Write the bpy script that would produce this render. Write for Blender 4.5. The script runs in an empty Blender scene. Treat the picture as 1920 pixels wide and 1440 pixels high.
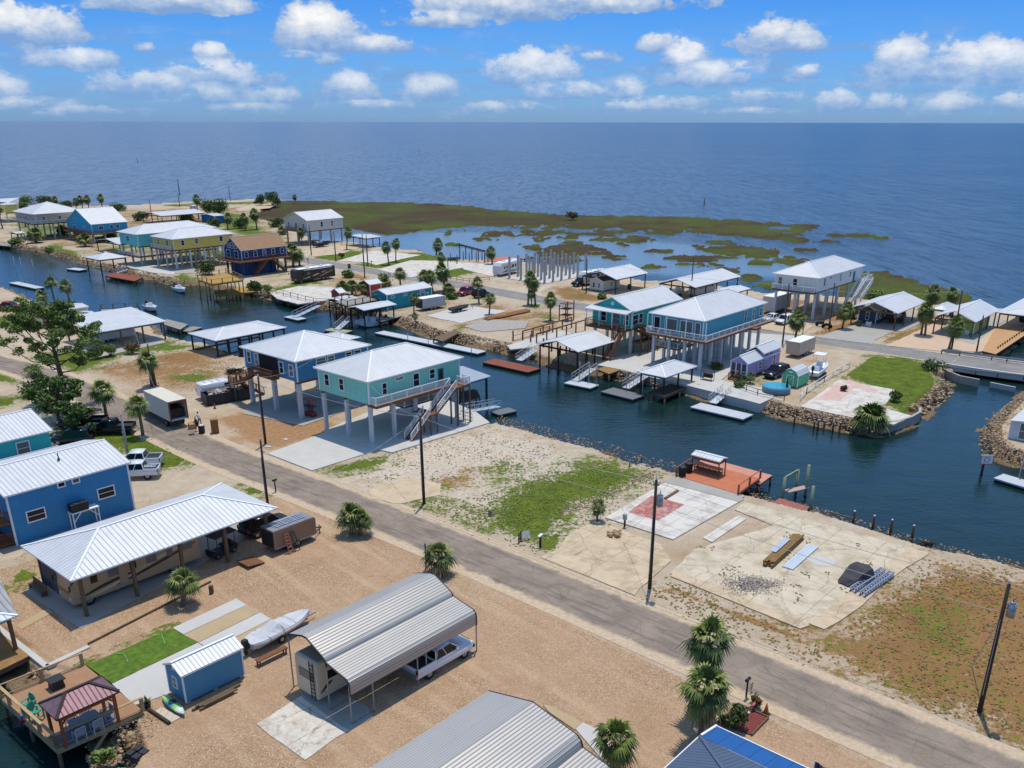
import bpy, math, random
import numpy as np
from mathutils import Vector, Matrix
rad = math.radians
sc = bpy.context.scene
col = sc.collection

# ---------------------------------------------------------------- camera
CAM_H = 36.0; FPX = 1680.0; PX0 = 980.0; PY0 = 914.0; ROLL = 0.0019
PITCH = math.atan((PY0 - 227.5) / FPX)
cam_d = bpy.data.cameras.new('camera'); cam = bpy.data.objects.new('camera', cam_d); col.objects.link(cam)
cam_d.sensor_width = 36.0; cam_d.lens = 36.0 * FPX / 1920.0
cam_d.shift_x = (960 - PX0) / 1920.0; cam_d.shift_y = (PY0 - 720) / 1920.0
cam_d.clip_start = 1.0; cam_d.clip_end = 60000.0
cam.matrix_world = Matrix.Translation((0, 0, CAM_H)) @ Matrix.Rotation(math.pi/2 - PITCH, 4, 'X') @ Matrix.Rotation(ROLL, 4, 'Z')
sc.camera = cam
sc.view_settings.view_transform = 'Standard'; sc.view_settings.look = 'None'
sc.view_settings.gamma = 1.0; sc.view_settings.exposure = 0.06
sc.cycles.max_bounces = 6; sc.cycles.diffuse_bounces = 4; sc.cycles.glossy_bounces = 3
sc.cycles.transparent_max_bounces = 4; sc.cycles.caustics_reflective = False
sc.cycles.use_denoising = True

SUN_EL, SUN_AZ = 74.0, 12.0     # azimuth clockwise from +Y (the direction the camera looks)
SUN_STRENGTH, SKY_STRENGTH = 3.0, 0.15
sd = bpy.data.lights.new('sun', 'SUN'); sd.energy = SUN_STRENGTH; sd.angle = rad(0.53); sd.color = (1.0, 0.935, 0.82)
sun = bpy.data.objects.new('sun', sd); col.objects.link(sun)
_sv = Vector((math.sin(rad(SUN_AZ))*math.cos(rad(SUN_EL)), math.cos(rad(SUN_AZ))*math.cos(rad(SUN_EL)), math.sin(rad(SUN_EL))))
sun.rotation_euler = _sv.to_track_quat('Z', 'Y').to_euler(); sun.location = (0, 0, 300)

def ray(x, y):
    dx = x - PX0; dy = PY0 - y
    a = (dx - dy*ROLL)/FPX; v = (dy + dx*ROLL)/FPX
    s, c = math.sin(PITCH), math.cos(PITCH)
    return Vector((a, c + v*s, -s + v*c))
def W(px, z=0.0):
    """survey: point of the place at height z that the photograph shows at px"""
    r = ray(*px); t = (z - CAM_H)/r.z
    return Vector((r.x*t, r.y*t, z))
_V = {'Z1': (0,340,4), 'Z2': (400,340,4), 'Z3': (800,440,4), 'Z4': (1200,440,4.8), 'Z5': (1500,440,4.5714), 'Z6': (0,560,4),
      'Z7': (400,600,3.4286), 'B1': (0,760,3.4286), 'B2': (0,1100,4), 'B3': (420,1020,3.4288), 'B4': (860,1140,3.0968),
      'B5': (900,640,3.84), 'B6': (880,820,3.2), 'B7': (1380,820,3.5556), 'B8': (1380,640,3.5556),
      'M1': (500,360,3.4286), 'M2': (1000,380,3.0), 'F': (0,0,1)}
def Q(t, x, y):
    o = _V[t]; return (o[0] + x/o[2], o[1] + y/o[2])

# ---------------------------------------------------------------- materials
def lin(h, k=1.0):
    if isinstance(h, str):
        v = [int(h[i:i+2], 16)/255 for i in (1, 3, 5)]
        v = [(c/12.92 if c <= .04045 else ((c+.055)/1.055)**2.4)*k for c in v]
        return tuple(v)
    return tuple(c*k for c in h)
MATS = {}
class NT:
    def __init__(s, m): s.t = m.node_tree; s.n = s.t.nodes; s.l = s.t.links
    def add(s, typ, **kw):
        n = s.n.new(typ)
        for k, v in kw.items():
            if k.startswith('i_'): n.inputs[k[2:].replace('_', ' ')].default_value = v
            else: setattr(n, k, v)
        return n
    def link(s, a, b): s.l.new(a, b)
    def math(s, op, a, b=None, c=None, clamp=False):
        n = s.n.new('ShaderNodeMath'); n.operation = op; n.use_clamp = clamp
        for i, v in enumerate((a, b, c)):
            if v is None: continue
            if isinstance(v, (int, float)): n.inputs[i].default_value = v
            else: s.l.new(v, n.inputs[i])
        return n.outputs[0]
    def mix(s, f, a, b, blend='MIX'):
        n = s.n.new('ShaderNodeMix'); n.data_type = 'RGBA'; n.blend_type = blend
        for i, v in ((0, f), (6, a), (7, b)):
            if isinstance(v, (int, float)): n.inputs[i].default_value = v
            elif isinstance(v, tuple): n.inputs[i].default_value = (v[0], v[1], v[2], 1)
            else: s.l.new(v, n.inputs[i])
        return n.outputs[2]
    def noise(s, vec, scale, detail=4, rough=.55, out=0):
        n = s.n.new('ShaderNodeTexNoise'); n.inputs['Scale'].default_value = scale; n.inputs['Detail'].default_value = detail
        n.inputs['Roughness'].default_value = rough
        if vec is not None: s.l.new(vec, n.inputs['Vector'])
        return n.outputs[out]
    def ramp(s, f, stops):
        n = s.n.new('ShaderNodeValToRGB'); e = n.color_ramp.elements
        while len(e) < len(stops): e.new(.5)
        for i, (p, c) in enumerate(stops):
            e[i].position = p; e[i].color = (c, c, c, 1) if isinstance(c, (int, float)) else (c[0], c[1], c[2], 1)
        s.l.new(f, n.inputs[0]); return n.outputs[0]
    def mrange(s, v, a, b, c=0.0, d=1.0, smooth=False):
        n = s.n.new('ShaderNodeMapRange')
        if smooth: n.interpolation_type = 'SMOOTHSTEP'
        s.l.new(v, n.inputs[0]) if not isinstance(v, (int, float)) else None
        for i, q in ((1, a), (2, b), (3, c), (4, d)): n.inputs[i].default_value = q
        return n.outputs[0]
def newmat(name):
    m = bpy.data.materials.new(name); m.use_nodes = True; t = NT(m); b = t.n['Principled BSDF']; return m, t, b
def M(name, c, rough=.75, metal=0.0, var=.12, scale=1.6, stripe=None, bump=0.0, dirt=None, spec=None, rand=0.0):
    """stripe: (axis, period, width, darkness): axis 'uv' across the sheet, 'w' along a wall, 'z', 'x', 'y'"""
    if name in MATS: return MATS[name]
    m, t, b = newmat(name)
    tc = t.add('ShaderNodeTexCoord'); obj = tc.outputs['Object']
    base = lin(c)
    n1 = t.noise(obj, scale, 5, .6)
    cc = t.mix(t.mrange(n1, .3, .7), tuple(v*(1-var) for v in base), tuple(min(1, v*(1+var)) for v in base))
    if dirt:
        n2 = t.noise(obj, dirt[2] if len(dirt) > 2 else .6, 6, .65)
        cc = t.mix(t.mrange(n2, dirt[3] if len(dirt) > 3 else .52, .72, 0, dirt[1]), cc, lin(dirt[0]))
    hb = None
    if stripe:
        ax, per, wd, dk = stripe
        if ax == 'uv':
            sp = t.add('ShaderNodeSeparateXYZ'); t.link(tc.outputs['UV'], sp.inputs[0]); co = sp.outputs[0]
        else:
            sp = t.add('ShaderNodeSeparateXYZ'); t.link(obj, sp.inputs[0])
            co = {'x': sp.outputs[0], 'y': sp.outputs[1], 'z': sp.outputs[2]}.get(ax)
            if ax == 'w': co = t.math('ADD', sp.outputs[0], sp.outputs[1])
        fr = t.math('FRACT', t.math('DIVIDE', co, per))
        d = t.math('ABSOLUTE', t.math('SUBTRACT', fr, .5))
        line = t.mrange(d, .5 - wd, .5, 0, 1, True)
        cc = t.mix(t.math('MULTIPLY', line, dk), cc, tuple(v*.35 for v in base))
        if ax in 'xyzw':   # slight tone change from board to board
            w = t.add('ShaderNodeTexWhiteNoise'); w.noise_dimensions = '1D'
            t.link(t.math('FLOOR', t.math('DIVIDE', co, per)), w.inputs['W'])
            cc = t.mix(t.math('MULTIPLY', w.outputs[0], .16), cc, tuple(v*.6 for v in base))
        hb = line
        if ax == 'uv':
            mp_ = t.add('ShaderNodeMapping'); mp_.inputs['Scale'].default_value = (1.6, .12, 1); t.link(tc.outputs['UV'], mp_.inputs[0]); sn = t.noise(mp_.outputs[0], 1.3, 5, .7)
            cc = t.mix(t.mrange(sn, .5, .72, 0, .4), cc, tuple(v*f for v, f in zip(base, (.62, .58, .52))))
    if rand:
        oi = t.add('ShaderNodeObjectInfo')
        cc = t.mix(t.math('MULTIPLY', oi.outputs['Random'], rand), cc, tuple(v*.5 for v in base))
    t.link(cc, b.inputs['Base Color'])
    b.inputs['Roughness'].default_value = rough; b.inputs['Metallic'].default_value = metal
    if spec is not None: b.inputs['Specular IOR Level'].default_value = spec
    if bump or hb is not None:
        bp = t.add('ShaderNodeBump'); bp.inputs['Strength'].default_value = .5; bp.inputs['Distance'].default_value = .04
        h = t.math('MULTIPLY', n1, bump if bump else .2)
        if hb is not None: h = t.math('ADD', h, hb)
        t.link(h, bp.inputs['Height']); t.link(bp.outputs[0], b.inputs['Normal'])
    MATS[name] = m; return m
def mix_emit(name, c, s):
    m, t, b = newmat(name); b.inputs['Emission Color'].default_value = (*lin(c), 1); b.inputs['Emission Strength'].default_value = s; return m

# ---------------------------------------------------------------- mesh builder
class MB:
    def __init__(s): s.v = []; s.f = []; s.m = []; s.uv = []; s.sm = []
    def face(s, idx, m=0, uv=None, sm=False): s.f.append(tuple(idx)); s.m.append(m); s.uv.append(uv); s.sm.append(sm)
    def poly(s, pts, m=0, uv=None):
        b = len(s.v); s.v += [tuple(p) for p in pts]; s.face(range(b, b+len(pts)), m, uv); return s
    def box(s, c, d, rz=0.0, m=0, top=None, R=None):
        """c centre, d sizes; top=(sx,sy) shrinks the top"""
        b = len(s.v); tx, ty = top if top else (1, 1)
        co, si = math.cos(rz), math.sin(rz)
        for k in (-.5, .5):
            kx, ky = (tx, ty) if k > 0 else (1, 1)
            for (i, j) in ((-.5, -.5), (.5, -.5), (.5, .5), (-.5, .5)):
                x, y, z = i*d[0]*kx, j*d[1]*ky, k*d[2]
                if R is not None: q = R @ Vector((x, y, z)); s.v.append((c[0]+q.x, c[1]+q.y, c[2]+q.z))
                else: s.v.append((c[0]+x*co-y*si, c[1]+x*si+y*co, c[2]+z))
        for q in ((0,3,2,1), (4,5,6,7), (0,1,5,4), (1,2,6,5), (2,3,7,6), (3,0,4,7)): s.face([b+i for i in q], m)
        return s
    def b2(s, x0, x1, y0, y1, z0, z1, m=0): return s.box(((x0+x1)/2, (y0+y1)/2, (z0+z1)/2), (x1-x0, y1-y0, z1-z0), m=m)
    def bar(s, a, b_, w=.1, h=None, m=0):
        a = Vector(a); b_ = Vector(b_); d = b_ - a; L = d.length
        if L < 1e-6: return s
        R = d.to_track_quat('X', 'Z').to_matrix()
        return s.box((a+b_)/2, (L, w, h if h else w), R=R, m=m)
    def cyl(s, a, b_, r, r2=None, n=8, m=0, cap=True, sm=True):
        a = Vector(a); b_ = Vector(b_); r2 = r if r2 is None else r2
        q = (b_-a).to_track_quat('Z', 'Y').to_matrix(); b = len(s.v)
        for (p, rr) in ((a, r), (b_, r2)):
            for i in range(n):
                t = 2*math.pi*i/n; s.v.append(tuple(p + q @ Vector((math.cos(t)*rr, math.sin(t)*rr, 0))))
        for i in range(n): j = (i+1) % n; s.face((b+i, b+j, b+n+j, b+n+i), m, None, sm)
        if cap: s.face([b+i for i in range(n)][::-1], m); s.face([b+n+i for i in range(n)], m)
        return s
    def tube(s, pts, r, n=6, m=0):
        for i in range(len(pts)-1):
            ra = r if isinstance(r, (int, float)) else r[i]; rb = r if isinstance(r, (int, float)) else r[i+1]
            s.cyl(pts[i], pts[i+1], ra, rb, n, m)
        return s
    def loft(s, rings, m=0, cap=True, closed=True, sm=True):
        b = len(s.v); n = len(rings[0])
        for r in rings: s.v += [tuple(p) for p in r]
        for k in range(len(rings)-1):
            for i in range(n if closed else n-1):
                j = (i+1) % n; s.face((b+k*n+i, b+k*n+j, b+(k+1)*n+j, b+(k+1)*n+i), m, None, sm)
        if cap: s.face([b+i for i in range(n)][::-1], m); s.face([b+(len(rings)-1)*n+i for i in range(n)], m)
        return s
    def prism(s, pts, z0, z1, m=0):
        a = sum(pts[i][0]*pts[(i+1) % len(pts)][1]-pts[(i+1) % len(pts)][0]*pts[i][1] for i in range(len(pts)))
        if a < 0: pts = pts[::-1]
        b = len(s.v); n = len(pts)
        s.v += [(p[0], p[1], z0) for p in pts] + [(p[0], p[1], z1) for p in pts]
        s.face(range(b+n, b+2*n), m); s.face(list(range(b, b+n))[::-1], m)
        for i in range(n): j = (i+1) % n; s.face((b+i, b+j, b+n+j, b+n+i), m)
        return s
    def rock(s, c, r, rnd, m=0, sq=.7):
        b = len(s.v); n = 6
        s.v.append((c[0], c[1], c[2]-r*sq)); ph = rnd.random()*6
        for (zz, rr) in ((-.45, .85), (.35, .8)):
            for i in range(n):
                t = ph+2*math.pi*(i+(.5 if zz > 0 else 0))/n; k = rnd.uniform(.75, 1.2)
                s.v.append((c[0]+math.cos(t)*r*rr*k, c[1]+math.sin(t)*r*rr*k*.85, c[2]+zz*r*sq*rnd.uniform(.8, 1.2)))
        s.v.append((c[0]+rnd.uniform(-.2, .2)*r, c[1]+rnd.uniform(-.2, .2)*r, c[2]+r*sq))
        for i in range(n):
            j = (i+1) % n
            s.face((b, b+1+j, b+1+i), m); s.face((b+1+i, b+1+j, b+7+i), m); s.face((b+1+j, b+7+j, b+7+i), m); s.face((b+7+i, b+7+j, b+13), m)
        return s
    def build(s, name, mats, parent=None, loc=None, rz=None):
        me = bpy.data.meshes.new(name); me.from_pydata(s.v, [], s.f)
        if not isinstance(mats, (list, tuple)): mats = [mats]
        for q in mats: me.materials.append(q)
        if len(mats) > 1: me.polygons.foreach_set('material_index', s.m)
        me.polygons.foreach_set('use_smooth', s.sm)
        if any(u is not None for u in s.uv):
            ul = me.uv_layers.new(name='UVMap'); data = []
            for f, u in zip(s.f, s.uv): data += ([c for q in u for c in q] if u is not None else [0.5, 0.5]*len(f))
            ul.data.foreach_set('uv', data)
        me.update()
        o = bpy.data.objects.new(name, me); col.objects.link(o)
        if parent is not None: o.parent = parent
        if loc is not None: o.location = loc
        if rz is not None: o.rotation_euler = (0, 0, rz)
        return o
def tag(o, label=None, cat=None, group=None, kind=None):
    for k, v in (('label', label), ('category', cat), ('group', group), ('kind', kind)):
        if v: o[k] = v
    return o
def thing(name, label, cat, loc=(0, 0, 0), rz=0.0, group=None):
    o = bpy.data.objects.new(name, None); col.objects.link(o); o.location = loc; o.rotation_euler = (0, 0, rz)
    o.empty_display_size = .3
    return tag(o, label, cat, group)
def copy_tree(o, parent=None):
    c = o.copy(); col.objects.link(c)
    if parent is not None: c.parent = parent
    for ch in [k for k in bpy.data.objects if k.parent == o]: copy_tree(ch, c)
    return c
KIDS = {}; LASTK = []
def dup(root, label, loc, rz=0.0, scale=1.0, group=None, kids=None):
    if root.name not in KIDS:
        KIDS[root.name] = [(k, list(k.children)) for k in root.children]
    c = root.copy(); col.objects.link(c); c.location = loc; c.rotation_euler = (0, 0, rz)
    c.scale = (scale,)*3 if isinstance(scale, (int, float)) else scale
    c['label'] = label
    if group: c['group'] = group
    LASTK.clear()
    for k, sub in KIDS[root.name]:
        a = k.copy(); col.objects.link(a); a.parent = c; LASTK.append(a)
        for g in sub: b = g.copy(); col.objects.link(b); b.parent = a
    return c
HD = rad(-41)
def RC(n, l, r, z, hd=HD):
    """near, left and right corner of a rectangle seen from above -> centre, size along x, size along y"""
    N, L, R = W(n, z), W(l, z), W(r, z)
    u = Vector((math.cos(hd), math.sin(hd), 0)); v = Vector((-math.sin(hd), math.cos(hd), 0))
    lx = (N-L).dot(u); ly = (R-N).dot(v)
    c = N - u*lx/2 + v*ly/2
    return Vector((c.x, c.y, 0)), lx, ly
def heading(a, b, z=0):
    A, B = W(a, z), W(b, z); return math.atan2(B.y-A.y, B.x-A.x)
def ground(c, z=0.0): return Vector((c.x, c.y, z))
WL = -1.25
# ---------------------------------------------------------------- sky with cumulus
world = bpy.data.worlds.new('World'); sc.world = world; world.use_nodes = True
t = NT(world); t.n.clear()
sky = t.add('ShaderNodeTexSky'); sky.sky_type = 'NISHITA'; sky.sun_disc = False
sky.sun_elevation = rad(SUN_EL); sky.sun_rotation = rad(SUN_AZ); sky.air_density = 1.0; sky.dust_density = 0.35; sky.ozone_density = 2.5
tc = t.add('ShaderNodeTexCoord'); gen = tc.outputs['Generated']
sp = t.add('ShaderNodeSeparateXYZ'); t.link(gen, sp.inputs[0])
az = t.math('ARCTAN2', sp.outputs[0], sp.outputs[1]); el = t.math('ARCSINE', sp.outputs[2])
# ragged edges: noise shifts the direction that each cloud is measured in
cmb = t.add('ShaderNodeCombineXYZ'); t.link(az, cmb.inputs[0]); t.link(t.math('MULTIPLY', el, 1.5), cmb.inputs[1])
fine = t.noise(cmb.outputs[0], 30, 7, .62); big = t.noise(cmb.outputs[0], 9, 3, .5)
fine2 = t.noise(cmb.outputs[0], 75, 5, .6)
# px centre, half width, height above base, weight
CL = [(50,66,100,66,1.2),(150,122,80,32,.9),(600,80,100,72,1.2),(690,92,110,26,.8),(400,155,120,48,.9),(400,110,46,34,1.15),(262,168,100,38,.85),(398,186,55,34,.9),
      (510,190,62,28,.85),(15,176,50,34,.9),(1000,150,108,62,1.15),(1120,112,48,18,.7),(660,180,62,52,1.0),(800,180,70,42,.9),(1060,180,100,30,.85),
      (1330,153,110,42,1.0),(1290,122,60,52,1.25),(1240,92,50,38,.95),(1450,88,95,50,1.05),(1510,142,40,24,.8),(1170,178,56,38,.95),
      (1690,136,70,62,1.2),(1840,138,140,62,1.2),(1570,202,60,34,.95),(1660,202,62,26,.85),(1780,204,95,30,.9),(1900,202,60,28,.9),
      (900,24,190,60,1.0),(820,44,130,26,.9),(1150,12,200,40,.95),(330,14,170,40,.95),(1430,186,100,22,.8),(1250,196,90,20,.8),(950,205,100,18,.75),
      (560,108,50,14,.6),(1180,204,110,18,.8),(180,212,110,16,.7),(700,200,80,14,.7),(480,205,90,14,.7),(1400,212,90,12,.7),(60,200,90,18,.75),
      (1340,28,70,14,.0),(615,118,36,18,.6),(275,95,28,14,.6)]
dens = None; shade = None
def wd(px):
    r = ray(*px).normalized(); return math.atan2(r.x, r.y), math.asin(r.z)
for (cx, cy, rx, h, wgt) in CL:
    if wgt <= 0: continue
    a0, e0 = wd((cx, cy)); k = 1/FPX*.96
    dx = t.math('DIVIDE', t.math('SUBTRACT', az, a0), rx*k)
    dz = t.math('DIVIDE', t.math('SUBTRACT', el, e0), h*k)
    dn = t.math('MULTIPLY', t.math('MINIMUM', dz, 0.0), 3.2)     # flat underside
    up = t.math('MAXIMUM', dz, 0.0)
    r2 = t.math('ADD', t.math('MULTIPLY', dx, dx), t.math('ADD', t.math('MULTIPLY', dn, dn), t.math('MULTIPLY', up, up)))
    g = t.math('MULTIPLY', t.math('SUBTRACT', 1.0, r2), wgt)
    g = t.math('MAXIMUM', g, -1.0)
    # where in the cloud: 0 at the base, 1 at the top
    tp = t.math('MULTIPLY', t.mrange(dz, -.15, .75), t.math('MAXIMUM', g, 0.0))
    dens = g if dens is None else t.math('MAXIMUM', dens, g)
    shade = tp if shade is None else t.math('MAXIMUM', shade, tp)
n = t.math('ADD', t.math('MULTIPLY', t.math('SUBTRACT', fine, .5), 2.6), t.math('MULTIPLY', t.math('SUBTRACT', big, .5), 1.6))
n = t.math('ADD', n, t.math('MULTIPLY', t.math('SUBTRACT', fine2, .5), .7))
d = t.math('ADD', dens, n)
# thin streaky layers close to the horizon
st = t.add('ShaderNodeCombineXYZ'); t.link(t.math('MULTIPLY', az, 1.0), st.inputs[0]); t.link(t.math('MULTIPLY', el, 6.0), st.inputs[1])
streak = t.noise(st.outputs[0], 14, 6, .6)
band = t.math('MULTIPLY', t.mrange(el, .0, .012, 0, 1), t.mrange(el, .05, .10, 1, 0))
s_m = t.math('MULTIPLY', t.mrange(streak, .45, .64), t.math('MULTIPLY', band, .8))
# above the picture: unseen loose cumulus, added as neutral fill light
ov = t.math('MULTIPLY', t.mrange(t.noise(gen, 3.2, 5, .55), .47, .6), t.mrange(el, .3, .5))
mask = t.math('MAXIMUM', t.mrange(d, .15, .52, 0, 1, True), t.math('MULTIPLY', ov, .8))
# lit tops / grey bellies, from the height in the cloud and the billows
lit = t.math('ADD', t.math('MULTIPLY', shade, 1.15), t.math('MULTIPLY', t.math('SUBTRACT', fine, .50), 1.5))
lit = t.math('ADD', lit, t.math('MULTIPLY', t.math('SUBTRACT', fine2, .5), .5))
cl = t.ramp(lit, [(0.0, lin('#7fa3d4')), (.3, lin('#a9bfdf')), (.62, lin('#dde3ec')), (.9, lin('#fbfbfb'))])
skc = t.add('ShaderNodeHueSaturation'); skc.inputs['Saturation'].default_value = 1.12; t.link(sky.outputs[0], skc.inputs['Color'])
tint = t.ramp(t.mrange(el, 0, .45), [(0, (.22, .42, .94)), (.16, (.165, .40, .85)), (.3, (.125, .355, .76)), (.55, (.6, .8, 1.0)), (1, (1.0, 1.0, 1.02))])
skt = t.mix(1.0, skc.outputs[0], tint, 'MULTIPLY')
hz = t.mrange(el, 0, .05, .0, 1)    # far clouds fade into the air
mask = t.math('MAXIMUM', t.math('MULTIPLY', mask, t.mrange(el, 0, .09, .55, 1)), s_m)
clb = t.mix(1.0, cl, (6.5, 6.5, 6.5), 'MULTIPLY')
allc = t.mix(mask, skt, clb)
bg = t.add('ShaderNodeBackground'); bg.inputs[1].default_value = SKY_STRENGTH; t.link(allc, bg.inputs[0])
out = t.add('ShaderNodeOutputWorld'); t.link(bg.outputs[0], out.inputs[0])
world.cycles.sampling_method = 'MANUAL'; world.cycles.sample_map_resolution = 512
# ---------------------------------------------------------------- land, water, marsh
def pw(pts, z=0.0): return np.array([W(p, z)[:2] for p in pts])
def sdist(P, poly):
    """signed distance (+ inside) of points P (n,2) to a polygon"""
    n = len(poly); x, y = P[:, 0], P[:, 1]
    ins = np.zeros(len(P), bool); d2 = np.full(len(P), 1e18)
    for i in range(n):
        a = poly[i]; b = poly[(i+1) % n]; e = b-a; L = max(e@e, 1e-9)
        tt = np.clip(((x-a[0])*e[0] + (y-a[1])*e[1])/L, 0, 1)
        d2 = np.minimum(d2, (x-a[0]-tt*e[0])**2 + (y-a[1]-tt*e[1])**2)
        c = ((a[1] > y) != (b[1] > y)); 
        with np.errstate(divide='ignore', invalid='ignore'):
            xi = (b[0]-a[0])*(y-a[1])/(b[1]-a[1]) + a[0]
        ins ^= c & (x < xi)
    return np.where(ins, 1, -1)*np.sqrt(d2)
def masked(P, poly, m):
    lo, hi = poly.min(0)-m, poly.max(0)+m
    k = (P[:, 0] > lo[0]) & (P[:, 0] < hi[0]) & (P[:, 1] > lo[1]) & (P[:, 1] < hi[1])
    r = np.full(len(P), -m)
    if k.any(): r[k] = np.maximum(sdist(P[k], poly), -m)
    return r
NEAR_LAND = [(-700,560),(-60,536),(0,538),(40,556),(75,572),(110,590),(190,592),(270,600),(310,634),(350,643),(395,652),(450,672),(560,700),(700,740),(912,800),
             (960,806),(1020,821),(1060,835),(1121,849),(1192,875),(1263,892),(1330,915),(1397,934),(1460,950),(1526,967),(1580,981),(1633,998),
             (1743,1034),(1830,1054),(1920,1075),(2100,1130),(2500,1300),(2500,1900),(100,1900),(100,1600),(213,1445),(196,1395),(222,1345),(190,1290),(125,1322),(66,1300),(-30,1225),(-300,1090),(-900,1000)]
FAR_LAND = [(-500,452),(0,461),(88,473),(142,492),(190,500),(250,518),(325,534),(362,534),(475,552),(537,569),(612,580),(680,590),(745,608),(810,635),(862,643),
            (900,655),(950,662),(1010,680),(1075,697),(1130,706),(1225,726),(1290,740),(1330,752),(1380,760),(1464,783),(1530,797),(1588,809),(1641,818),
            (1661,813),(1722,793),(1734,780),(1754,762),(1788,729),(1774,716),(1872,665),(1925,628),(2300,660),(2300,570),(1920,590),(1800,578),(1700,577),(1600,565),(1540,560),
            (1435,556),(1395,549),(1290,534),(1210,532),(1150,520),(1090,514),(1045,504),(980,497),(910,492),(857,492),(820,484),(790,475),(715,468),(670,459),
            (600,455),(560,438),(540,424),(497,416),(480,405),(520,388),(538,377),(480,377),(380,380),(330,383),(232,389),(100,389),(0,386),(-500,380)]
RIGHT_LAND = [(2000,700),(1935,733),(1886,762),(1858,790),(1841,812),(1840,838),(1858,858),(1920,880),(2100,930),(2500,1020),(2500,740)]
MARSH = [[(484,410),(540,419),(600,424),(650,431),(733,441),(760,441),(780,436),(821,429),(880,424),(937,424),(1000,424),(1080,427),(1160,434),(1230,436),(1293,437),(1367,444),
          (1440,450),(1500,456),(1530,452),(1505,440),(1538,432),(1533,423),(1480,420),(1400,413),(1290,408),(1217,405),(1060,404),(961,396),(900,389),(835,383),(754,380),(640,378),(545,377),(505,385)],
         [(1560,522),(1614,507),(1660,511),(1692,522),(1750,536),(1806,553),(1812,572),(1790,580),(1700,580),(1600,568),(1560,560)]]
MARSH_POND = [(1465,428,22,3.5),(1150,429,14,2.0),(1285,431,10,1.6),(1350,461,22,2.6),(1290,478,20,2),(1330,440,8,1.3)]
BLOBS = [(1033,432,27,9),(1073,443,24,5),(1072,453,22,5),(1017,448,8,4),(1035,453,10,2),(1140,437,32,6),(1187,430,13,6),(1190,449,34,8),(1123,451,27,4),(1240,435,37,8),
         (1083,470,70,13),(1160,459,36,5),(1147,483,35,5),(1050,486,55,10),(1347,457,42,8),(1367,470,88,9),(1240,470,35,4),(1313,485,66,8),(1443,482,38,6),(1300,496,52,4),
         (1220,503,27,7),(1417,493,28,6),(1493,493,27,6),(1467,503,24,6),(1410,520,38,10),(1443,534,28,9),(1380,508,30,6),(1597,441,42,4),(1640,446,20,2.6),(844,437,10,3),(870,433,9,2),
         (949,428,10,2),(929,439,21,6),(955,439,18,4),(902,450,14,3),(937,447,9,3),(850,459,9,2.4),(964,460,13,3),(987,436,21,6),(1034,431,27,9),(1016,449,8,4),(1037,454,9,2),
         (1002,463,26,4),(1510,470,16,3),(1530,540,26,8),(1480,540,20,6),(1552,452,14,2),(1105,440,13,3),(1060,433,12,4),(1000,425,14,4)]
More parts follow.
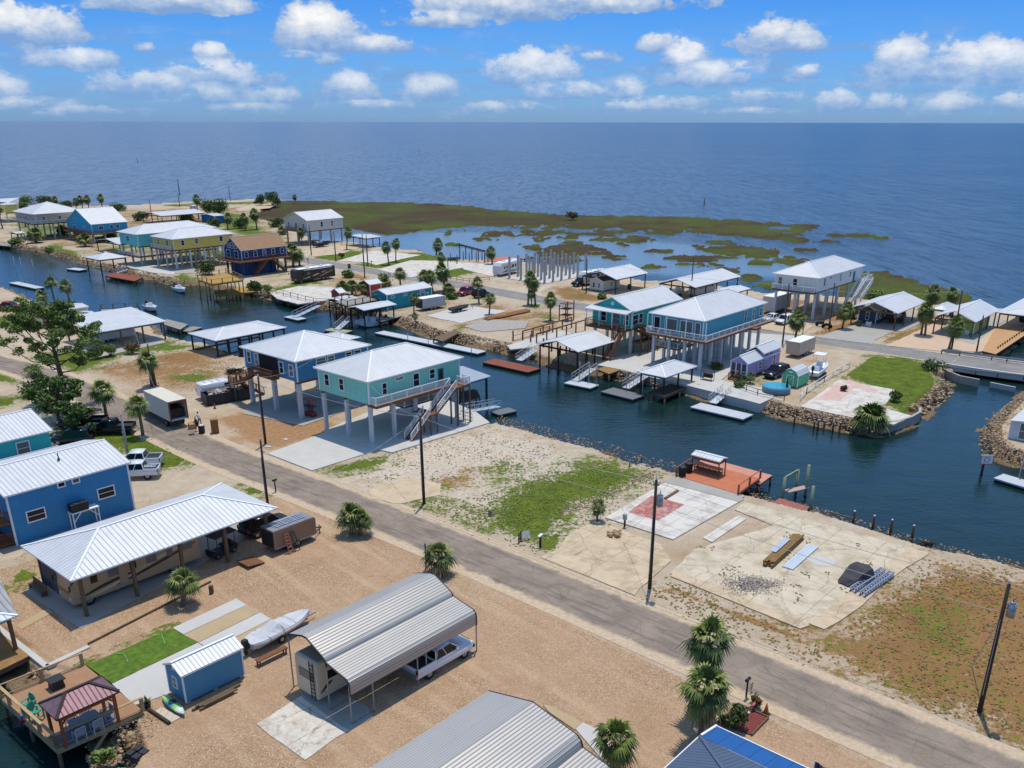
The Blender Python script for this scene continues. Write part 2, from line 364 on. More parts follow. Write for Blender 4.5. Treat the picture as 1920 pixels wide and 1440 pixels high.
# grass, dry grass, gravel, dirt | bank, marsh, marsh brown, pale shell : (channel, strength, blend metres, px polygon)
def ell(cx, cy, rx, ry, n=18): return [(cx+rx*math.cos(2*math.pi*i/n), cy+ry*math.sin(2*math.pi*i/n)) for i in range(n)]
GR, DR, GV, DI, BK, MA, MBR, SH = range(8)
COVER = [
 (GV, 1, .5, [(470,925),(560,928),(640,962),(760,1018),(870,1068),(1010,1130),(1200,1218),(1350,1288),(1500,1360),(1700,1445),(1900,1530),(2000,1700),(100,1700),(100,1500),(212,1440),(200,1390),(240,1345),(150,1252),(95,1250),(-200,1120),(-200,1100),(40,1050),(240,950),(330,935)]),
 (SH, .75, 2, [(600,878),(740,838),(920,800),(1100,850),(1262,895),(1200,935),(1110,1010),(1060,1040),(1000,1035),(760,942),(690,915)]),
 (GR, .85, 2.2, [(765,938),(830,915),(900,940),(960,905),(1010,890),(1060,868),(1110,860),(1160,868),(1250,893),(1190,925),(1110,950),(1080,985),(1050,1010),(1010,1040),(950,1008),(860,965)]),
 (GR, .66, 2.6, [(850,885),(930,850),(1010,860),(1050,850),(1090,870),(1000,900),(900,930)]),
 (DR, .56, 2, [(760,900),(860,860),(990,870),(960,905),(900,940),(850,950)]),
 (GR, .8, 1, [(600,880),(650,862),(700,850),(745,852),(735,870),(690,882),(620,893)]),
 (GR, 1.0, .6, [(215,826),(250,822),(300,820),(345,832),(372,852),(345,876),(290,886),(240,856)]),
 (GR, .75, 1.5, [(60,760),(160,775),(260,795),(300,820),(250,850),(150,850),(90,820)]),
 (DR, .8, 1.5, [(150,790),(250,795),(285,815),(240,835),(180,835)]),
 (GR, 1, .6, [(440,915),(480,905),(515,912),(520,922),(490,930),(450,932)]),
 (GR, .9, .8, [(0,1085),(40,1050),(100,1075),(60,1095),(0,1110)]),
 (DI, .9, 1.5, [(380,790),(440,770),(520,760),(640,790),(720,745),(760,780),(640,810),(540,845),(490,850),(430,815)]),
 (DI, .62, 2, [(180,690),(300,660),(400,650),(470,690),(400,740),(300,740),(170,725)]),
 (DR, .6, 2.5, [(140,690),(230,668),(360,650),(470,690),(430,722),(300,724),(200,700)]),
 (GR, .8, 1.5, [(40,672),(100,658),(190,655),(262,648),(310,636),(395,648),(330,660),(250,668),(180,690),(140,700),(90,690)]),
 (GR, .62, 1.2, [(300,705),(360,692),(400,690),(430,706),(380,725),(320,720)]),
 (GR, 1, 1, [(-200,590),(0,594),(60,583),(110,586),(105,598),(40,612),(0,618),(-200,640)]),
 (GR, 1, .8, [(-100,690),(0,697),(45,712),(30,720),(0,718),(-100,710)]), (GR, 1, .8, [(-100,740),(0,745),(42,742),(40,758),(0,765),(-100,770)]),
 (GR, .9, .5, [(162,1248),(322,1178),(372,1204),(208,1282)]),
 (DR, .84, 2.5, [(1742,1038),(1830,1058),(1925,1080),(2100,1140),(2100,1500),(1915,1412),(1750,1345),(1560,1262),(1505,1215),(1530,1180),(1600,1150),(1650,1110),(1690,1075)]),
 (GR, .6, 5, [(1560,1220),(1640,1150),(1720,1100),(1830,1110),(1920,1200),(1925,1330),(1820,1340),(1700,1290)]),
 (GR, .8, .8, [(1690,1062),(1715,1068),(1700,1078),(1680,1072)]),
 (DR, .85, 1, [(1195,1108),(1235,1092),(1262,1090),(1530,1190),(1500,1215),(1400,1180),(1280,1130)]),
 (DI, .75, .8, [(1262,1035),(1340,990),(1400,965),(1415,975),(1335,1020),(1250,1085),(1230,1075)]),
 (DR, 1, .4, [(1485,1165),(1540,1105),(1590,1098),(1600,1115),(1575,1145),(1520,1170)]), (GR, .7, .8, [(1485,1165),(1520,1120),(1560,1105),(1590,1120),(1540,1160)]),
 (GR, .85, 1, [(988,1020),(1040,985),(1070,1000),(1060,1035),(1010,1045)]),
 # far land
 (GR, .95, 1.2, [(575,484),(625,474),(690,468),(676,484),(640,490)]), (GR, .95, 1.2, [(660,498),(700,487),(760,474),(800,474),(860,484),(850,490),(775,488),(745,500),(690,505)]),
 (GR, .95, 1.2, [(770,518),(830,503),(880,496),(915,498),(918,508),(850,520),(800,522)]), (GR, .85, 1.2, [(545,505),(600,498),(615,505),(590,520),(640,545),(560,530)]),
 (DR, .8, 1.5, [(640,505),(700,518),(690,530),(640,520)]), (DR, .8, 1.5, [(1020,548),(1060,533),(1110,545),(1150,562),(1100,566),(1050,562)]), (GR, .6, 1.5, [(1040,548),(1075,540),(1130,556),(1080,562)]),
 (GR, 1, .9, [(1572,703),(1625,666),(1700,670),(1745,684),(1766,716),(1752,745),(1715,772),(1690,775),(1650,760),(1640,728)]), (DI, .8, .6, [(1565,705),(1600,680),(1628,664),(1618,674),(1590,700)]),
 (DR, .85, 1, [(1500,628),(1545,610),(1600,600),(1618,606),(1585,625),(1530,632)]), (DR, .9, 1, [(1640,640),(1680,622),(1735,607),(1755,612),(1700,637),(1665,648)]), (GR, .66, 1, [(1640,640),(1680,624),(1735,609),(1700,634)]),
 (DR, .9, 1.5, [(1410,575),(1460,560),(1520,565),(1480,590),(1420,600)]), (DR, .7, 1.2, [(1640,560),(1720,575),(1700,590),(1640,580)]),
 (DR, .52, 6, [(0,388),(240,392),(480,385),(560,430),(560,480),(420,520),(300,500),(180,478),(0,455)]), (GR, .6, 5, [(150,440),(220,430),(300,420),(420,425),(480,450),(560,470),(540,520),(430,500),(300,480),(180,470)]),
 (DR, .5, 5, [(560,500),(700,520),(900,555),(1100,585),(1090,640),(860,640),(740,600),(560,565)]), (GR, .5, 5, [(600,560),(700,545),(850,560),(800,590),(700,585)]), (DR, .5, 4, [(1200,545),(1500,560),(1800,590),(1900,620),(1700,650),(1400,600)]), (DI, .5, 4, [(1440,660),(1560,650),(1600,680),(1540,740),(1400,750)]),
 (GR, .8, 1.5, [(60,462),(110,458),(145,468),(160,482),(145,492),(100,475)]), (GR, .8, 1.5, [(310,520),(345,510),(375,520),(365,534),(330,530)]), (GR, .85, 1.5, [(505,545),(550,522),(590,530),(560,548),(510,555)]),
 (GR, .7, 4, [(380,395),(470,400),(500,420),(560,460),(560,480),(430,445),(380,420)]), (GR, .8, 2, [(295,384),(380,380),(540,376),(500,382),(420,384),(320,388)]), (GR, .6, 5, [(0,392),(140,392),(180,440),(60,450),(0,440)]),
 (GR, .7, 1, [(830,620),(862,610),(880,612),(860,622)]), (GR, .75, 1, [(1000,595),(1030,590),(1060,598),(1030,604)]), (GR, .8, 1, [(985,572),(1010,570),(1022,577),(1000,582)]), (GR, .7, 1.5, [(880,560),(930,553),(945,562),(900,572)]),
 (DI, .6, 1, [(1175,775),(1210,770),(1205,790)]), (SH, .9, 2, [(960,540),(1030,535),(1020,555),(960,550)]), (DI, .7, 1, [(955,530),(985,525),(980,535)]),
 (GR, .8, .6, [(1355,745),(1385,752),(1400,748),(1430,700),(1445,705),(1410,765),(1370,762)]), (GR, .7, .6, [(1545,705),(1570,700),(1520,735),(1505,733)]),
 (DI, .7, .8, [(1360,690),(1400,680),(1400,720),(1345,735)]), (GR, .7, 1, [(1325,690),(1370,676),(1380,690),(1345,702)]),
 (MBR, .8, 4, [(500,398),(560,400),(610,412),(640,420),(760,395),(840,388),(935,392),(830,400),(735,412),(760,425),(690,432),(600,420),(500,410)]),
 (MBR, .62, 3, [(800,395),(960,402),(1100,412),(1300,425),(1500,440),(1400,445),(1100,425),(900,418),(800,410)]),
]
rowy = np.concatenate([np.arange(1660, 372, -2.3), [371.5, 371]])
Yr = np.array([W((PX0, y)).y for y in rowy]); 
NU = 800; uu = np.linspace(-.92, .92, NU)
GX = uu[None, :]*(Yr[:, None]+14); GY = np.repeat(Yr[:, None], NU, 1)
P = np.stack([GX.ravel(), GY.ravel()], 1)
rng = np.random.RandomState(3)
def vnoise(P, s, seed=0):
    """smooth value noise"""
    r = np.random.RandomState(seed); T = r.rand(256, 256)
    q = P/s + 500; i = np.floor(q).astype(int); f = q-i; f = f*f*(3-2*f)
    g = lambda a, b: T[a % 256, b % 256]
    return (g(i[:, 0], i[:, 1])*(1-f[:, 0])*(1-f[:, 1]) + g(i[:, 0]+1, i[:, 1])*f[:, 0]*(1-f[:, 1]) +
            g(i[:, 0], i[:, 1]+1)*(1-f[:, 0])*f[:, 1] + g(i[:, 0]+1, i[:, 1]+1)*f[:, 0]*f[:, 1])*2-1
sd_land = np.maximum(np.maximum(masked(P, pw(NEAR_LAND, WL), 8), masked(P, pw(FAR_LAND, WL), 8)), masked(P, pw(RIGHT_LAND, WL), 8))
jag = vnoise(P, 1.1, 1)*.28 + vnoise(P, 3.1, 2)*.35
sd_land = sd_land + jag
mz = WL + .2
sm = np.full(len(P), -8.0)
for q in MARSH: sm = np.maximum(sm, masked(P, pw(q, WL), 8))
far_jag = vnoise(P, 3.0, 5)*1.6 + vnoise(P, 9, 6)*2.2
for (cx, cy, rx, ry) in BLOBS: sm = np.maximum(sm, masked(P, pw(ell(cx, cy, rx, ry), WL), 8))
chn = np.clip(1-np.abs(vnoise(P, 11, 31)+.5*vnoise(P, 5, 32))*7, 0, 1)*np.clip((P[:, 0]+40)/60, 0, 1)*np.clip((P[:, 1]-232)/8, 0, 1)
sm = sm + far_jag*np.clip((P[:, 1]-150)/90, .3, 1) - chn*7 - np.clip(vnoise(P, 6, 33)-.22, 0, 1)*10*np.clip((P[:, 0]+40)/60, 0, 1)*np.clip((P[:, 1]-232)/8, 0, 1)
for (cx, cy, rx, ry) in MARSH_POND: sm = np.minimum(sm, -masked(P, pw(ell(cx, cy, rx, ry), WL), 8) + vnoise(P, 3, 9))
h_l = np.where(sd_land > 0, WL + np.clip(sd_land/1.6, 0, 1)*(-WL), WL + np.clip(sd_land/2.0, -1, 0)*1.6)
h_m = np.where(sm > 0, WL + np.clip(sm/1.0, 0, 1)*.35, WL + np.clip(sm/2, -1, 0)*1.0) + (vnoise(P, 1.7, 11)*.12+rng.rand(len(P))*.28)*np.clip(sm, 0, 1)
h = np.maximum(h_l, h_m)
inland = np.clip((sd_land-1.6)/2, 0, 1)
h = h - inland*0.012 + vnoise(P, .8, 12)*.02*np.clip(1-inland, 0, 1)*(sd_land > 0)
A = np.zeros((len(P), 8))
for (ch, stg, bl, pts) in COVER:
    s_ = masked(P, pw(pts), 6)
    A[:, ch] = np.maximum(A[:, ch], np.clip(.5 + s_/(2*bl*(1 if ch == GV else 1.7)), 0, 1)*stg)
A[:, BK] = np.where(sd_land > -3, np.clip(1.15-(sd_land-.3)/1.1, 0, 1), 0)
A[:, MA] = np.where((sm > -1) & (sd_land < 1.5), 1, 0)
A[:, MBR] *= A[:, MA]
A[:, MBR] = np.maximum(A[:, MBR], A[:, MA]*np.clip(.5+.35*vnoise(P, 14, 21)+.25*vnoise(P, 5, 22)-.3*(P[:, 1] < 232), 0, .9))
nr = len(rowy); me = bpy.data.meshes.new('ground')
idx = np.arange(nr*NU).reshape(nr, NU)
F = np.stack([idx[:-1, :-1], idx[:-1, 1:], idx[1:, 1:], idx[1:, :-1]], -1).reshape(-1, 4)
hv = h[F].max(1); F = F[hv > WL-1.2]                       # the deep bed is never seen through the dark water
me.vertices.add(len(P)); me.vertices.foreach_set('co', np.column_stack([P, h]).astype(np.float32).ravel())
me.loops.add(F.size); me.loops.foreach_set('vertex_index', F.astype(np.int32).ravel())
me.polygons.add(len(F)); me.polygons.foreach_set('loop_start', np.arange(0, F.size, 4, dtype=np.int32)); me.polygons.foreach_set('loop_total', np.full(len(F), 4, dtype=np.int32))
me.polygons.foreach_set('use_smooth', np.ones(len(F), bool)); me.update(calc_edges=True); me.validate()
for nm, o_ in (('ga', 0), ('gb', 4)):
    at = me.color_attributes.new(name=nm, type='FLOAT_COLOR', domain='POINT'); at.data.foreach_set('color', A[:, o_:o_+4].astype(np.float32).ravel())
gob = bpy.data.objects.new('ground', me); col.objects.link(gob)
tag(gob, 'sandy low coastal ground with gravel, grass and marsh patches between the canals', 'ground', kind='structure')

m, t, b = newmat('land'); MATS['land'] = m
geo = t.add('ShaderNodeNewGeometry'); pos = geo.outputs['Position']
def attr(n_):
    a_ = t.add('ShaderNodeAttribute'); a_.attribute_name = n_; sp_ = t.add('ShaderNodeSeparateColor'); t.link(a_.outputs['Color'], sp_.inputs[0])
    return [sp_.outputs[0], sp_.outputs[1], sp_.outputs[2], a_.outputs['Alpha']]
ga, gb = attr('ga'), attr('gb')
nA = t.noise(pos, .55, 8, .68); nB = t.noise(pos, 2.2, 6, .65); nC = t.noise(pos, 9.0, 4, .7); nD = t.noise(pos, .12, 5, .6); nE = t.noise(pos, 24, 3, .8)
rag = t.math('ADD', t.math('MULTIPLY', t.math('SUBTRACT', nA, .5), 1.1), t.math('MULTIPLY', t.math('SUBTRACT', nB, .5), .9))
rag = t.math('ADD', rag, t.math('ADD', t.math('MULTIPLY', t.math('SUBTRACT', nC, .5), .5), t.math('MULTIPLY', t.math('SUBTRACT', nD, .5), 1.0)))
def cov(c, w=.09, amp=1.0, lift=0.0):
    return t.math('MULTIPLY', t.mrange(t.math('ADD', t.math('ADD', c, lift), t.math('MULTIPLY', rag, amp)), .5-w, .5+w, 0, 1, True), t.mrange(c, .02, .12))
def tone(lo, hi, n_, a_=.3, b_=.7): return t.mix(t.mrange(n_, a_, b_), lin(lo), lin(hi))
sand = tone('#b5a289', '#d3c5ad', nA); sand = t.mix(t.math('MULTIPLY', t.mrange(nC, .45, .7), .5), sand, lin('#9a7f60'))
sand = t.mix(t.math('MULTIPLY', t.mrange(nD, .5, .66), .55), sand, lin('#a48a66'))
sand = t.mix(t.math('MULTIPLY', t.mrange(nE, .3, .5, 1, 0), .35), sand, lin('#7c6850'))
shell = tone('#b8a58c', '#e3d8c6', nB); shell = t.mix(t.math('MULTIPLY', t.mrange(t.noise(pos, 3.5, 6, .75), .5, .62), .65), shell, lin('#8b7355'))
vo = t.add('ShaderNodeTexVoronoi'); vo.inputs['Scale'].default_value = 17; t.link(pos, vo.inputs['Vector'])
vsep = t.add('ShaderNodeSeparateColor'); t.link(vo.outputs['Color'], vsep.inputs[0])
grav = t.ramp(vsep.outputs[0], [(0, lin('#977558')), (.3, lin('#b99675')), (.65, lin('#cdad8b')), (.9, lin('#dec4a5')), (1, lin('#ecdcc6'))])
grav = t.mix(t.math('MULTIPLY', t.mrange(t.noise(pos, 5, 4, .75), .42, .6), .45), grav, lin('#a5845f'))
grav = t.mix(t.math('MULTIPLY', t.mrange(nD, .42, .6), .5), grav, lin('#d3ae8c'))
grav = t.mix(t.math('MULTIPLY', t.mrange(vo.outputs['Distance'], .035, .09), .22), grav, lin('#4d3a2a'))
dirt = tone('#8c6644', '#b68f66', nB); dirt = t.mix(t.math('MULTIPLY', t.mrange(nC, .5, .7), .5), dirt, lin('#c9b08f'))
grass = tone('#4b5d1a', '#74852b', nA, .35, .65); grass = t.mix(t.math('MULTIPLY', t.mrange(nC, .4, .65), .6), grass, lin('#38481a'))
grass = t.mix(t.math('MULTIPLY', t.mrange(nB, .52, .68), .5), grass, lin('#878438'))
dry = tone('#8a6340', '#ab8759', nA); dry = t.mix(t.math('MULTIPLY', t.mrange(nC, .42, .62), .6), dry, lin('#6e4a28')); dry = t.mix(t.mrange(nB, .55, .66, 0, .7), dry, lin('#7a8034'))
bank = tone('#5d4a36', '#a08a6c', nC); bank = t.mix(t.math('MULTIPLY', t.mrange(nB, .5, .65), .6), bank, lin('#3a2e20'))
marsh = tone('#414a20', '#63682f', nB); marsh = t.mix(t.mrange(nD, .4, .6, 0, .6), marsh, lin('#5d7429')); marsh = t.mix(t.math('MULTIPLY', t.mrange(nC, .4, .6), .65), marsh, lin('#2b3114')); marsh = t.mix(t.math('MULTIPLY', t.mrange(nA, .5, .7), .6), marsh, lin('#6b6236'))
marb = tone('#382d24', '#544430', nB); marb = t.mix(t.math('MULTIPLY', t.mrange(nA, .5, .7), .5), marb, lin('#6b5c34'))
vr = t.add('ShaderNodeVectorRotate', rotation_type='Z_AXIS'); vr.inputs['Angle'].default_value = rad(48); t.link(pos, vr.inputs['Vector'])
trk = t.add('ShaderNodeMapping'); t.link(vr.outputs[0], trk.inputs[0]); trk.inputs['Scale'].default_value = (.05, .9, 1)
trn = t.noise(trk.outputs[0], 1.0, 4, .5); grav = t.mix(t.mrange(trn, .5, .7, 0, .28), grav, lin('#dcc3a0')); grav = t.mix(t.mrange(t.noise(pos, .3, 5, .6), .52, .7, 0, .35), grav, lin('#9b7a58'))
c = sand
c = t.mix(cov(gb[3], .16), c, shell); c = t.mix(cov(ga[3], .2, .8), c, dirt); c = t.mix(cov(ga[2], .12, .55), c, grav)
c = t.mix(cov(ga[1], .16, 1.0), c, dry); c = t.mix(cov(ga[0], .12, 1.0), c, grass)
c = t.mix(cov(gb[0], .2, .5), c, bank); c = t.mix(t.mrange(gb[1], .4, .6), c, marsh); c = t.mix(cov(gb[2], .3, 1.0), c, marb)
t.link(c, b.inputs['Base Color']); b.inputs['Roughness'].default_value = .95; b.inputs['Specular IOR Level'].default_value = .12
bp = t.add('ShaderNodeBump'); bp.inputs['Strength'].default_value = .55; bp.inputs['Distance'].default_value = .09
t.link(t.math('ADD', t.math('ADD', nC, t.math('MULTIPLY', nB, 1.2)), t.math('MULTIPLY', nE, .5)), bp.inputs['Height']); t.link(bp.outputs[0], b.inputs['Normal'])
me.materials.append(m)

# water: one sheet out to the horizon
m, t, b = newmat('water')
geo = t.add('ShaderNodeNewGeometry'); mp = t.add('ShaderNodeMapping'); t.link(geo.outputs['Position'], mp.inputs[0]); mp.inputs['Rotation'].default_value = (0, 0, rad(20))
mp.inputs['Scale'].default_value = (1.0, 1.7, 1)
mv = mp.outputs[0]
w1 = t.noise(mv, 1.1, 4, .6); w2 = t.noise(mv, .22, 4, .6); w3 = t.noise(mv, .035, 4, .55); w4 = t.noise(mv, .006, 4, .55)
sx = t.add('ShaderNodeSeparateXYZ'); t.link(geo.outputs['Position'], sx.inputs[0])
# open sea is choppy, the sheltered canals are smooth
opens = t.mrange(t.math('ADD', sx.outputs[1], t.math('MULTIPLY', t.math('MAXIMUM', sx.outputs[0], -20.0), .9)), 285, 330, 0, 1, True)
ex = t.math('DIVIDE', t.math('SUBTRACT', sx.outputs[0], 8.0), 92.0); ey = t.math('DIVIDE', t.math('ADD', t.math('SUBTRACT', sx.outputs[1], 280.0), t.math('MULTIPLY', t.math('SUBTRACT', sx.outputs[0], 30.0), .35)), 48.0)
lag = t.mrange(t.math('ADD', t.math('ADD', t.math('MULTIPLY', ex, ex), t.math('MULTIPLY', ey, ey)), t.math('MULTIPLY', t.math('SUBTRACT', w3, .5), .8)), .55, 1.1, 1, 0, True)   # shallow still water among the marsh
opens = t.math('MULTIPLY', opens, t.math('SUBTRACT', 1.0, t.math('MULTIPLY', lag, .93)))
hgt = t.math('ADD', t.math('MULTIPLY', t.math('SUBTRACT', w1, .5), t.mrange(opens, 0, 1, .045, .22)), t.math('MULTIPLY', t.math('SUBTRACT', w2, .5), t.mrange(opens, 0, 1, .10, .8)))
st_ = t.add('ShaderNodeMapping'); t.link(geo.outputs['Position'], st_.inputs[0]); st_.inputs['Scale'].default_value = (1, .22, 1); st_.inputs['Rotation'].default_value = (0, 0, rad(8))
w5 = t.noise(st_.outputs[0], .30, 3, .7); w6 = t.noise(st_.outputs[0], .07, 3, .7)
hgt = t.math('ADD', hgt, t.math('ADD', t.math('MULTIPLY', t.math('SUBTRACT', w3, .5), t.mrange(opens, 0, 1, .0, 1.6)), t.math('ADD', t.math('MULTIPLY', t.math('SUBTRACT', w5, .5), t.mrange(opens, 0, 1, 0, 2.2)), t.math('MULTIPLY', t.math('SUBTRACT', w6, .5), t.mrange(opens, 0, 1, 0, 6.0)))))
bp = t.add('ShaderNodeBump'); bp.inputs['Strength'].default_value = 1.0; bp.inputs['Distance'].default_value = 1.0
t.link(hgt, bp.inputs['Height']); t.link(bp.outputs[0], b.inputs['Normal'])
wc = t.mix(t.mrange(w2, .3, .7), lin('#0b2528'), lin('#16302b'))
wsea = t.mix(t.mrange(w4, .35, .65), lin('#1c4362'), lin('#2a546f')); wsea = t.mix(t.mrange(t.math('DIVIDE', sx.outputs[0], t.math('ADD', sx.outputs[1], 250.0)), -.35, .4, .85, 0, True), wsea, lin('#7d8890'))  # paler greyer left side: sun glitter and cloud reflection painted into sea colour
wsea = t.mix(t.math('MULTIPLY', t.mrange(w5, .42, .6), .5), wsea, lin('#0a2a4c'))  # dark sides of ripples painted into the colour, on top of the bump
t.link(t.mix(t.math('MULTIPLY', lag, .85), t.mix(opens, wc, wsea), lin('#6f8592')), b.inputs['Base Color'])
t.link(t.mrange(opens, 0, 1, .09, .26), b.inputs['Roughness']); b.inputs['IOR'].default_value = 1.33
MATS['water'] = m
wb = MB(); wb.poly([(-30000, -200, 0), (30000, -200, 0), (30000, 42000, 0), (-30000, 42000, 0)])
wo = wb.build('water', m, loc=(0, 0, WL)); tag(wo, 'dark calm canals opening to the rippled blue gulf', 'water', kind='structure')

# ---------------------------------------------------------------- roads
def dense(pts, step=2.0):
    """smooth a line of world points"""
    P_ = [Vector(p) for p in pts]; out = []
    for i in range(len(P_)-1):
        p0 = P_[max(i-1, 0)]; p1 = P_[i]; p2 = P_[i+1]; p3 = P_[min(i+2, len(P_)-1)]; n_ = max(1, int((p2-p1).length/step))
        for k in range(n_):
            s_ = k/n_; out.append(.5*((2*p1)+(p2-p0)*s_+(2*p0-5*p1+4*p2-p3)*s_*s_+(3*p1-p0-3*p2+p3)*s_**3))
    return out+[P_[-1]]
def ribbon(b, pts, w, z=0.0, m=0, u0=0, u1=1, nu=8, off=0.0):
    L = 0; base = len(b.v); rows = []
    for i, p in enumerate(pts):
        d = (pts[min(i+1, len(pts)-1)]-pts[max(i-1, 0)]); d.z = 0; d.normalize(); n_ = Vector((-d.y, d.x, 0))
        if i: L += (p-pts[i-1]).length
        rows.append(L)
        for k in range(nu+1):
            s_ = k/nu; q = p + n_*(off + (s_-.5)*w); b.v.append((q.x, q.y, p.z+z))
    for i in range(len(pts)-1):
        for k in range(nu):
            a = base+i*(nu+1)+k
            b.face((a, a+1, a+nu+2, a+nu+1), m, [(k/nu, rows[i]), ((k+1)/nu, rows[i]), ((k+1)/nu, rows[i+1]), (k/nu, rows[i+1])], True)
def roadmat(name, c0, c1, edge, ew, crack=.5, tracks=.0):
    m, t, b = newmat(name); tc_ = t.add('ShaderNodeTexCoord'); s_ = t.add('ShaderNodeSeparateXYZ'); t.link(tc_.outputs['UV'], s_.inputs[0])
    g_ = t.add('ShaderNodeNewGeometry'); p_ = g_.outputs['Position']
    n1 = t.noise(p_, .35, 7, .65); n2 = t.noise(p_, 3, 6, .7); n3 = t.noise(p_, 14, 3, .7)
    c_ = t.mix(t.mrange(n1, .35, .65), lin(c0), lin(c1)); c_ = t.mix(t.math('MULTIPLY', t.mrange(n3, .45, .7), .3), c_, lin('#c9bfb0'))
    st_ = t.add('ShaderNodeCombineXYZ'); t.link(t.math('MULTIPLY', s_.outputs[0], 7.0), st_.inputs[0]); t.link(t.math('MULTIPLY', s_.outputs[1], .12), st_.inputs[1])
    n4 = t.noise(st_.outputs[0], 1.6, 6, .65)
    c_ = t.mix(t.math('MULTIPLY', t.mrange(n4, .50, .62), crack), c_, lin('#6a625a'))
    v_ = t.add('ShaderNodeTexVoronoi'); v_.feature = 'DISTANCE_TO_EDGE'; v_.inputs['Scale'].default_value = .55; t.link(p_, v_.inputs['Vector'])
    c_ = t.mix(t.math('MULTIPLY', t.mrange(v_.outputs['Distance'], 0, .015, 1, 0), .35), c_, lin('#3d3835'))
    e_ = t.math('ABSOLUTE', t.math('SUBTRACT', s_.outputs[0], .5)); e_ = t.math('ADD', e_, t.math('MULTIPLY', t.math('SUBTRACT', t.noise(p_, .8, 7, .7), .5), .22))
    c_ = t.mix(t.mrange(e_, .5-ew, .5-ew*.55, 0, 1, True), c_, t.mix(t.mrange(n2, .3, .7), lin(edge), lin('#d2c0a4')))
    t.link(c_, b.inputs['Base Color']); b.inputs['Roughness'].default_value = .9; b.inputs['Specular IOR Level'].default_value = .2
    bp_ = t.add('ShaderNodeBump'); bp_.inputs['Distance'].default_value = .02; bp_.inputs['Strength'].default_value = .5; t.link(n3, bp_.inputs['Height']); t.link(bp_.outputs[0], b.inputs['Normal'])
    return m
nr_c = dense([W(p) for p in [(-260,585),(-60,662),(40,690),(130,722),(225,768),(300,802),(420,856),(600,925),(800,1003),(1000,1086),(1300,1213),(1600,1340),(1900,1467),(2200,1590)]], 2)
b = MB(); ribbon(b, nr_c, 7.0, .006, nu=10)
tag(b.build('near_road', roadmat('old_asphalt', '#7d7062', '#988878', '#b49a7c', .2, .6)), 'worn grey asphalt lane with sandy edges crossing the near lots', 'road', kind='structure')
SEA_ROAD = [(330,452),(430,464),(500,476),(568,487),(720,512),(852,533),(937,548),(1025,564),(1110,578),(1250,598),(1400,619),(1511,635),(1642,652),(1746,668),(1790,674)]
sr_c = dense([W(p) for p in SEA_ROAD], 2)
b = MB(); ribbon(b, sr_c, 7.6, .006, nu=10)
tag(b.build('far_road', roadmat('grey_asphalt', '#7c7b7a', '#918f8c', '#b7a88f', .08, .3)), 'smooth grey two lane road along the far side of the canal', 'road', kind='structure')
b = MB(); ribbon(b, sr_c, .14, .012, nu=1, off=.12); ribbon(b, sr_c, .14, .012, nu=1, off=-.12)
tag(b.build('road_marking', M('yellow_line', '#b5a468', .8, dirt=('#85827c', .9, 1.2, .45))), 'faded yellow centre line of the far road', 'marking', kind='structure')
# ---------------------------------------------------------------- materials of things
ROOFW = M('white_metal_roof', '#d3d5d6', .52, .1, .05, .5, ('uv', .42, .16, .6), dirt=('#b9bcc0', .35, .35, .5))
ROOFS = M('silver_metal_roof', '#c6c9cd', .36, .45, .06, .5, ('uv', .3, .3, .5), dirt=('#9d9a94', .4, .3, .5))
TRIM = M('white_trim', '#eceeee', .6, 0, .04); WHITE = M('white_paint', '#e6e8e8', .55, 0, .05, 1, dirt=('#b5b2aa', .3, .5, .5))
GLASS = M('dark_glass', '#161b20', .12, 0, .4, .5, spec=.35); CGL = M('car_glass', '#15191c', .08, 0, .2, .6, spec=.5)
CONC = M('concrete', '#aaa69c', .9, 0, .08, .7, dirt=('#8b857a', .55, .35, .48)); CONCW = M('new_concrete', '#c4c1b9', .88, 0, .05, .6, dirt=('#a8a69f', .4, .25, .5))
PILE = M('concrete_piling', '#c9cccd', .85, 0, .06, 1.2, dirt=('#9b9d9c', .4, .8, .52)); PILEG = M('grey_concrete_piling', '#a7a8a6', .9, 0, .1, 1.2)
WOOD = M('treated_timber', '#9c7443', .85, 0, .18, 2.2, ('y', .145, .08, .6)); WOODX = M('treated_timber_cross', '#a67c4a', .85, 0, .18, 2.2, ('x', .145, .08, .6))
POST = M('weathered_timber', '#6e5a42', .9, 0, .22, 2.0); DARKW = M('dark_timber', '#3f3226', .9, 0, .25, 2.0); BROWNW = M('brown_timber', '#7a4f30', .85, 0, .2, 2)
YELW = M('new_yellow_timber', '#b08a3c', .8, 0, .15, 2, ('x', .145, .08, .5)); GREYW = M('grey_planks', '#9b958a', .88, 0, .15, 1.5, ('x', .16, .1, .55)); GREYWY = M('grey_planks_y', '#9b958a', .88, 0, .15, 1.5, ('y', .16, .1, .55))
DOCKG = M('dark_grey_decking', '#6f7276', .8, 0, .1, 1.5, ('x', .3, .06, .6)); DOCKL = M('pale_decking', '#bfc4c8', .8, 0, .08, 1.2, ('x', .45, .04, .6)); DOCKR = M('red_brown_decking', '#8a4a36', .85, 0, .15, 1.5, ('x', .16, .1, .5))
ORANGE = M('orange_stained_decking', '#c4764f', .85, 0, .1, 1.4, ('y', .15, .08, .4)); SALMON = M('salmon_decking', '#cf9078', .85, 0, .1, 1.4, ('x', .15, .08, .4))
BLACK = M('black_float', '#101214', .7, 0, .2); RUB = M('tyre_rubber', '#17181a', .85, 0, .15); RIM = M('alloy', '#9fa3a6', .35, .7, .08); STEEL = M('galvanised_steel', '#9aa0a4', .5, .5, .1); STEELD = M('dark_steel', '#3b4045', .6, .3, .1)
ALU = M('pale_aluminium', '#c9ced2', .4, .5, .05); DKPL = M('dark_plastic', '#23262a', .6, 0, .15)
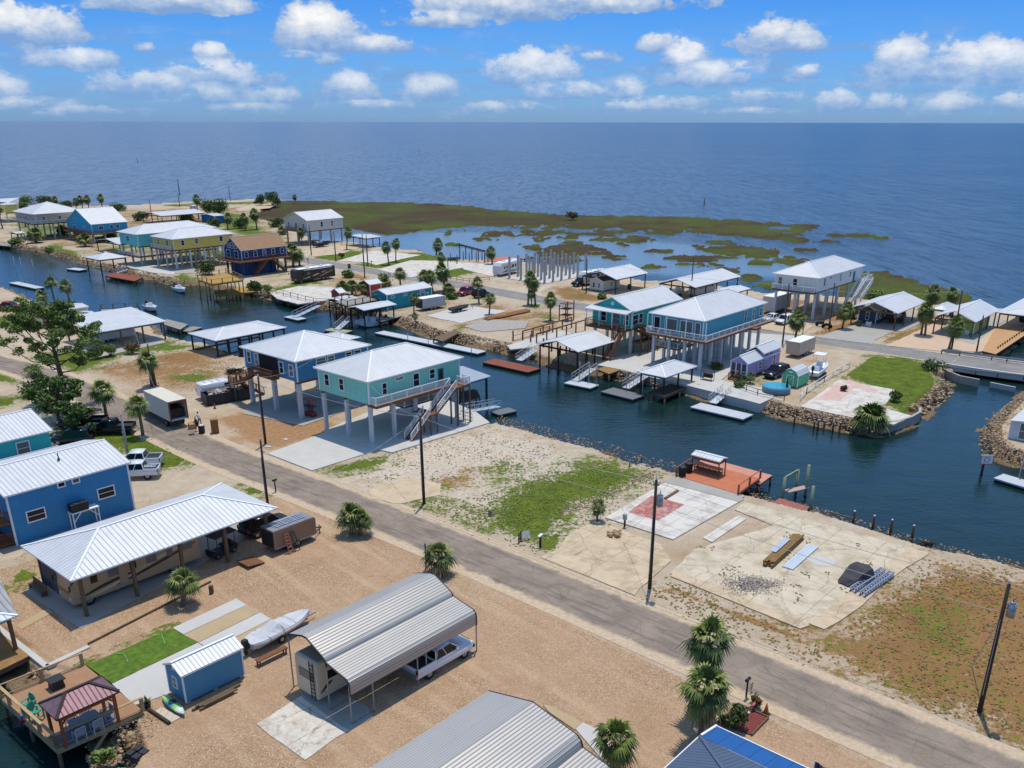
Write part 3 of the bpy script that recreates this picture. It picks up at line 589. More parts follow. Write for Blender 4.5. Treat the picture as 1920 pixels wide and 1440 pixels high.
LAMP = M('lamp_glass', '#d9dcd8', .15, 0, .05); TAIL = M('tail_lens', '#7c1414', .3, 0, .1)
CARW = M('white_car_paint', '#e4e6e7', .22, 0, .02); CARB = M('black_car_paint', '#14161b', .18, 0, .1); CARBL = M('dark_blue_car_paint', '#1c2534', .2, 0, .1); CARR = M('red_car_paint', '#8d1f20', .25, 0, .1); CARG = M('silver_car_paint', '#a9adb0', .25, .3, .04)

def local(face, s, z, hx, hy, off=0.0):
    """a point on a wall: L face is -y (s from the left corner), R face is +x (s from the near corner), B is +y, W is -x"""
    if face == 'L': return Vector((-hx + 2*hx*s, -hy-off, z)), 0.0
    if face == 'R': return Vector((hx+off, -hy + 2*hy*s, z)), math.pi/2
    if face == 'B': return Vector((-hx + 2*hx*s, hy+off, z)), math.pi
    return Vector((-hx-off, -hy + 2*hy*s, z)), -math.pi/2
def window(par, face, s, z, w, h, hx, hy, fm=None, gm=None, bars=1, name='window', fw=.11, muntin=True):
    fm = fm or TRIM; gm = gm or GLASS; c, a = local(face, s, z, hx, hy, .03); b = MB()
    def R(x0, x1, z0, z1, y0, y1, m=0):
        b.box(((x0+x1)/2, (y0+y1)/2, (z0+z1)/2), (x1-x0, y1-y0, z1-z0), m=m)
    R(-w/2-fw, w/2+fw, h/2, h/2+fw, -.05, .04); R(-w/2-fw, w/2+fw, -h/2-fw, -h/2, -.06, .04)
    R(-w/2-fw, -w/2, -h/2, h/2, -.05, .04); R(w/2, w/2+fw, -h/2, h/2, -.05, .04)
    if muntin:
        R(-w/2, w/2, -.025, .025, -.035, .0)
        for k in range(1, bars): x = -w/2 + w*k/bars; R(x-.03, x+.03, -h/2, h/2, -.037, .0)
    o = b.build(name, fm, par, c, a)
    b = MB(); b.box((0, 0, 0), (w, .03, h)); b.build('pane', gm, o)
    return o
def door(par, face, s, z0, w, h, hx, hy, m=None, glass=False, name='door'):
    c, a = local(face, s, z0+h/2, hx, hy, .03); b = MB(); b.box((0, 0, 0), (w, .08, h))
    o = b.build(name, m or TRIM, par, c, a)
    if glass: b = MB(); b.box((0, -.045, .1), (w*.7, .02, h*.75)); b.build('pane', GLASS, o)
    b = MB(); b.cyl((w*.38, -.09, -.05), (w*.38, -.04, -.05), .04, n=6); b.build('handle', STEEL, o)
    return o
def roof_mesh(hx, hy, z, h, kind='hip', axis='y', th=.14, ins=None, inset_k=1.0):
    b = MB(); sw = axis == 'x'
    if sw: hx, hy = hy, hx
    T = (lambda p: (p[1], -p[0], p[2])) if sw else (lambda p: p)
    if kind == 'hip': ins = hx*inset_k if ins is None else ins
    else: ins = 0
    r = hy-ins; sl = math.hypot(hx, h)
    def F(pts, uv, m=0): b.poly([T(p) for p in pts], m, uv)
    if kind == 'shed':   # single slope, high on the -x side
        F([(hx, -hy, z), (hx, hy, z), (-hx, hy, z+h), (-hx, -hy, z+h)], [(-hy, 0), (hy, 0), (hy, sl*2), (-hy, sl*2)])
        F([(hx, -hy, z-th), (-hx, -hy, z+h-th), (-hx, hy, z+h-th), (hx, hy, z-th)], [(0, 0)]*4, 1)
        for (p, q) in (((hx, -hy, z), (hx, hy, z)), ((hx, hy, z), (-hx, hy, z+h)), ((-hx, hy, z+h), (-hx, -hy, z+h)), ((-hx, -hy, z+h), (hx, -hy, z))):
            F([(p[0], p[1], p[2]-th), (q[0], q[1], q[2]-th), q, p], [(0, 0)]*4, 1)
        return b
    F([(hx, -hy, z), (hx, hy, z), (0, r, z+h), (0, -r, z+h)], [(-hy, 0), (hy, 0), (r, sl), (-r, sl)])
    F([(-hx, hy, z), (-hx, -hy, z), (0, -r, z+h), (0, r, z+h)], [(hy, 0), (-hy, 0), (-r, sl), (r, sl)])
    if ins > 0:
        F([(-hx, -hy, z), (hx, -hy, z), (0, -r, z+h)], [(-hx, 0), (hx, 0), (0, sl)])
        F([(hx, hy, z), (-hx, hy, z), (0, r, z+h)], [(hx, 0), (-hx, 0), (0, sl)])
        c4 = [(hx, -hy, z), (hx, hy, z), (-hx, hy, z), (-hx, -hy, z)]
        for i in range(4):
            p, q = c4[i], c4[(i+1) % 4]; F([(p[0], p[1], p[2]-th), (q[0], q[1], q[2]-th), q, p], [(0, 0)]*4, 1)
        F([(p[0], p[1], p[2]-th) for p in c4[::-1]], [(0, 0)]*4, 1)
    else:
        for s_ in (1, -1):
            F([(s_*hx, -hy, z-th), (s_*hx, hy, z-th), (s_*hx, hy, z), (s_*hx, -hy, z)], [(0, 0)]*4, 1)
            for e in (-hy, hy):
                F([(s_*hx, e, z-th), (s_*hx, e, z), (0, e, z+h), (0, e, z+h-th)], [(0, 0)]*4, 1)
            F([(s_*hx, -hy, z-th), (0, -hy, z+h-th), (0, hy, z+h-th), (s_*hx, hy, z-th)], [(0, 0)]*4, 1)
    # ridge and hip caps
    segs = [((0, -r, z+h), (0, r, z+h))]
    if ins > 0: segs += [((sx_*hx, sy_*hy, z), (0, sy_*r, z+h)) for sx_ in (1, -1) for sy_ in (1, -1)]
    for p, q in segs:
        if (Vector(p)-Vector(q)).length > .1: b.bar(T((p[0], p[1], p[2]+.02)), T((q[0], q[1], q[2]+.02)), .2, .06, 1)
    return b
def corners(t_, hx, hy, z0, z1, s=.1):
    for x in (-hx, hx):
        for y in (-hy, hy): MB().box((x, y, (z0+z1)/2), (s, s, z1-z0)).build('corner_board', TRIM, t_)
def add_roof(par, hx, hy, z, h, kind='hip', axis='y', m=None, fm=None, loc=None, name='roof', **k):
    return roof_mesh(hx, hy, z, h, kind, axis, **k).build(name, [m or ROOFW, fm or TRIM], par, loc)
def gable_fill(b, hx, hy, z, h, axis, m=0, k=1.0):
    """triangles under a gable roof"""
    if axis == 'y':
        for e in (-hy, hy): b.poly([(-hx, e, z), (hx, e, z), (0, e, z+h*k)] if e < 0 else [(hx, e, z), (-hx, e, z), (0, e, z+h*k)], m)
    else:
        for e in (-hx, hx): b.poly([(e, hy, z), (e, -hy, z), (e, 0, z+h*k)] if e < 0 else [(e, -hy, z), (e, hy, z), (e, 0, z+h*k)], m)
def railing(par, pts, h=1.05, m=None, name='railing', gap=1.8, bal=.14, closed=False, bw=.035, pw_=.09):
    m = m or TRIM; b = MB(); P_ = [Vector(p) for p in pts]
    if closed: P_.append(P_[0])
    for i in range(len(P_)-1):
        p, q = P_[i], P_[i+1]; L = (q-p).length; n_ = max(1, round(L/gap)); up = Vector((0, 0, 1))
        for k in range(n_+1):
            if k == 0 and i > 0: continue
            c = p.lerp(q, k/n_); b.box(c+up*h*.52, (pw_, pw_, h*1.04))
        b.bar(p+up*h, q+up*h, .09, .06); b.bar(p+up*.12, q+up*.12, .05, .05)
        if bal:
            nb = int(L/bal)
            for k in range(1, nb): c = p.lerp(q, k/nb); b.box(c+up*(h*.56), (bw, bw, h*.86))
    return b.build(name, m, par)
def stairs(par, top, bot, w, m=None, rm=None, rails=True, name='stairs', bal=.25):
    top, bot = Vector(top), Vector(bot); d = bot-top; hd_ = Vector((d.x, d.y, 0)); L = hd_.length; hd_.normalize(); s_ = Vector((-hd_.y, hd_.x, 0))
    n_ = max(3, int(abs(d.z)/.19)); b = MB(); ang = math.atan2(hd_.y, hd_.x)
    for k in range(n_):
        c = top + d*((k+.5)/n_); b.box(c, (L/n_*1.05, w, .05), rz=ang)
    for q in (-1, 1): b.bar(top+s_*q*w/2-Vector((0, 0, .12)), bot+s_*q*w/2-Vector((0, 0, .05)), .06, .28)
    o = b.build(name, m or BROWNW, par)
    if rails:
        for q in (-1, 1): railing(par, [top+s_*q*w/2, bot+s_*q*w/2], .95, rm or TRIM, 'stair_railing', 1.6, bal)
    return o
def pilings(par, xs, ys, z0, z1, s=.38, m=None, name='piling', rnd=False, mid=True):
    for x in xs:
        for y in ys:
            if not mid and x not in (xs[0], xs[-1]) and y not in (ys[0], ys[-1]): continue
            b = MB()
            if rnd: b.cyl((0, 0, z0), (0, 0, z1), s/2, n=8)
            else: b.box((0, 0, (z0+z1)/2), (s, s, z1-z0))
            b.build(name, m or PILE, par, (x, y, 0))
def spread(a, b_, n): return [a+(b_-a)*i/(n-1) for i in range(n)] if n > 1 else [(a+b_)/2]
def stilt_house(name, label, n, l, r, ze, zf, roof, wall, oh=.55, piles=(3, 4), zb=0.0, group=None, wins=(), doors=(), trim=True, rm=None, hd=HD, wallbox=None, pm=None, beam=BROWNW, ps=.4, cat='house', fm=None, lift=0.0, fill=True):
    c, lx, ly = RC(n, l, r, ze, hd); t_ = thing(name, label, cat, (c.x, c.y, 0), hd, group)
    hx, hy = lx/2-oh, ly/2-oh; kind, axis, rh = roof
    b = MB(); wx0, wx1, wy0, wy1 = wallbox if wallbox else (-hx, hx, -hy, hy)
    b.b2(wx0, wx1, wy0, wy1, zf, ze-.1)
    if kind == 'gable' and fill:
        k_ = 1-oh/(lx/2 if axis == 'y' else ly/2)
        gable_fill(b, hx, hy, ze-.1, rh*k_+.05, axis)
    b.build('wall', wall, t_)
    add_roof(t_, lx/2, ly/2, ze, rh, kind, axis, rm, fm)
    if trim:
        corners(t_, wx1, wy1, zf, ze-.1, .16)
    if piles:
        pilings(t_, spread(-hx+.3, hx-.3, piles[0]), spread(-hy+.3, hy-.3, piles[1]), zb, zf-.3, ps, pm)
        b = MB()
        for x in spread(-hx+.3, hx-.3, piles[0]): b.b2(x-.12, x+.12, -hy, hy, zf-.32, zf-.02)
        b.build('floor_beam', beam, t_)
    for w_ in wins: window(t_, w_[0], w_[1], zf+w_[2], w_[3], w_[4], hx, hy, *(w_[5:]))
    for d_ in doors: door(t_, d_[0], d_[1], zf, d_[2], d_[3], hx, hy, *(d_[4:]))
    return t_, hx, hy, lx, ly, c
def canopy(name, label, n, l, r, ze, roof, posts=(2, 4), zb=0.0, ps=.16, pm=None, rm=None, fm=None, group=None, hd=HD, ins=(.5, .5), cat='canopy', beam=True, mid=False, th=.12, **k):
    c, lx, ly = RC(n, l, r, ze, hd); t_ = thing(name, label, cat, (c.x, c.y, 0), hd, group)
    kind, axis, rh = roof; add_roof(t_, lx/2, ly/2, ze, rh, kind, axis, rm, fm, th=th, **k)
    hx, hy = lx/2-ins[0], ly/2-ins[1]; xs, ys = spread(-hx, hx, posts[0]), spread(-hy, hy, posts[1])
    for x in xs:
        for y in ys:
            if not mid and x not in (xs[0], xs[-1]) and y not in (ys[0], ys[-1]): continue
            b = MB(); b.box((0, 0, (zb+ze-.15)/2), (ps, ps, ze-.15-zb)); b.build('post', pm or POST, t_, (x, y, 0))
    if beam:
        b = MB(); w_ = ps*.8
        for y in (-hy, hy): b.b2(-hx, hx, y-w_/2, y+w_/2, ze-.42, ze-.16)
        for x in (-hx, hx): b.b2(x-w_/2, x+w_/2, -hy+w_/2, hy-w_/2, ze-.42, ze-.16)
        b.build('beam', pm or POST, t_)
    return t_, hx, hy, lx, ly, c

t = NT(GLASS); b = t.n['Principled BSDF']; oi = t.add('ShaderNodeObjectInfo'); t.link(t.mix(t.mrange(oi.outputs['Random'], .6, .62, 0, .8), b.inputs['Base Color'].links[0].from_socket, lin('#7b7f7c')), b.inputs['Base Color'])
# ---------------------------------------------------------------- vehicles (front = +x)
def sect(x, w, z0, z1, r=.12, wt=None):
    wt = w if wt is None else wt
    return [(x, -w/2, z0+r*.5), (x, -w/2+r*.3, z0), (x, w/2-r*.3, z0), (x, w/2, z0+r*.5), (x, w/2, z1-r), (x, wt/2-r, z1), (x, -wt/2+r, z1), (x, -w/2, z1-r)]
def wheels(t_, xs, w, r, ww=.26, rim=RIM, inset=.02):
    for x in xs:
        for s_ in (-1, 1):
            y = s_*(w/2-ww/2-inset); b = MB(); b.cyl((0, -ww/2, 0), (0, ww/2, 0), r, n=16); o = b.build('wheel', RUB, t_, (x, y, r))
            b = MB(); b.cyl((0, s_*(ww/2), 0), (0, s_*(ww/2+.015), 0), r*.6, r*.5, n=12); b.cyl((0, s_*(ww/2+.01), 0), (0, s_*(ww/2+.04), 0), r*.15, n=8); b.build('rim', rim, o)
def glasshouse(t_, x0, x1, xt0, xt1, z0, z1, w, wt, paint, pillars=()):
    b = MB(); P0 = [(x0, -w/2, z0), (x1, -w/2, z0), (x1, w/2, z0), (x0, w/2, z0)]; P1 = [(xt0, -wt/2, z1), (xt1, -wt/2, z1), (xt1, wt/2, z1), (xt0, wt/2, z1)]
    b.loft([P0, P1], sm=False); b.build('window_glass', CGL, t_)
    b = MB(); b.loft([sect(xt0-.03, wt, z1-.03, z1+.05, .06), sect((xt0+xt1)/2, wt+.06, z1-.02, z1+.09, .06), sect(xt1+.05, wt, z1-.03, z1+.04, .06)])
    for a, c in zip(P0, P1): b.bar(a, c, .09, .07)
    for k in pillars:
        for s_ in (-1, 1): b.bar((x0+(x1-x0)*k, s_*w/2, z0), (xt0+(xt1-xt0)*k, s_*wt/2, z1), .1, .05)
    b.build('cab_roof', paint, t_)
def lights(t_, xf, xb, w, zf, zb):
    for s_ in (-1, 1):
        b = MB(); b.box((xf, s_*(w/2-.28), zf), (.1, .42, .2)); b.build('headlight', LAMP, t_)
        b = MB(); b.box((xb, s_*(w/2-.12), zb), (.08, .2, .38)); b.build('taillight', TAIL, t_)
def pickup(label, loc, rz, paint, load=None, name='pickup_truck', group=None, L=5.7, W_=1.95):
    t_ = thing(name, label, 'pickup truck', loc, rz, group); f, k = L/2, -L/2
    b = MB(); b.loft([sect(k+.05, W_, .5, .98, .1), sect(f-.25, W_, .42, .98, .1), sect(f, W_-.25, .5, .9, .12)])
    b.loft([sect(.95, W_-.08, .95, 1.2, .12), sect(f-.5, W_-.14, .95, 1.13, .14), sect(f-.12, W_-.3, .9, 1.02, .1)])
    b.loft([sect(-1.0, W_-.04, .95, 1.2, .06), sect(1.0, W_-.04, .95, 1.2, .06)])
    for s_ in (-1, 1): b.b2(k+.08, -1.0, s_*(W_/2-.05)-.05, s_*(W_/2-.05)+.05, .95, 1.22)
    b.build('body', paint, t_)
    b = MB(); b.b2(k+.05, k+.13, -W_/2+.1, W_/2-.1, .6, 1.2); b.build('tailgate', paint, t_)
    b = MB(); b.b2(k+.13, -1.0, -W_/2+.1, W_/2-.1, .985, 1.0); b.build('bed', load or DKPL, t_)
    glasshouse(t_, -1.0, 1.35, -.85, .6, 1.18, 1.78, W_-.1, W_-.42, paint, (.45,))
    b = MB(); b.box((f+.02, 0, .6), (.16, W_-.1, .22)); b.build('front_bumper', STEELD, t_)
    b = MB(); b.box((k, 0, .6), (.16, W_-.1, .2)); b.build('rear_bumper', RIM, t_)
    b = MB(); b.box((f-.02, 0, .85), (.08, W_-1.0, .26)); b.build('grille', STEELD, t_)
    lights(t_, f-.06, k+.06, W_, .86, 1.0); wheels(t_, (-f+1.15, f-1.0), W_, .4)
    for s_ in (-1, 1): b = MB(); b.box((.95, s_*(W_/2+.08), 1.28), (.12, .18, .16)); b.build('mirror', paint, t_)
    return t_
def car(label, loc, rz, paint, kind='suv', name=None, group=None):
    L, W_, z1, zt = {'suv': (4.8, 1.92, 1.05, 1.72), 'sedan': (4.7, 1.82, .92, 1.42), 'jeep': (4.3, 1.85, 1.1, 1.8)}[kind]
    t_ = thing(name or kind, label, {'suv': 'suv', 'sedan': 'car', 'jeep': 'suv'}[kind], loc, rz, group); f = L/2
    b = MB(); b.loft([sect(-f, W_-.2, .5, z1-.1, .12), sect(-f+.3, W_, .42, z1, .12), sect(f-1.3, W_, .38, z1, .12), sect(f-.3, W_-.05, .4, z1-.12, .14), sect(f, W_-.35, .5, z1-.25, .12)])
    b.build('body', paint, t_)
    if kind == 'sedan': glasshouse(t_, -f+.75, .95, -f+1.4, .25, z1-.02, zt, W_-.12, W_-.5, paint, (.5,))
    else: glasshouse(t_, -f+.12, 1.05, -f+.4, .45, z1-.02, zt, W_-.1, W_-.42, paint, (.33, .68))
    for x in (-f-.02, f+.0): b = MB(); b.box((x, 0, .55), (.12, W_-.2, .2)); b.build('bumper', STEELD if x > 0 else paint, t_)
    lights(t_, f-.1, -f+.02, W_, z1-.25, z1-.1); wheels(t_, (-f+.9, f-.95), W_, .36, .24)
    return t_
def boxtrailer(name, label, loc, rz, L, W_, H_, m, rm=None, nw=2, cat='trailer', zb=.5, vnose=False, group=None, openb=False):
    t_ = thing(name, label, cat, loc, rz, group); f = L/2; b = MB()
    b.loft([sect(-f, W_, zb, H_, .06), sect(f-.25, W_, zb, H_, .06), sect(f, W_-(.9 if vnose else .15), zb, H_-.12, .06)], sm=False); b.build('body', m, t_)
    b = MB(); b.b2(-f+.03, f-.28, -W_/2+.03, W_/2-.03, H_, H_+.04); b.build('roof', rm or TRIM, t_)
    b = MB()
    for x in spread(-f+.05, f-.3, max(3, int(L/1.3))): b.box((x, -W_/2-.005, (zb+H_)/2), (.05, .03, H_-zb)); b.box((x, W_/2+.005, (zb+H_)/2), (.05, .03, H_-zb))
    b.box((0, -W_/2-.01, zb+.08), (L-.3, .04, .16)); b.box((0, W_/2+.01, zb+.08), (L-.3, .04, .16)); b.build('frame_trim', STEEL, t_)
    b = MB(); b.box((-f-.02, 0, (zb+H_)/2), (.04, W_-.2, H_-zb-.2)); b.build('rear_panel', DKPL if openb else m, t_)  # open backs: a dark panel stands in for the shaded interior
    b = MB(); b.bar((f-.1, -.7, .5), (f+1.2, 0, .5), .1); b.bar((f-.1, .7, .5), (f+1.2, 0, .5), .1); b.cyl((f+1.0, 0, 0), (f+1.0, 0, .8), .05); b.build('tongue', STEELD, t_)
    wheels(t_, spread(-.3-.42*(nw-1), -.3+.42*(nw-1), nw), W_+.1, .34, .22)
    return t_
def rv(name, label, loc, rz, L, m, kind='trailer', W_=2.5, H_=3.2, stripes=(), wins=6, cat=None, rm=None, slide=True, group=None):
    t_ = thing(name, label, cat or ('motorhome' if kind == 'motor' else 'travel trailer'), loc, rz, group); f = L/2; zb = .55; b = MB()
    if kind == 'motor': S = [sect(-f, W_-.1, zb, H_-.1, .15), sect(-f+.2, W_, zb, H_, .15), sect(f-.5, W_, zb-.1, H_, .15), sect(f-.12, W_-.05, zb-.1, H_-.25, .2), sect(f, W_-.2, zb, H_-1.3, .2)]
    elif kind == 'fifth': S = [sect(-f, W_-.05, zb, H_, .12), sect(f-2.6, W_, zb, H_, .12), sect(f-2.5, W_, zb, H_, .12)]
    else: S = [sect(-f, W_-.05, zb, H_-.05, .12), sect(-f+.15, W_, zb, H_, .12), sect(f-.9, W_, zb, H_, .12), sect(f-.25, W_-.1, zb, H_-.75, .15), sect(f, W_-.3, zb+.2, H_-1.6, .15)]
    b.loft(S, sm=False)
    if kind == 'fifth': b.loft([sect(f-2.5, W_, 1.6, H_, .12), sect(f-.5, W_, 1.7, H_-.1, .12), sect(f, W_-.2, 2.0, H_-.7, .12)], sm=False)
    b.build('body', m, t_)
    b = MB(); b.b2(-f+.25, f-1.0, -W_/2+.18, W_/2-.18, H_+.002, H_+.03); b.build('roof', rm or TRIM, t_)
    for x in (-L*.22, L*.15): b = MB(); b.box((x, 0, H_+.17), (.95, .7, .28), top=(.85, .85)); b.build('air_conditioner', WHITE, t_)
    for x in (-L*.33, L*.0): b = MB(); b.box((x, .4, H_+.08), (.4, .4, .12)); b.build('roof_vent', WHITE, t_)
    for s_ in (-1, 1):
        for i, x in enumerate(spread(-f+1.2, f-1.9, wins)):
            w_ = .9 if i % 2 == 0 else .55
            b = MB(); b.box((x, s_*(W_/2+.01), 2.1), (w_, .03, .62)); b.build('window', GLASS, t_)
        for (z0, z1, x0, x1, sm_, up_) in stripes:
            b = MB(); y = s_*(W_/2+.006); n_ = 10
            for k in range(n_):
                a0, a1 = k/n_, (k+1)/n_; c0 = z0+(z1-z0)*a0**up_; c1 = z0+(z1-z0)*a1**up_; h0, h1 = .10+.18*math.sin(a0*math.pi), .10+.18*math.sin(a1*math.pi)
                q = [(x0+(x1-x0)*a0, y, c0), (x0+(x1-x0)*a1, y, c1), (x0+(x1-x0)*a1, y, c1+h1), (x0+(x1-x0)*a0, y, c0+h0)]
                b.poly(q if s_ < 0 else q[::-1])
            b.build('stripe', sm_, t_)
    b = MB(); b.box((L*.12, W_/2+.02, 1.55), (.7, .05, 1.9)); b.build('door', m, t_)
    b = MB(); b.cyl((-f+1.0, W_/2+.06, H_-.25), (f-2.2, W_/2+.06, H_-.25), .07); b.build('awning', WHITE, t_)
    if kind == 'motor':
        b = MB(); b.loft([sect(f-.02, W_-.35, 1.45, 1.5, .02), sect(f-.15, W_-.35, 2.35, 2.4, .02)]); b.poly([(f+.03, -W_/2+.25, 1.35), (f+.03, W_/2-.25, 1.35), (f-.09, W_/2-.25, 2.5), (f-.09, -W_/2+.25, 2.5)]); b.build('windshield', CGL, t_)
        for s_ in (-1, 1): b = MB(); b.box((f-.02, s_*.9, .95), (.1, .35, .22)); b.build('headlight', LAMP, t_); b = MB(); b.bar((f-.3, s_*(W_/2), 2.4), (f+.15, s_*(W_/2+.3), 2.3), .05); b.box((f+.15, s_*(W_/2+.3), 2.1), (.1, .16, .4)); b.build('mirror', DKPL, t_)
        wheels(t_, (-f+2.6, f-1.3), W_, .5, .3)
    else:
        wheels(t_, (-.9, .05), W_, .38, .24)
        b = MB(); b.bar((f-.2, -.6, .55), (f+1.1, 0, .55), .1); b.bar((f-.2, .6, .55), (f+1.1, 0, .55), .1); b.cyl((f+.9, 0, 0), (f+.9, 0, .8), .05)
        b.build('hitch', STEELD, t_)
        b = MB(); b.box((-f-.03, 0, 2.1), (.04, 1.5, .65)); b.build('rear_window', GLASS, t_)
    if slide: b = MB(); b.b2(-L*.1, L*.25, -W_/2-.35, -W_/2, .8, H_-.35); b.build('slide_out', m, t_); b = MB(); b.box((L*.08, -W_/2-.36, 2.1), (1.2, .03, .6)); b.build('slide_window', GLASS, t_)
    return t_
# ---------------------------------------------------------------- boats and docks
def hullrings(L, W_, H_, n=9, fl=.35):
    R = []
    for i in range(n):
        s_ = i/(n-1); x = -L/2+L*s_; w = W_*(1-max(0, (s_-.5)/.5)**2.2*.97); z1 = H_*(1+.25*s_**2); k = H_*.02+H_*.55*max(0, (s_-.7)/.3)**2
        R.append([(x, 0, k), (x, w*.38, k+H_*.12), (x, w*.5, z1), (x, w*.44, z1), (x, w*.36, z1-H_*fl), (x, -w*.36, z1-H_*fl), (x, -w*.44, z1), (x, -w*.5, z1), (x, -w*.38, k+H_*.12)])
    return R
def boat(name, label, loc, rz, L=6, W_=2.3, H_=.95, m=None, top=None, console=True, motor=True, cat='boat', group=None, interior=None, trailer=False, z=0):
    t_ = thing(name, label, cat, loc, rz, group)
    b = MB(); b.loft(hullrings(L, W_, H_), sm=False); b.build('hull', m or WHITE, t_, (0, 0, z))
    if console:
        b = MB(); b.box((-.1*L/6, 0, H_*.6+.55+z), (.8, .8, 1.0), top=(.7, .9)); b.build('console', WHITE, t_)
        b = MB(); b.box((-.25*L, 0, H_*.6+.35+z), (.6, 1.0, .7)); b.build('helm_seat', interior or WHITE, t_)
    if top:
        b = MB(); b.loft([sect(-.2*L, W_*.75, H_+1.9+z, H_+1.98+z, .04), sect(.12*L, W_*.75, H_+1.9+z, H_+2.0+z, .04)]); b.build('canopy_top', top, t_)
        b = MB()
        for x in (-.17*L, .08*L):
            for s_ in (-1, 1): b.cyl((x, s_*W_*.3, H_*.6+z), (x*1.05, s_*W_*.35, H_+1.92+z), .03, n=5)
        b.build('top_frame', ALU, t_)
    if motor:
        b = MB(); b.box((-L/2-.3, 0, H_+.45+z), (.55, .4, .6), top=(.7, .7)); b.box((-L/2-.3, 0, H_-.2+z), (.25, .16, 1.0)); b.build('outboard_motor', DKPL, t_)
    if trailer:
        b = MB(); 
        for s_ in (-1, 1): b.bar((-L/2+.2, s_*W_*.33, .5), (L/2-.6, s_*W_*.2, .55), .1)
        b.bar((L/2-.8, 0, .55), (L/2+1.4, 0, .5), .1); b.bar((-.8, -W_*.5, .45), (-.8, W_*.5, .45), .1); b.cyl((L/2+1.2, 0, 0), (L/2+1.2, 0, .7), .05)
        for x in (-L*.3, L*.1): b.bar((x, -W_*.35, .55), (x, W_*.35, .55), .1)
        b.build('trailer_frame', STEEL, t_); wheels(t_, (-1.2, -.4), W_+.25, .33, .2)
    return t_
def float_dock(label, a, bpx, w, m, name='floating_dock', group=None, z=.42, th=.18, fl=BLACK, piles=(), side=1, ph=3.0):
    """a, bpx: photo points of the two ends of its near edge"""
    A, B = W(a, WL+z), W(bpx, WL+z); d = B-A; L = d.length; an = math.atan2(d.y, d.x); n_ = Vector((-d.y, d.x, 0)).normalized()*w/2*side
    c = (A+B)/2+n_; t_ = thing(name, label, 'dock', (c.x, c.y, WL), an, group)
    b = MB(); b.b2(-L/2, L/2, -w/2, w/2, z-th, z); b.build('deck', m, t_)
    b = MB(); b.b2(-L/2+.08, L/2-.08, -w/2+.08, w/2-.08, -.3, z-th-.003); b.build('float', fl, t_)
    for (x, y) in piles:
        b = MB(); b.cyl((0, 0, -1), (0, 0, ph), .07, n=6); b.build('guide_pole', STEEL, t_, (x*L/2, y*(w/2+.1), 0))
    return t_
def gangway(label, a, bpx, za, zb, w=1.1, m=None, rm=None, group=None, truss=True, name='gangway'):
    A, B = W(a, za), W(bpx, zb); t_ = thing(name, label, 'gangway', ((A+B)/2), 0, group); p, q = A-(A+B)/2, B-(A+B)/2
    d = (q-p).normalized(); s_ = Vector((-d.y, d.x, 0)).normalized()*w/2
    b = MB(); b.bar(p, q, w, .1); b.build('walkway', m or ALU, t_)
    for k in (-1, 1):
        b = MB(); u = Vector((0, 0, 1.0)); P0, Q0 = p+s_*k, q+s_*k; n_ = 5
        b.bar(P0+u, Q0+u, .06); b.bar(P0+u*.5, Q0+u*.5, .04)
        for i in range(n_+1): c = P0.lerp(Q0, i/n_); b.bar(c, c+u, .05)
        if truss:
            for i in range(n_): b.bar(P0.lerp(Q0, i/n_), P0.lerp(Q0, (i+1)/n_)+u, .04)
        b.build('handrail', rm or ALU, t_)
    return t_
SLN = [0]
def slab(label, pts, z=.05, m=None, name='concrete_slab', jag=0.0, zb=-.15, rnd=None, kind='structure', cat=None, dense_=None):
    SLN[0] += 1; z += .0013*SLN[0]; P_ = [W(p, z) for p in pts]
    if jag:
        r_ = random.Random(len(pts)*7+int(pts[0][0])); out = []
        for i in range(len(P_)):
            a, c = P_[i], P_[(i+1) % len(P_)]; n_ = max(1, int((c-a).length/.8))
            for k in range(n_): q = a.lerp(c, k/n_); out.append(q + Vector((r_.uniform(-jag, jag), r_.uniform(-jag, jag), 0)))
        P_ = out
    c = sum(P_, Vector())/len(P_); b = MB(); b.prism([(p.x-c.x, p.y-c.y) for p in P_], zb, z)
    o = b.build(name, m or CONC, None, (c.x, c.y, 0)); tag(o, label, cat, kind=kind); return o
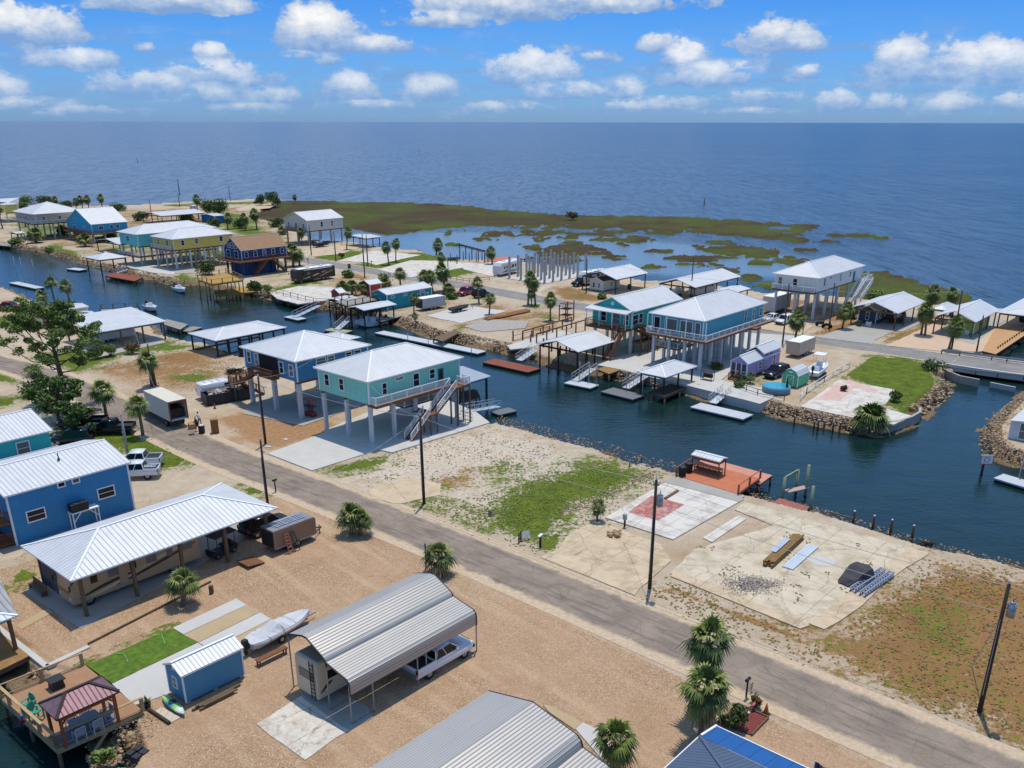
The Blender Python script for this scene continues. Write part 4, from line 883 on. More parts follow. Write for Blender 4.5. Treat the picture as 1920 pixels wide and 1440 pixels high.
# ---------------------------------------------------------------- plants
GP = [M('palm_green', '#6f7d33', .6, 0, .3, 1.5), M('palm_deep_green', '#4a5a24', .65, 0, .3, 1.5), M('palm_light_green', '#9ba352', .6, 0, .25, 1.5), M('palm_dry_frond', '#8d7748', .85, 0, .25, 1.5)]
PTR = M('palm_trunk', '#7d6f5e', .95, 0, .25, 3, ('z', .22, .2, .6)); BARK = M('bark', '#6b5a49', .95, 0, .3, 2.5, bump=1.0)
def palm_crown(rnd, R=1.7, n=40, nl=13, low=-55, dry=.12, top=85):
    b = MB()
    for i in range(n):
        f_ = i/(n-1); el_ = rad(top - (top-low)*f_**.85 + rnd.uniform(-9, 9)); a = i*2.39996+rnd.uniform(-.3, .3)
        d = Vector((math.cos(a)*math.cos(el_), math.sin(a)*math.cos(el_), math.sin(el_)))
        side = Vector((-math.sin(a), math.cos(a), 0)); up = side.cross(d)*-1
        if up.z < 0: up = -up
        Lp = R*rnd.uniform(.32, .55); mt = 3 if (f_ > .75 and rnd.random() < dry*3) else rnd.choice([0, 0, 1, 1, 2])
        p0 = d*.12; p1 = d*Lp + Vector((0, 0, -.05*R)); 
        b.poly([p0-side*.03, p0+side*.03, p1+side*.02, p1-side*.02], mt)
        Rf = R*rnd.uniform(.55, .78)
        for k in range(nl):
            t_ = (k/(nl-1)-.5)*2; an = t_*rad(88); ln = Rf*(1-.35*abs(t_))*rnd.uniform(.8, 1.12)
            dd = (d*math.cos(an)+side*math.sin(an)).normalized(); sg = (-d*math.sin(an)+side*math.cos(an)).normalized()
            fold = up*(-.16*abs(t_)*Rf); m1 = p1+dd*ln*.55+fold*.5+up*.02; wv = Rf*.062
            tip = p1+dd*ln+fold+Vector((0, 0, -.42*ln*(.4+abs(math.cos(el_))*.8)))
            b.poly([p1, m1-sg*wv, m1+sg*wv+up*.05*rnd.uniform(-1, 1)], mt); b.poly([m1-sg*wv, tip, m1+sg*wv], mt)
    return b
def trunk_mesh(h, r0, r1, lean=(0, 0), n=8, rnd=None):
    b = MB(); k = 7; pts = []; rr = []
    for i in range(k+1):
        s_ = i/k; pts.append((lean[0]*s_*s_, lean[1]*s_*s_, h*s_-.2*(i == 0))); rr.append((r0+(r1-r0)*s_)*(1.25 if i == 0 else 1)*(1.15 if i == k else 1))
    b.loft([[(p[0]+math.cos(2*math.pi*j/n)*r, p[1]+math.sin(2*math.pi*j/n)*r, p[2]) for j in range(n)] for p, r in zip(pts, rr)]); return b
PALMS = {}
def palm_h(t_, ks, p, h, s):
    q_ = random.Random(int(t_.location.x*97)); t_.rotation_euler.x = q_.uniform(-.09, .09); t_.rotation_euler.y = q_.uniform(-.09, .09)
    k_ = h/(p['h']*s) if h else 1
    for o, _ in ks:
        if o.name.startswith('trunk'): o.scale = (1, 1, k_)
        else: o.location = (p['lean'][0], p['lean'][1], p['h']*k_)
    return t_
def palm_proto(key, seed, h, R, n, lean, low=-55, r0=.2, r1=.16, dry=.12, nl=13):
    PALMS[key] = dict(seed=seed, h=h, R=R, n=n, lean=lean, low=low, r0=r0, r1=r1, dry=dry, nl=nl, root=None)
palm_proto('tall', 1, 5.2, 1.75, 48, (.35, .1), -75); palm_proto('mid', 2, 3.6, 1.6, 40, (-.2, .15)); palm_proto('short', 3, 1.7, 1.6, 36, (.05, .05), -30, .26, .2)
palm_proto('lean', 4, 4.6, 1.6, 42, (-.9, .4)); palm_proto('near', 5, 5.0, 1.7, 40, (-.3, .25), -78, .2, .15, .22, 15); palm_proto('bushy', 6, .5, 2.0, 54, (0, 0), -12, .3, .25, .3, 15); palm_proto('thin', 7, 3.3, 1.35, 26, (.1, 0), -40, .15, .12)
def palm(label, base, key='mid', s=1.0, rz=0.0, group='sabal palms among the lots', h=None, z=0.0, world=None):
    p = PALMS[key]; g = world if world is not None else W(base, z)
    if p['root'] is None:
        r_ = random.Random(p['seed']); t_ = thing('palm_tree', label, 'palm tree', g, rz, group)
        trunk_mesh(p['h'], p['r0'], p['r1'], p['lean']).build('trunk', PTR, t_)
        palm_crown(r_, p['R'], p['n'], p['nl'], p['low'], p['dry']).build('crown', GP, t_, (p['lean'][0], p['lean'][1], p['h']))
        p['root'] = t_
        bpy.context.view_layer.update(); KIDS[t_.name] = [(k, []) for k in bpy.data.objects if k.parent == t_]
        t_.scale = (s,)*3; return palm_h(t_, KIDS[t_.name], p, h, s)
    c_ = dup(p['root'], label, g, rz, s, group); bpy.context.view_layer.update() if 0 else None
    return palm_h(c_, [(k, []) for k in LASTK], p, h, s)
LEAFM = [M('leaf_green', '#5a7431', .7, 0, .3, 1.5), M('leaf_dark', '#405527', .75, 0, .3, 1.5), M('leaf_light', '#7f9042', .65, 0, .3, 1.5), M('leaf_rust', '#7c5a34', .8, 0, .3, 1.5)]
def leafball(b, c, r, n, rnd, sz=.16, mats=(0, 0, 1, 2), flat=.8):
    for _ in range(n):
        while True:
            v = Vector((rnd.uniform(-1, 1), rnd.uniform(-1, 1), rnd.uniform(-1, 1)))
            if .25 < v.length < 1: break
        p = Vector(c)+Vector((v.x*r, v.y*r, v.z*r*flat)); s_ = sz*rnd.uniform(.6, 1.3)
        a = Vector((rnd.gauss(0, 1), rnd.gauss(0, 1), rnd.gauss(0, .6))).normalized(); q = a.cross(Vector((rnd.gauss(0, 1), rnd.gauss(0, 1), rnd.gauss(0, 1)))).normalized()
        b.poly([p-a*s_, p-q*s_*.55, p+a*s_, p+q*s_*.55], rnd.choice(mats))
def bush(label, base, r=1.0, h=1.2, seed=0, name='bush', mats=(0, 0, 1, 2), n=600, group=None, sz=.17, cat='bush', z=0.0, world=None):
    r_ = random.Random(seed); g = world if world is not None else W(base, z); t_ = thing(name, label, cat, g, r_.random()*6, group)
    b = MB()
    for k in range(5):
        a = k*1.26; b.tube([(0, 0, 0), (math.cos(a)*r*.3, math.sin(a)*r*.3, h*.4), (math.cos(a)*r*.5, math.sin(a)*r*.5, h*.75)], [.05, .035, .02], 5)
    b.build('stems', BARK, t_)
    b = MB(); k = 7
    for i in range(k):
        a = r_.random()*6.28; d = r*.5*r_.random()**.5; leafball(b, (math.cos(a)*d, math.sin(a)*d, h*r_.uniform(.4, .75)), r*r_.uniform(.4, .62), n//k, r_, sz, mats)
    b.build('foliage', LEAFM, t_); return t_
def tree(label, base, h, spread_, seed, nb=16, name='tree', leafn=6000, sz=.2, mats=(0, 0, 1, 2), trunk_h=.35, flat=.55, group=None, lean=(0, 0), r0=.28, clump=1.0):
    r_ = random.Random(seed); g = W(base); t_ = thing(name, label, 'tree', g, 0, group)
    b = MB(); tips = []; top = Vector((lean[0], lean[1], h*.86)); tr = [Vector((0, 0, -.2)), Vector((lean[0]*.2, lean[1]*.2, h*.3)), Vector((lean[0]*.6, lean[1]*.6, h*.6)), top]
    b.tube(tr, [r0*1.25, r0, r0*.6, r0*.2], 9); b.build('trunk', BARK, t_)
    b = MB()
    for i in range(nb):
        s_ = trunk_h + (1-trunk_h)*(i/(nb-1)); q = tr[1].lerp(tr[3], max(0, (s_-.3)/.7)) if s_ > .3 else tr[0].lerp(tr[1], s_/.3)
        a = i*2.4+r_.uniform(-.4, .4); ln = spread_*(1-.55*max(0, (s_-.5)/.5)**1.5)*r_.uniform(.6, 1.05); d = Vector((math.cos(a), math.sin(a), r_.uniform(.1, .6)+.5*s_)).normalized()
        m_ = q+d*ln*.5+Vector((0, 0, -.1*ln)); e = q+d*ln+Vector((0, 0, .12*ln)); b.tube([q, m_, e], [r0*.34, r0*.2, r0*.07], 5); tips += [(e, 1.0), (m_.lerp(e, .55), .8)]
        for k in range(3):
            f_ = m_.lerp(e, r_.uniform(0, .8)); d2 = (d+Vector((r_.uniform(-1, 1), r_.uniform(-1, 1), r_.uniform(-.2, .8)))).normalized(); e2 = f_+d2*ln*r_.uniform(.25, .5); b.tube([f_, e2], [r0*.12, r0*.04], 4); tips.append((e2, .8))
    b.build('limbs', BARK, t_)
    b = MB(); per = leafn//len(tips)
    for e, k in tips:
        for j in range(2): leafball(b, e+Vector((r_.uniform(-.4, .4), r_.uniform(-.4, .4), r_.uniform(-.1, .3))), spread_*.17*k*clump*r_.uniform(.7, 1.3), per//2, r_, sz, mats, flat)
    b.build('crown', LEAFM, t_); return t_
# ---------------------------------------------------------------- poles and wires
POLEM = M('dark_utility_pole', '#3d3229', .9, 0, .25, 1.5)
def utility_pole(label, base, h, r=.15, tf=False, arm=False, group='utility poles', light=False, m=None, stay=False, hd=HD, name='utility_pole'):
    t_ = thing(name, label, 'utility pole', W(base), hd, group); b = MB(); b.cyl((0, 0, -.3), (0, 0, h), r*1.1, r*.75, 10); b.build('pole', m or POLEM, t_)
    b = MB(); b.cyl((0, 0, h), (0, 0, h+.12), .05, n=6); b.cyl((0, 0, h+.1), (0, 0, h+.3), .09, .05, n=8); b.build('insulator', ALU, t_)
    if tf: b = MB(); b.cyl((.45, 0, h-2.1), (.45, 0, h-1.15), .26, n=14); b.cyl((.45, 0, h-1.15), (.45, 0, h-1.05), .22, .1, n=14); b.cyl((.45, 0, h-1.05), (.45, 0, h-.75), .04, n=6); b.bar((0, 0, h-1.3), (.25, 0, h-1.3), .08); b.build('transformer', STEEL, t_)
    if arm: b = MB(); b.box((0, 0, h-.5), (.1, 2.0, .12)); b.build('crossarm', m or POLEM, t_)
    if light: b = MB(); b.tube([(0, 0, h-1.2), (.5, 0, h-.9), (1.1, 0, h-.95)], .03, 5); b.box((1.25, 0, h-.97), (.5, .22, .12)); b.build('street_light', ALU, t_)
    b = MB(); b.box((0, -r-.04, h*.45), (.05, .05, h*.6)); b.build('conduit', STEEL, t_)
    return t_
WIREM = M('power_wire', '#b9bcb8', .6, 0, .05)
def wire(label, p, q, sag=.6, r=.019, m=None):
    p, q = Vector(p), Vector(q); c = (p+q)/2; n_ = 14; pts = []
    for i in range(n_+1): s_ = i/n_; v = p.lerp(q, s_)-c; v.z -= sag*4*s_*(1-s_); pts.append(v)
    b = MB(); b.tube(pts, r, 4); o = b.build('power_line', m or WIREM, None, c); tag(o, label, 'power line', 'power lines between the poles'); return o
def rocks(label, px, n, w, r, seed, z0=WL, z1=0.0, m=None, name='riprap', side=0.0):
    """a strip of tumbled rock following a shoreline given in photo points"""
    r_ = random.Random(seed); P_ = [W(p, WL) for p in px]; ls = [(P_[i+1]-P_[i]).length for i in range(len(P_)-1)]; T_ = sum(ls); b = MB(); c0 = P_[len(P_)//2]
    n = int(n*1.5); r *= .74
    for _ in range(n):
        d = r_.random()*T_; i = 0
        while d > ls[i] and i < len(ls)-1: d -= ls[i]; i += 1
        a, q = P_[i], P_[i+1]; u_ = (q-a).normalized(); nn = Vector((-u_.y, u_.x, 0)); s_ = r_.random()
        p = a+u_*d+nn*(s_*w-side*w); z = z0+(z1-z0)*min(1, max(0, (s_*w-side*w)/1.5+.15)); rr = r*r_.uniform(.45, 1.25)
        b.rock((p.x-c0.x, p.y-c0.y, z+rr*.1-.04), rr, r_, r_.choice([0, 0, 1, 2]))
    o = b.build(name, m or [M('pale_rock', '#b9a081', .95, 0, .25, 2), M('tan_rock', '#97795a', .95, 0, .25, 2), M('dark_rock', '#6f5c49', .95, 0, .3, 2)], None, (c0.x, c0.y, 0)); tag(o, label, None, kind='stuff'); return o

def crackify(m, sc=.22, k=.55):
    t = NT(m); b = t.n['Principled BSDF']; src = b.inputs['Base Color'].links[0].from_socket; g = t.add('ShaderNodeNewGeometry'); p = g.outputs['Position']
    wv = t.add('ShaderNodeVectorMath', operation='ADD'); t.link(p, wv.inputs[0]); nz = t.noise(p, .6, 4, .6, out=1); sm_ = t.add('ShaderNodeVectorMath', operation='SCALE'); sm_.inputs['Scale'].default_value = 1.2; t.link(nz, sm_.inputs[0]); t.link(sm_.outputs[0], wv.inputs[1])
    v_ = t.add('ShaderNodeTexVoronoi'); v_.feature = 'DISTANCE_TO_EDGE'; v_.inputs['Scale'].default_value = sc; t.link(wv.outputs[0], v_.inputs['Vector'])
    c = t.mix(t.math('MULTIPLY', t.mrange(v_.outputs['Distance'], 0, .012, 1, 0), k), src, lin('#5d5140'))
    rt = t.add('ShaderNodeVectorRotate', rotation_type='Z_AXIS'); rt.inputs['Angle'].default_value = rad(41); t.link(p, rt.inputs['Vector']); s_ = t.add('ShaderNodeSeparateXYZ'); t.link(rt.outputs[0], s_.inputs[0])
    for i in (0, 1): c = t.mix(t.math('MULTIPLY', t.mrange(t.math('ABSOLUTE', t.math('SUBTRACT', t.math('FRACT', t.math('DIVIDE', s_.outputs[i], 4.3)), .5)), .004, .012, 1, 0), .45), c, lin('#6b5d4a'))
    c = t.mix(t.mrange(t.noise(p, .5, 6, .7), .48, .68, 0, .6), c, lin('#8f7c60')); t.link(c, b.inputs['Base Color'])
def weeds(label, px, n, h, seed, mats=(0, 0, 2, 2), name='weeds', z=0.0, clump=3.0):
    """small weed tufts scattered in clumps over an area given in photo points"""
    n = int(n*.4); r_ = random.Random(seed); P_ = pw(px); lo, hi = P_.min(0), P_.max(0); b = MB(); c0 = (lo+hi)/2; done = 0; tries = 0
    while done < n and tries < n*4:
        tries += 1; q = np.array([[r_.uniform(lo[0], hi[0]), r_.uniform(lo[1], hi[1])]])
        if sdist(q, P_)[0] < 0: continue
        for _ in range(r_.randint(3, 9)):
            x, y = q[0][0]-c0[0]+r_.gauss(0, clump*.25), q[0][1]-c0[1]+r_.gauss(0, clump*.25); m_ = r_.choice(mats)
            for _ in range(4):
                a = r_.random()*6.28; d = r_.uniform(.06, .2); hh = h*.3*r_.uniform(.4, 1.3); sx_, sy_ = math.cos(a)*d, math.sin(a)*d; b.poly([(x-sy_*.5, y+sx_*.5, z), (x+sy_*.5, y-sx_*.5, z), (x+sx_, y+sy_, z+hh)], m_)
            done += 1
    o = b.build(name, [M('weed_green', '#63752a', .9, 0, .2), M('weed_dark', '#596a26', .9, 0, .2), M('weed_yellow', '#7f803c', .9, 0, .2), M('weed_rust', '#946a42', .9, 0, .2)], None, (c0[0], c0[1], 0)); tag(o, label, None, kind='stuff'); return o
ORD = 'first second third fourth fifth sixth seventh eighth ninth tenth eleventh twelfth thirteenth fourteenth'.split()
# ================================================================ near lots
def ends(a, b_, z=0):
    A, B = W(a, z), W(b_, z); d = B-A; return (A+B)/2, math.atan2(d.y, d.x), d.length
def fit(t_, L0, L): t_.scale = (L/L0,)*3; return t_
C_TEAL = M('seafoam_board_siding', '#8edac8', .7, 0, .05, 1, ('w', .4, .09, .5), dirt=('#5fa394', .3, .5, .5)); C_BLUE = M('blue_board_siding', '#348cc0', .65, 0, .08, 1, ('w', .3, .08, .45))
C_NAVY = M('deep_blue_board_siding', '#3f88b2', .65, 0, .06, 1, ('w', .4, .06, .3)); C_AQUA = M('aqua_siding', '#2fc6c0', .65, 0, .05, 1, ('z', .2, .07, .25))
TAN = M('tan_rv_paint', '#b59a78', .35, 0, .05, .6); CREAM = M('cream_rv_paint', '#c9bfa6', .4, 0, .04, .6); RVW = M('white_rv_paint', '#d9dad8', .4, 0, .04, .6)
BRST = M('brown_stripe', '#3c2a20', .35, 0, .1); LTST = M('light_stripe', '#d6c4a4', .35, 0, .05); GRST = M('grey_stripe', '#5b5f66', .35, 0, .1)
SCREEN = M('grey_sun_screen', '#5a5558', .95, 0, .06, 2)
# --- long hip-roofed motorhome pavilion
t_, hx, hy, lx, ly, c = canopy('rv_pavilion', 'long white hip-roofed open pavilion over the tan motorhome, nearest the blue two-storey house', (132.7,1089.6), (35,1025.4), (514.8,949.6), 3.75, ('hip', 'y', 1.45), (2, 5), ps=.26, cat='pavilion', ins=(.75, .9))
b = MB(); b.b2(-hx-.02, hx*.2, -hy-.06, -hy+.0, .3, 3.2); 
b.build('sun_screen', SCREEN, t_)
PAVC = c
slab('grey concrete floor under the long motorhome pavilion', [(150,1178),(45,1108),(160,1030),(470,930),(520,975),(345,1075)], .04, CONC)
a, rz, L = ends((330,1042), (112,1130)); A_, B_ = W((372,1052)), W((176,1158))
u = Vector((math.cos(HD), math.sin(HD), 0)); v = Vector((-math.sin(HD), math.cos(HD), 0))
loc = c + u*1.15 - v*3.05
rv('motorhome', 'tan motorhome with dark brown swooshes under the long pavilion', (loc.x, loc.y, .04), HD-math.pi/2, 11.2, TAN, 'motor', 2.45, 3.15, [(.9, 2.2, 2.0, -5.2, BRST, 1.4), (1.3, 2.5, 1.2, -4.8, LTST, 1.2), (.8, 1.5, 5.0, .5, BRST, .8), (.7, 1.9, 4.2, -2, LTST, 1.5)], 6, slide=True)
# golf cart under the pavilion
def golf_cart(label, loc, rz, s=1.0, seat=None):
    t_ = thing('golf_cart', label, 'golf cart', loc, rz); b = MB(); b.loft([sect(-1.2, 1.1, .3, .7, .08), sect(-.3, 1.15, .25, .5, .08), sect(.6, 1.15, .25, .55, .08), sect(1.2, 1.0, .3, .85, .1)], sm=False); b.build('body', DKPL, t_)
    b = MB(); b.box((-.35, 0, .72), (.5, 1.0, .14)); b.box((-.62, 0, 1.0), (.12, 1.0, .45)); b.box((-.8, 0, .85), (.45, 1.0, .12)); b.build('seat', seat or DKPL, t_)
    b = MB(); b.box((-.15, 0, 1.85), (2.2, 1.2, .06)); b.build('roof', seat or DKPL, t_); b = MB()
    for x, x2 in ((-1.0, -.95), (.9, .75)):
        for s_ in (-1, 1): b.bar((x, s_*.5, .6), (x2, s_*.55, 1.85), .05)
    b.bar((.75, .25, .8), (.5, .25, 1.1), .04); b.build('roof_frame', STEELD, t_); wheels(t_, (-.8, .8), 1.15, .23, .18); t_.scale = (s,)*3; return t_
p = W((417,1040)); golf_cart('dark golf cart parked under the right end of the long pavilion', (p.x, p.y, .04), HD-math.pi/2+.15, 1.1)
p = W((300,1100)); b = MB(); b.loft(hullrings(2.6, .7, .3), sm=False)
# --- patio set at the left end of the pavilion
p = W((72,1110)); t_ = thing('patio_bench', 'dark slatted patio bench by the left end of the long pavilion', 'bench', (p.x, p.y, .04), HD); b = MB(); b.b2(-1.3, 1.3, -.25, .25, .4, .46); b.build('seat', POST, t_)
b = MB(); b.b2(-1.3, 1.3, .22, .28, .46, .95); b.build('backrest', POST, t_); b = MB(); [b.b2(x-.05, x+.05, -.22, .25, 0, .4) for x in (-1.2, 1.2)]; b.build('leg', POST, t_)
# --- blue two-storey house
n, l, r = (10,935), (-230,800), (245,866)
u = Vector((math.cos(HD), math.sin(HD), 0)); v = Vector((-math.sin(HD), math.cos(HD), 0))
c, lx, ly = u*-88.0+v*31.0, 10.0, 11.8
t_ = thing('blue_house', 'bright blue two-storey house with white metal gable roof behind the long pavilion', 'house', (c.x, c.y, 0), HD)
hx, hy = lx/2-.35, ly/2-.3
b = MB(); b.b2(-hx, hx, -hy, hy, 0, 4.9); gable_fill(b, hx, hy, 4.9, 1.12, 'y'); b.build('wall', C_BLUE, t_)
add_roof(t_, lx/2, ly/2, 5.0, 1.2, 'gable', 'y')
corners(t_, hx, hy, 0, 4.9, .16)
window(t_, 'R', .19, 2.35, 1.5, .95, hx, hy); window(t_, 'R', .78, 2.55, 1.5, .95, hx, hy); window(t_, 'R', .43, 4.55, .55, .35, hx, hy, muntin=False); window(t_, 'R', .55, 4.55, .55, .35, hx, hy, muntin=False)
b = MB(); b.cyl((hx*.35, hy*.1, 6.0), (hx*.35, hy*.1, 6.6), .05, n=6); b.cyl((hx*.35, hy*.1, 5.9), (hx*.35, hy*.1, 6.05), .14, .1, n=8); b.build('vent_pipe', STEELD, t_)
for z0 in (2.3, 0.35):
    b = MB(); b.b2(-hx, hx-.2, -hy-2.6, -hy, z0-.2, z0); b.build('porch_deck', BROWNW, t_); railing(t_, [(hx-.2, -hy-.05, z0), (hx-.2, -hy-2.6, z0), (-hx, -hy-2.6, z0)], 1.0, BROWNW, 'porch_railing', 1.8, .12)
b = MB(); [b.box((x, -hy-2.5, 2.5), (.14, .14, 5)) for x in (-hx+.1, 0, hx-.3)]; b.build('porch_post', TRIM, t_)
door(t_, 'L', .75, 2.3, .9, 2.0, hx, hy, CREAM, True)
BH = t_
# air-conditioner shelf on the blue wall
pw_ = c + u*(hx+.6) - v*(-.0)*1 + v*(hy*.02); t_ = thing('air_conditioner_stand', 'white braced stand with black air conditioner against the blue wall', 'stand', (c.x+u.x*(hx+.65)+v.x*(.5), c.y+u.y*(hx+.65)+v.y*(.5), 0), HD)
b = MB(); b.b2(-.5, .5, -1.3, 1.3, 1.75, 1.85); b.build('shelf', TRIM, t_)
b = MB(); [b.box((x, y, .87), (.09, .09, 1.75)) for x in (-.4, .4) for y in (-1.2, 1.2)]; b.bar((.42, -1.2, .9), (.42, -.4, 1.75), .07); b.bar((.42, 1.2, .9), (.42, .4, 1.75), .07); b.build('leg', TRIM, t_)
t2 = thing('air_conditioner', 'black air conditioning unit sitting on the white stand', 'air conditioner', (c.x+u.x*(hx+.65)+v.x*(.2), c.y+u.y*(hx+.65)+v.y*(.2), 1.85), HD); b = MB(); b.b2(-.4, .4, -.9, .7, 0, .75); b.build('casing', DKPL, t2); b = MB(); b.cyl((0, -.4, .75), (0, -.4, .8), .3, n=14); b.cyl((0, .3, .75), (0, .3, .8), .26, n=14); b.build('fan', STEELD, t2)
# --- aqua house left
c, lx, ly = u*-105.0+v*29.0, 10.0, 15.2
t_ = thing('aqua_house', 'aqua house with white ribbed metal roof at the left edge, above the blue house', 'house', (c.x, c.y, 0), HD); hx, hy = lx/2-.35, ly/2-.35
b = MB(); b.b2(-hx, hx, -hy, hy, 0, 4.5); gable_fill(b, hx, hy, 4.5, 1.3, 'y'); b.build('wall', C_AQUA, t_); add_roof(t_, lx/2, ly/2, 4.6, 1.4, 'gable', 'y')
for s_, w_, h_, z_ in ((.8, 1.2, 1.3, 3.3), (.5, .8, .8, 3.5), (.27, .7, .9, 3.4)): window(t_, 'R', s_, z_, w_, h_, hx, hy)
b = MB(); b.b2(hx, hx+1.6, -hy, hy, 2.0, 2.15); b.build('deck', BROWNW, t_); railing(t_, [(hx+1.6, -hy, 2.15), (hx+1.6, hy, 2.15)], 1.0, TRIM, 'railing', 1.8, .2)
stairs(t_, (hx+.8, hy, 2.15), (hx+.8, hy+3.0, .05), 1.1, BROWNW, TRIM)
# --- canopy corner at the left edge with its timber dock
t_, hx, hy, lx, ly, c = canopy('boat_shelter', 'white-roofed boat shelter corner at the left edge over the dark basin', (-80,1195), (-190,1120), (41,1160), 2.9, ('hip', 'y', 1.1), (2, 2), zb=-2, ps=.24, cat='boat shelter')
dk = [(-150,1330),(58,1228),(-10,1178),(-200,1262)]
def deck(name, label, pts, z, m, th=.25, zb=None, posts=True, cat='deck', pm=None, group=None, rails=None, rm=None, fascia=None):
    P_ = [W(p, z) for p in pts]; c = sum(P_, Vector())/len(P_); t_ = thing(name, label, cat, (c.x, c.y, 0), HD, group)
    R_ = Matrix.Rotation(-HD, 3, 'Z'); Lp = [R_ @ (p-Vector((c.x, c.y, 0))) for p in P_]
    b = MB(); b.prism([(p.x, p.y) for p in Lp], z-.06, z); b.build('planks', m, t_)
    b = MB(); b.prism([(p.x*.995, p.y*.995) for p in Lp], z-th, z-.063); b.build('joists', pm or POST, t_)
    if posts:
        for i in range(len(Lp)):
            p, q = Lp[i], Lp[(i+1) % len(Lp)]; n_ = max(1, int((q-p).length/3))
            for k in range(n_):
                s_ = p.lerp(q, k/n_)*.97; b = MB(); b.cyl((0, 0, zb if zb is not None else -2.4), (0, 0, z-th), .13, n=8); b.build('post', pm or POST, t_, (s_.x, s_.y, 0))
    if rails:
        for seg in rails: railing(t_, [Vector((Lp[i].x, Lp[i].y, z)) for i in seg], 1.0, rm or WOOD, 'railing', 2.4, False, pw_=.16)
    return t_, Lp
deck('dock_deck', 'orange-brown timber deck under the left edge boat shelter', dk, .1, WOOD, .4)
b = MB(); A_, B_, D_ = W((-60,1128), .3), W((86,1244), .3), W((165,1207), .3); t_ = thing('seawall', 'low white concrete seawall cap turning a corner beside the timber decks', 'seawall', (B_.x, B_.y, 0)); 
for q in (A_, D_): b.bar(Vector((0, 0, .0)), Vector((q.x-B_.x, q.y-B_.y, 0)), .42, .22)
b.build('cap', CONCW, t_)
b = MB()
for q in (A_, D_): b.bar(Vector((0, 0, -1.2)), Vector((q.x-B_.x, q.y-B_.y, -1.2)), .28, 2.2)
b.build('wall', CONC, t_)
# --- gazebo deck
PZ = .3
t_, Lp = deck('waterside_deck', 'brown timber deck with rails that carries the maroon-roofed gazebo', Q('F',0,0) and [(107,1403),(2,1308),(158,1246),(268,1332)], PZ, M('brown_composite_planks', '#a87f5c', .8, 0, .08, 1.2, ('y', .14, .06, .35)), .35, rails=None, pm=POST)
up = Vector((0, 0, PZ)); n0, l0, f0, r0 = [Vector((p.x, p.y, PZ)) for p in Lp]
WR = M('pale_timber_rail', '#b59a70', .85, 0, .15, 2)
for a_, b_ in ((l0.lerp(n0, .18), n0), (n0, r0), (l0, l0.lerp(f0, .98))): 
    railing(t_, [a_, b_], .95, WR, 'railing', 2.6, False, pw_=.2)
b = MB()
for a_, b_ in ((l0, n0), (n0, r0)): b.bar(a_-Vector((0, 0, .25)), b_-Vector((0, 0, .25)), .08, .4); b.bar(a_+Vector((0, 0, .97)), b_+Vector((0, 0, .97)), .2, .05)
b.bar(n0.lerp(r0, .55)-Vector((0, 0, .4)), n0.lerp(r0, .15)+Vector((.6, 0, -2.0)), .14); b.build('bracing', WR, t_)
MARO = M('maroon_metal_roof', '#85636a', .5, .35, .1, .8, ('uv', .3, .14, .5), dirt=('#a99aa0', .35, 1.4, .5)); CEDAR = M('cedar_post', '#96522a', .7, 0, .15, 3)
t_, hx, hy, lx, ly, c = canopy('gazebo', 'maroon metal hip-roofed gazebo on cedar posts over the dining set', (105,1350), (69,1320), (222,1294), 2.65, ('hip', 'y', .75), (2, 2), zb=PZ, ps=.17, pm=CEDAR, rm=MARO, fm=BRST, cat='gazebo', ins=(.3, .3))
b = MB()
for x in (-hx, hx):
    for y in (-hy, hy):
        b.bar((x, y, 1.9), (x, y-math.copysign(.55, y), 2.4), .09); b.bar((x, y, 1.9), (x-math.copysign(.5, x), y, 2.4), .09)
b.build('brace', CEDAR, t_); GAZ = c
# dining set
RUG = M('grey_blue_rug', '#6f7681', .95, 0, .1, 3); o = MB(); o.b2(-.95, .95, -1.75, 1.75, 0, .015); o = o.build('rug', RUG, None, (c.x, c.y, PZ+.002), HD); tag(o, 'grey blue rug under the patio dining table', 'rug')
t_ = thing('patio_table', 'dark glass-topped patio dining table under the gazebo', 'table', (c.x, c.y, PZ+.02), HD); b = MB(); b.b2(-.45, .45, -.9, .9, .70, .74); b.build('tabletop', M('smoked_table_glass', '#6b7078', .2, 0, .05), t_)
for x in (-.38, .38):
    for y in (-.8, .8): b = MB(); b.box((x, y, .35), (.05, .05, .7)); b.build('leg', STEELD, t_)
PALEM = M('pale_grey_frame', '#b9bcc2', .5, .1, .05)
def patio_chair(label, x, y, rz):
    global PCH
    w_ = c + u*x + v*y; loc = (w_.x, w_.y, PZ+.02)
    if PCH is None:
        t_ = thing('patio_chair', label, 'chair', loc, HD+rz, 'pale frame patio chairs round the table'); 
        b = MB(); b.b2(-.27, .27, -.26, .26, .40, .43); b.build('seat', M('sling_fabric', '#8c9199', .8, 0, .05), t_)
        b = MB(); b.box((0, .29, .72), (.5, .03, .55)); b.build('backrest', MATS['sling_fabric'], t_)
        b = MB()
        for s_ in (-.3, .3): b.bar((s_, -.3, 0), (s_, -.3, .62), .05); b.bar((s_, .3, 0), (s_, .32, 1.0), .05); b.bar((s_, -.32, .62), (s_, .3, .62), .06); b.bar((s_, -.3, .03), (s_, .3, .03), .05)
        b.bar((-.3, .32, 1.0), (.3, .32, 1.0), .05); b.bar((-.3, -.3, .42), (.3, -.3, .42), .04); b.build('frame', PALEM, t_); PCH = t_; return
    k = dup(PCH, label, loc, HD+rz, 1.0)
PCH = None
bpy.context.view_layer.update()
patio_chair('pale framed patio chair on the water side, nearest the cedar corner post', .85, -.75, -math.pi/2)
patio_chair('pale framed patio chair on the water side of the table, further from the corner post', .85, .35, -math.pi/2)
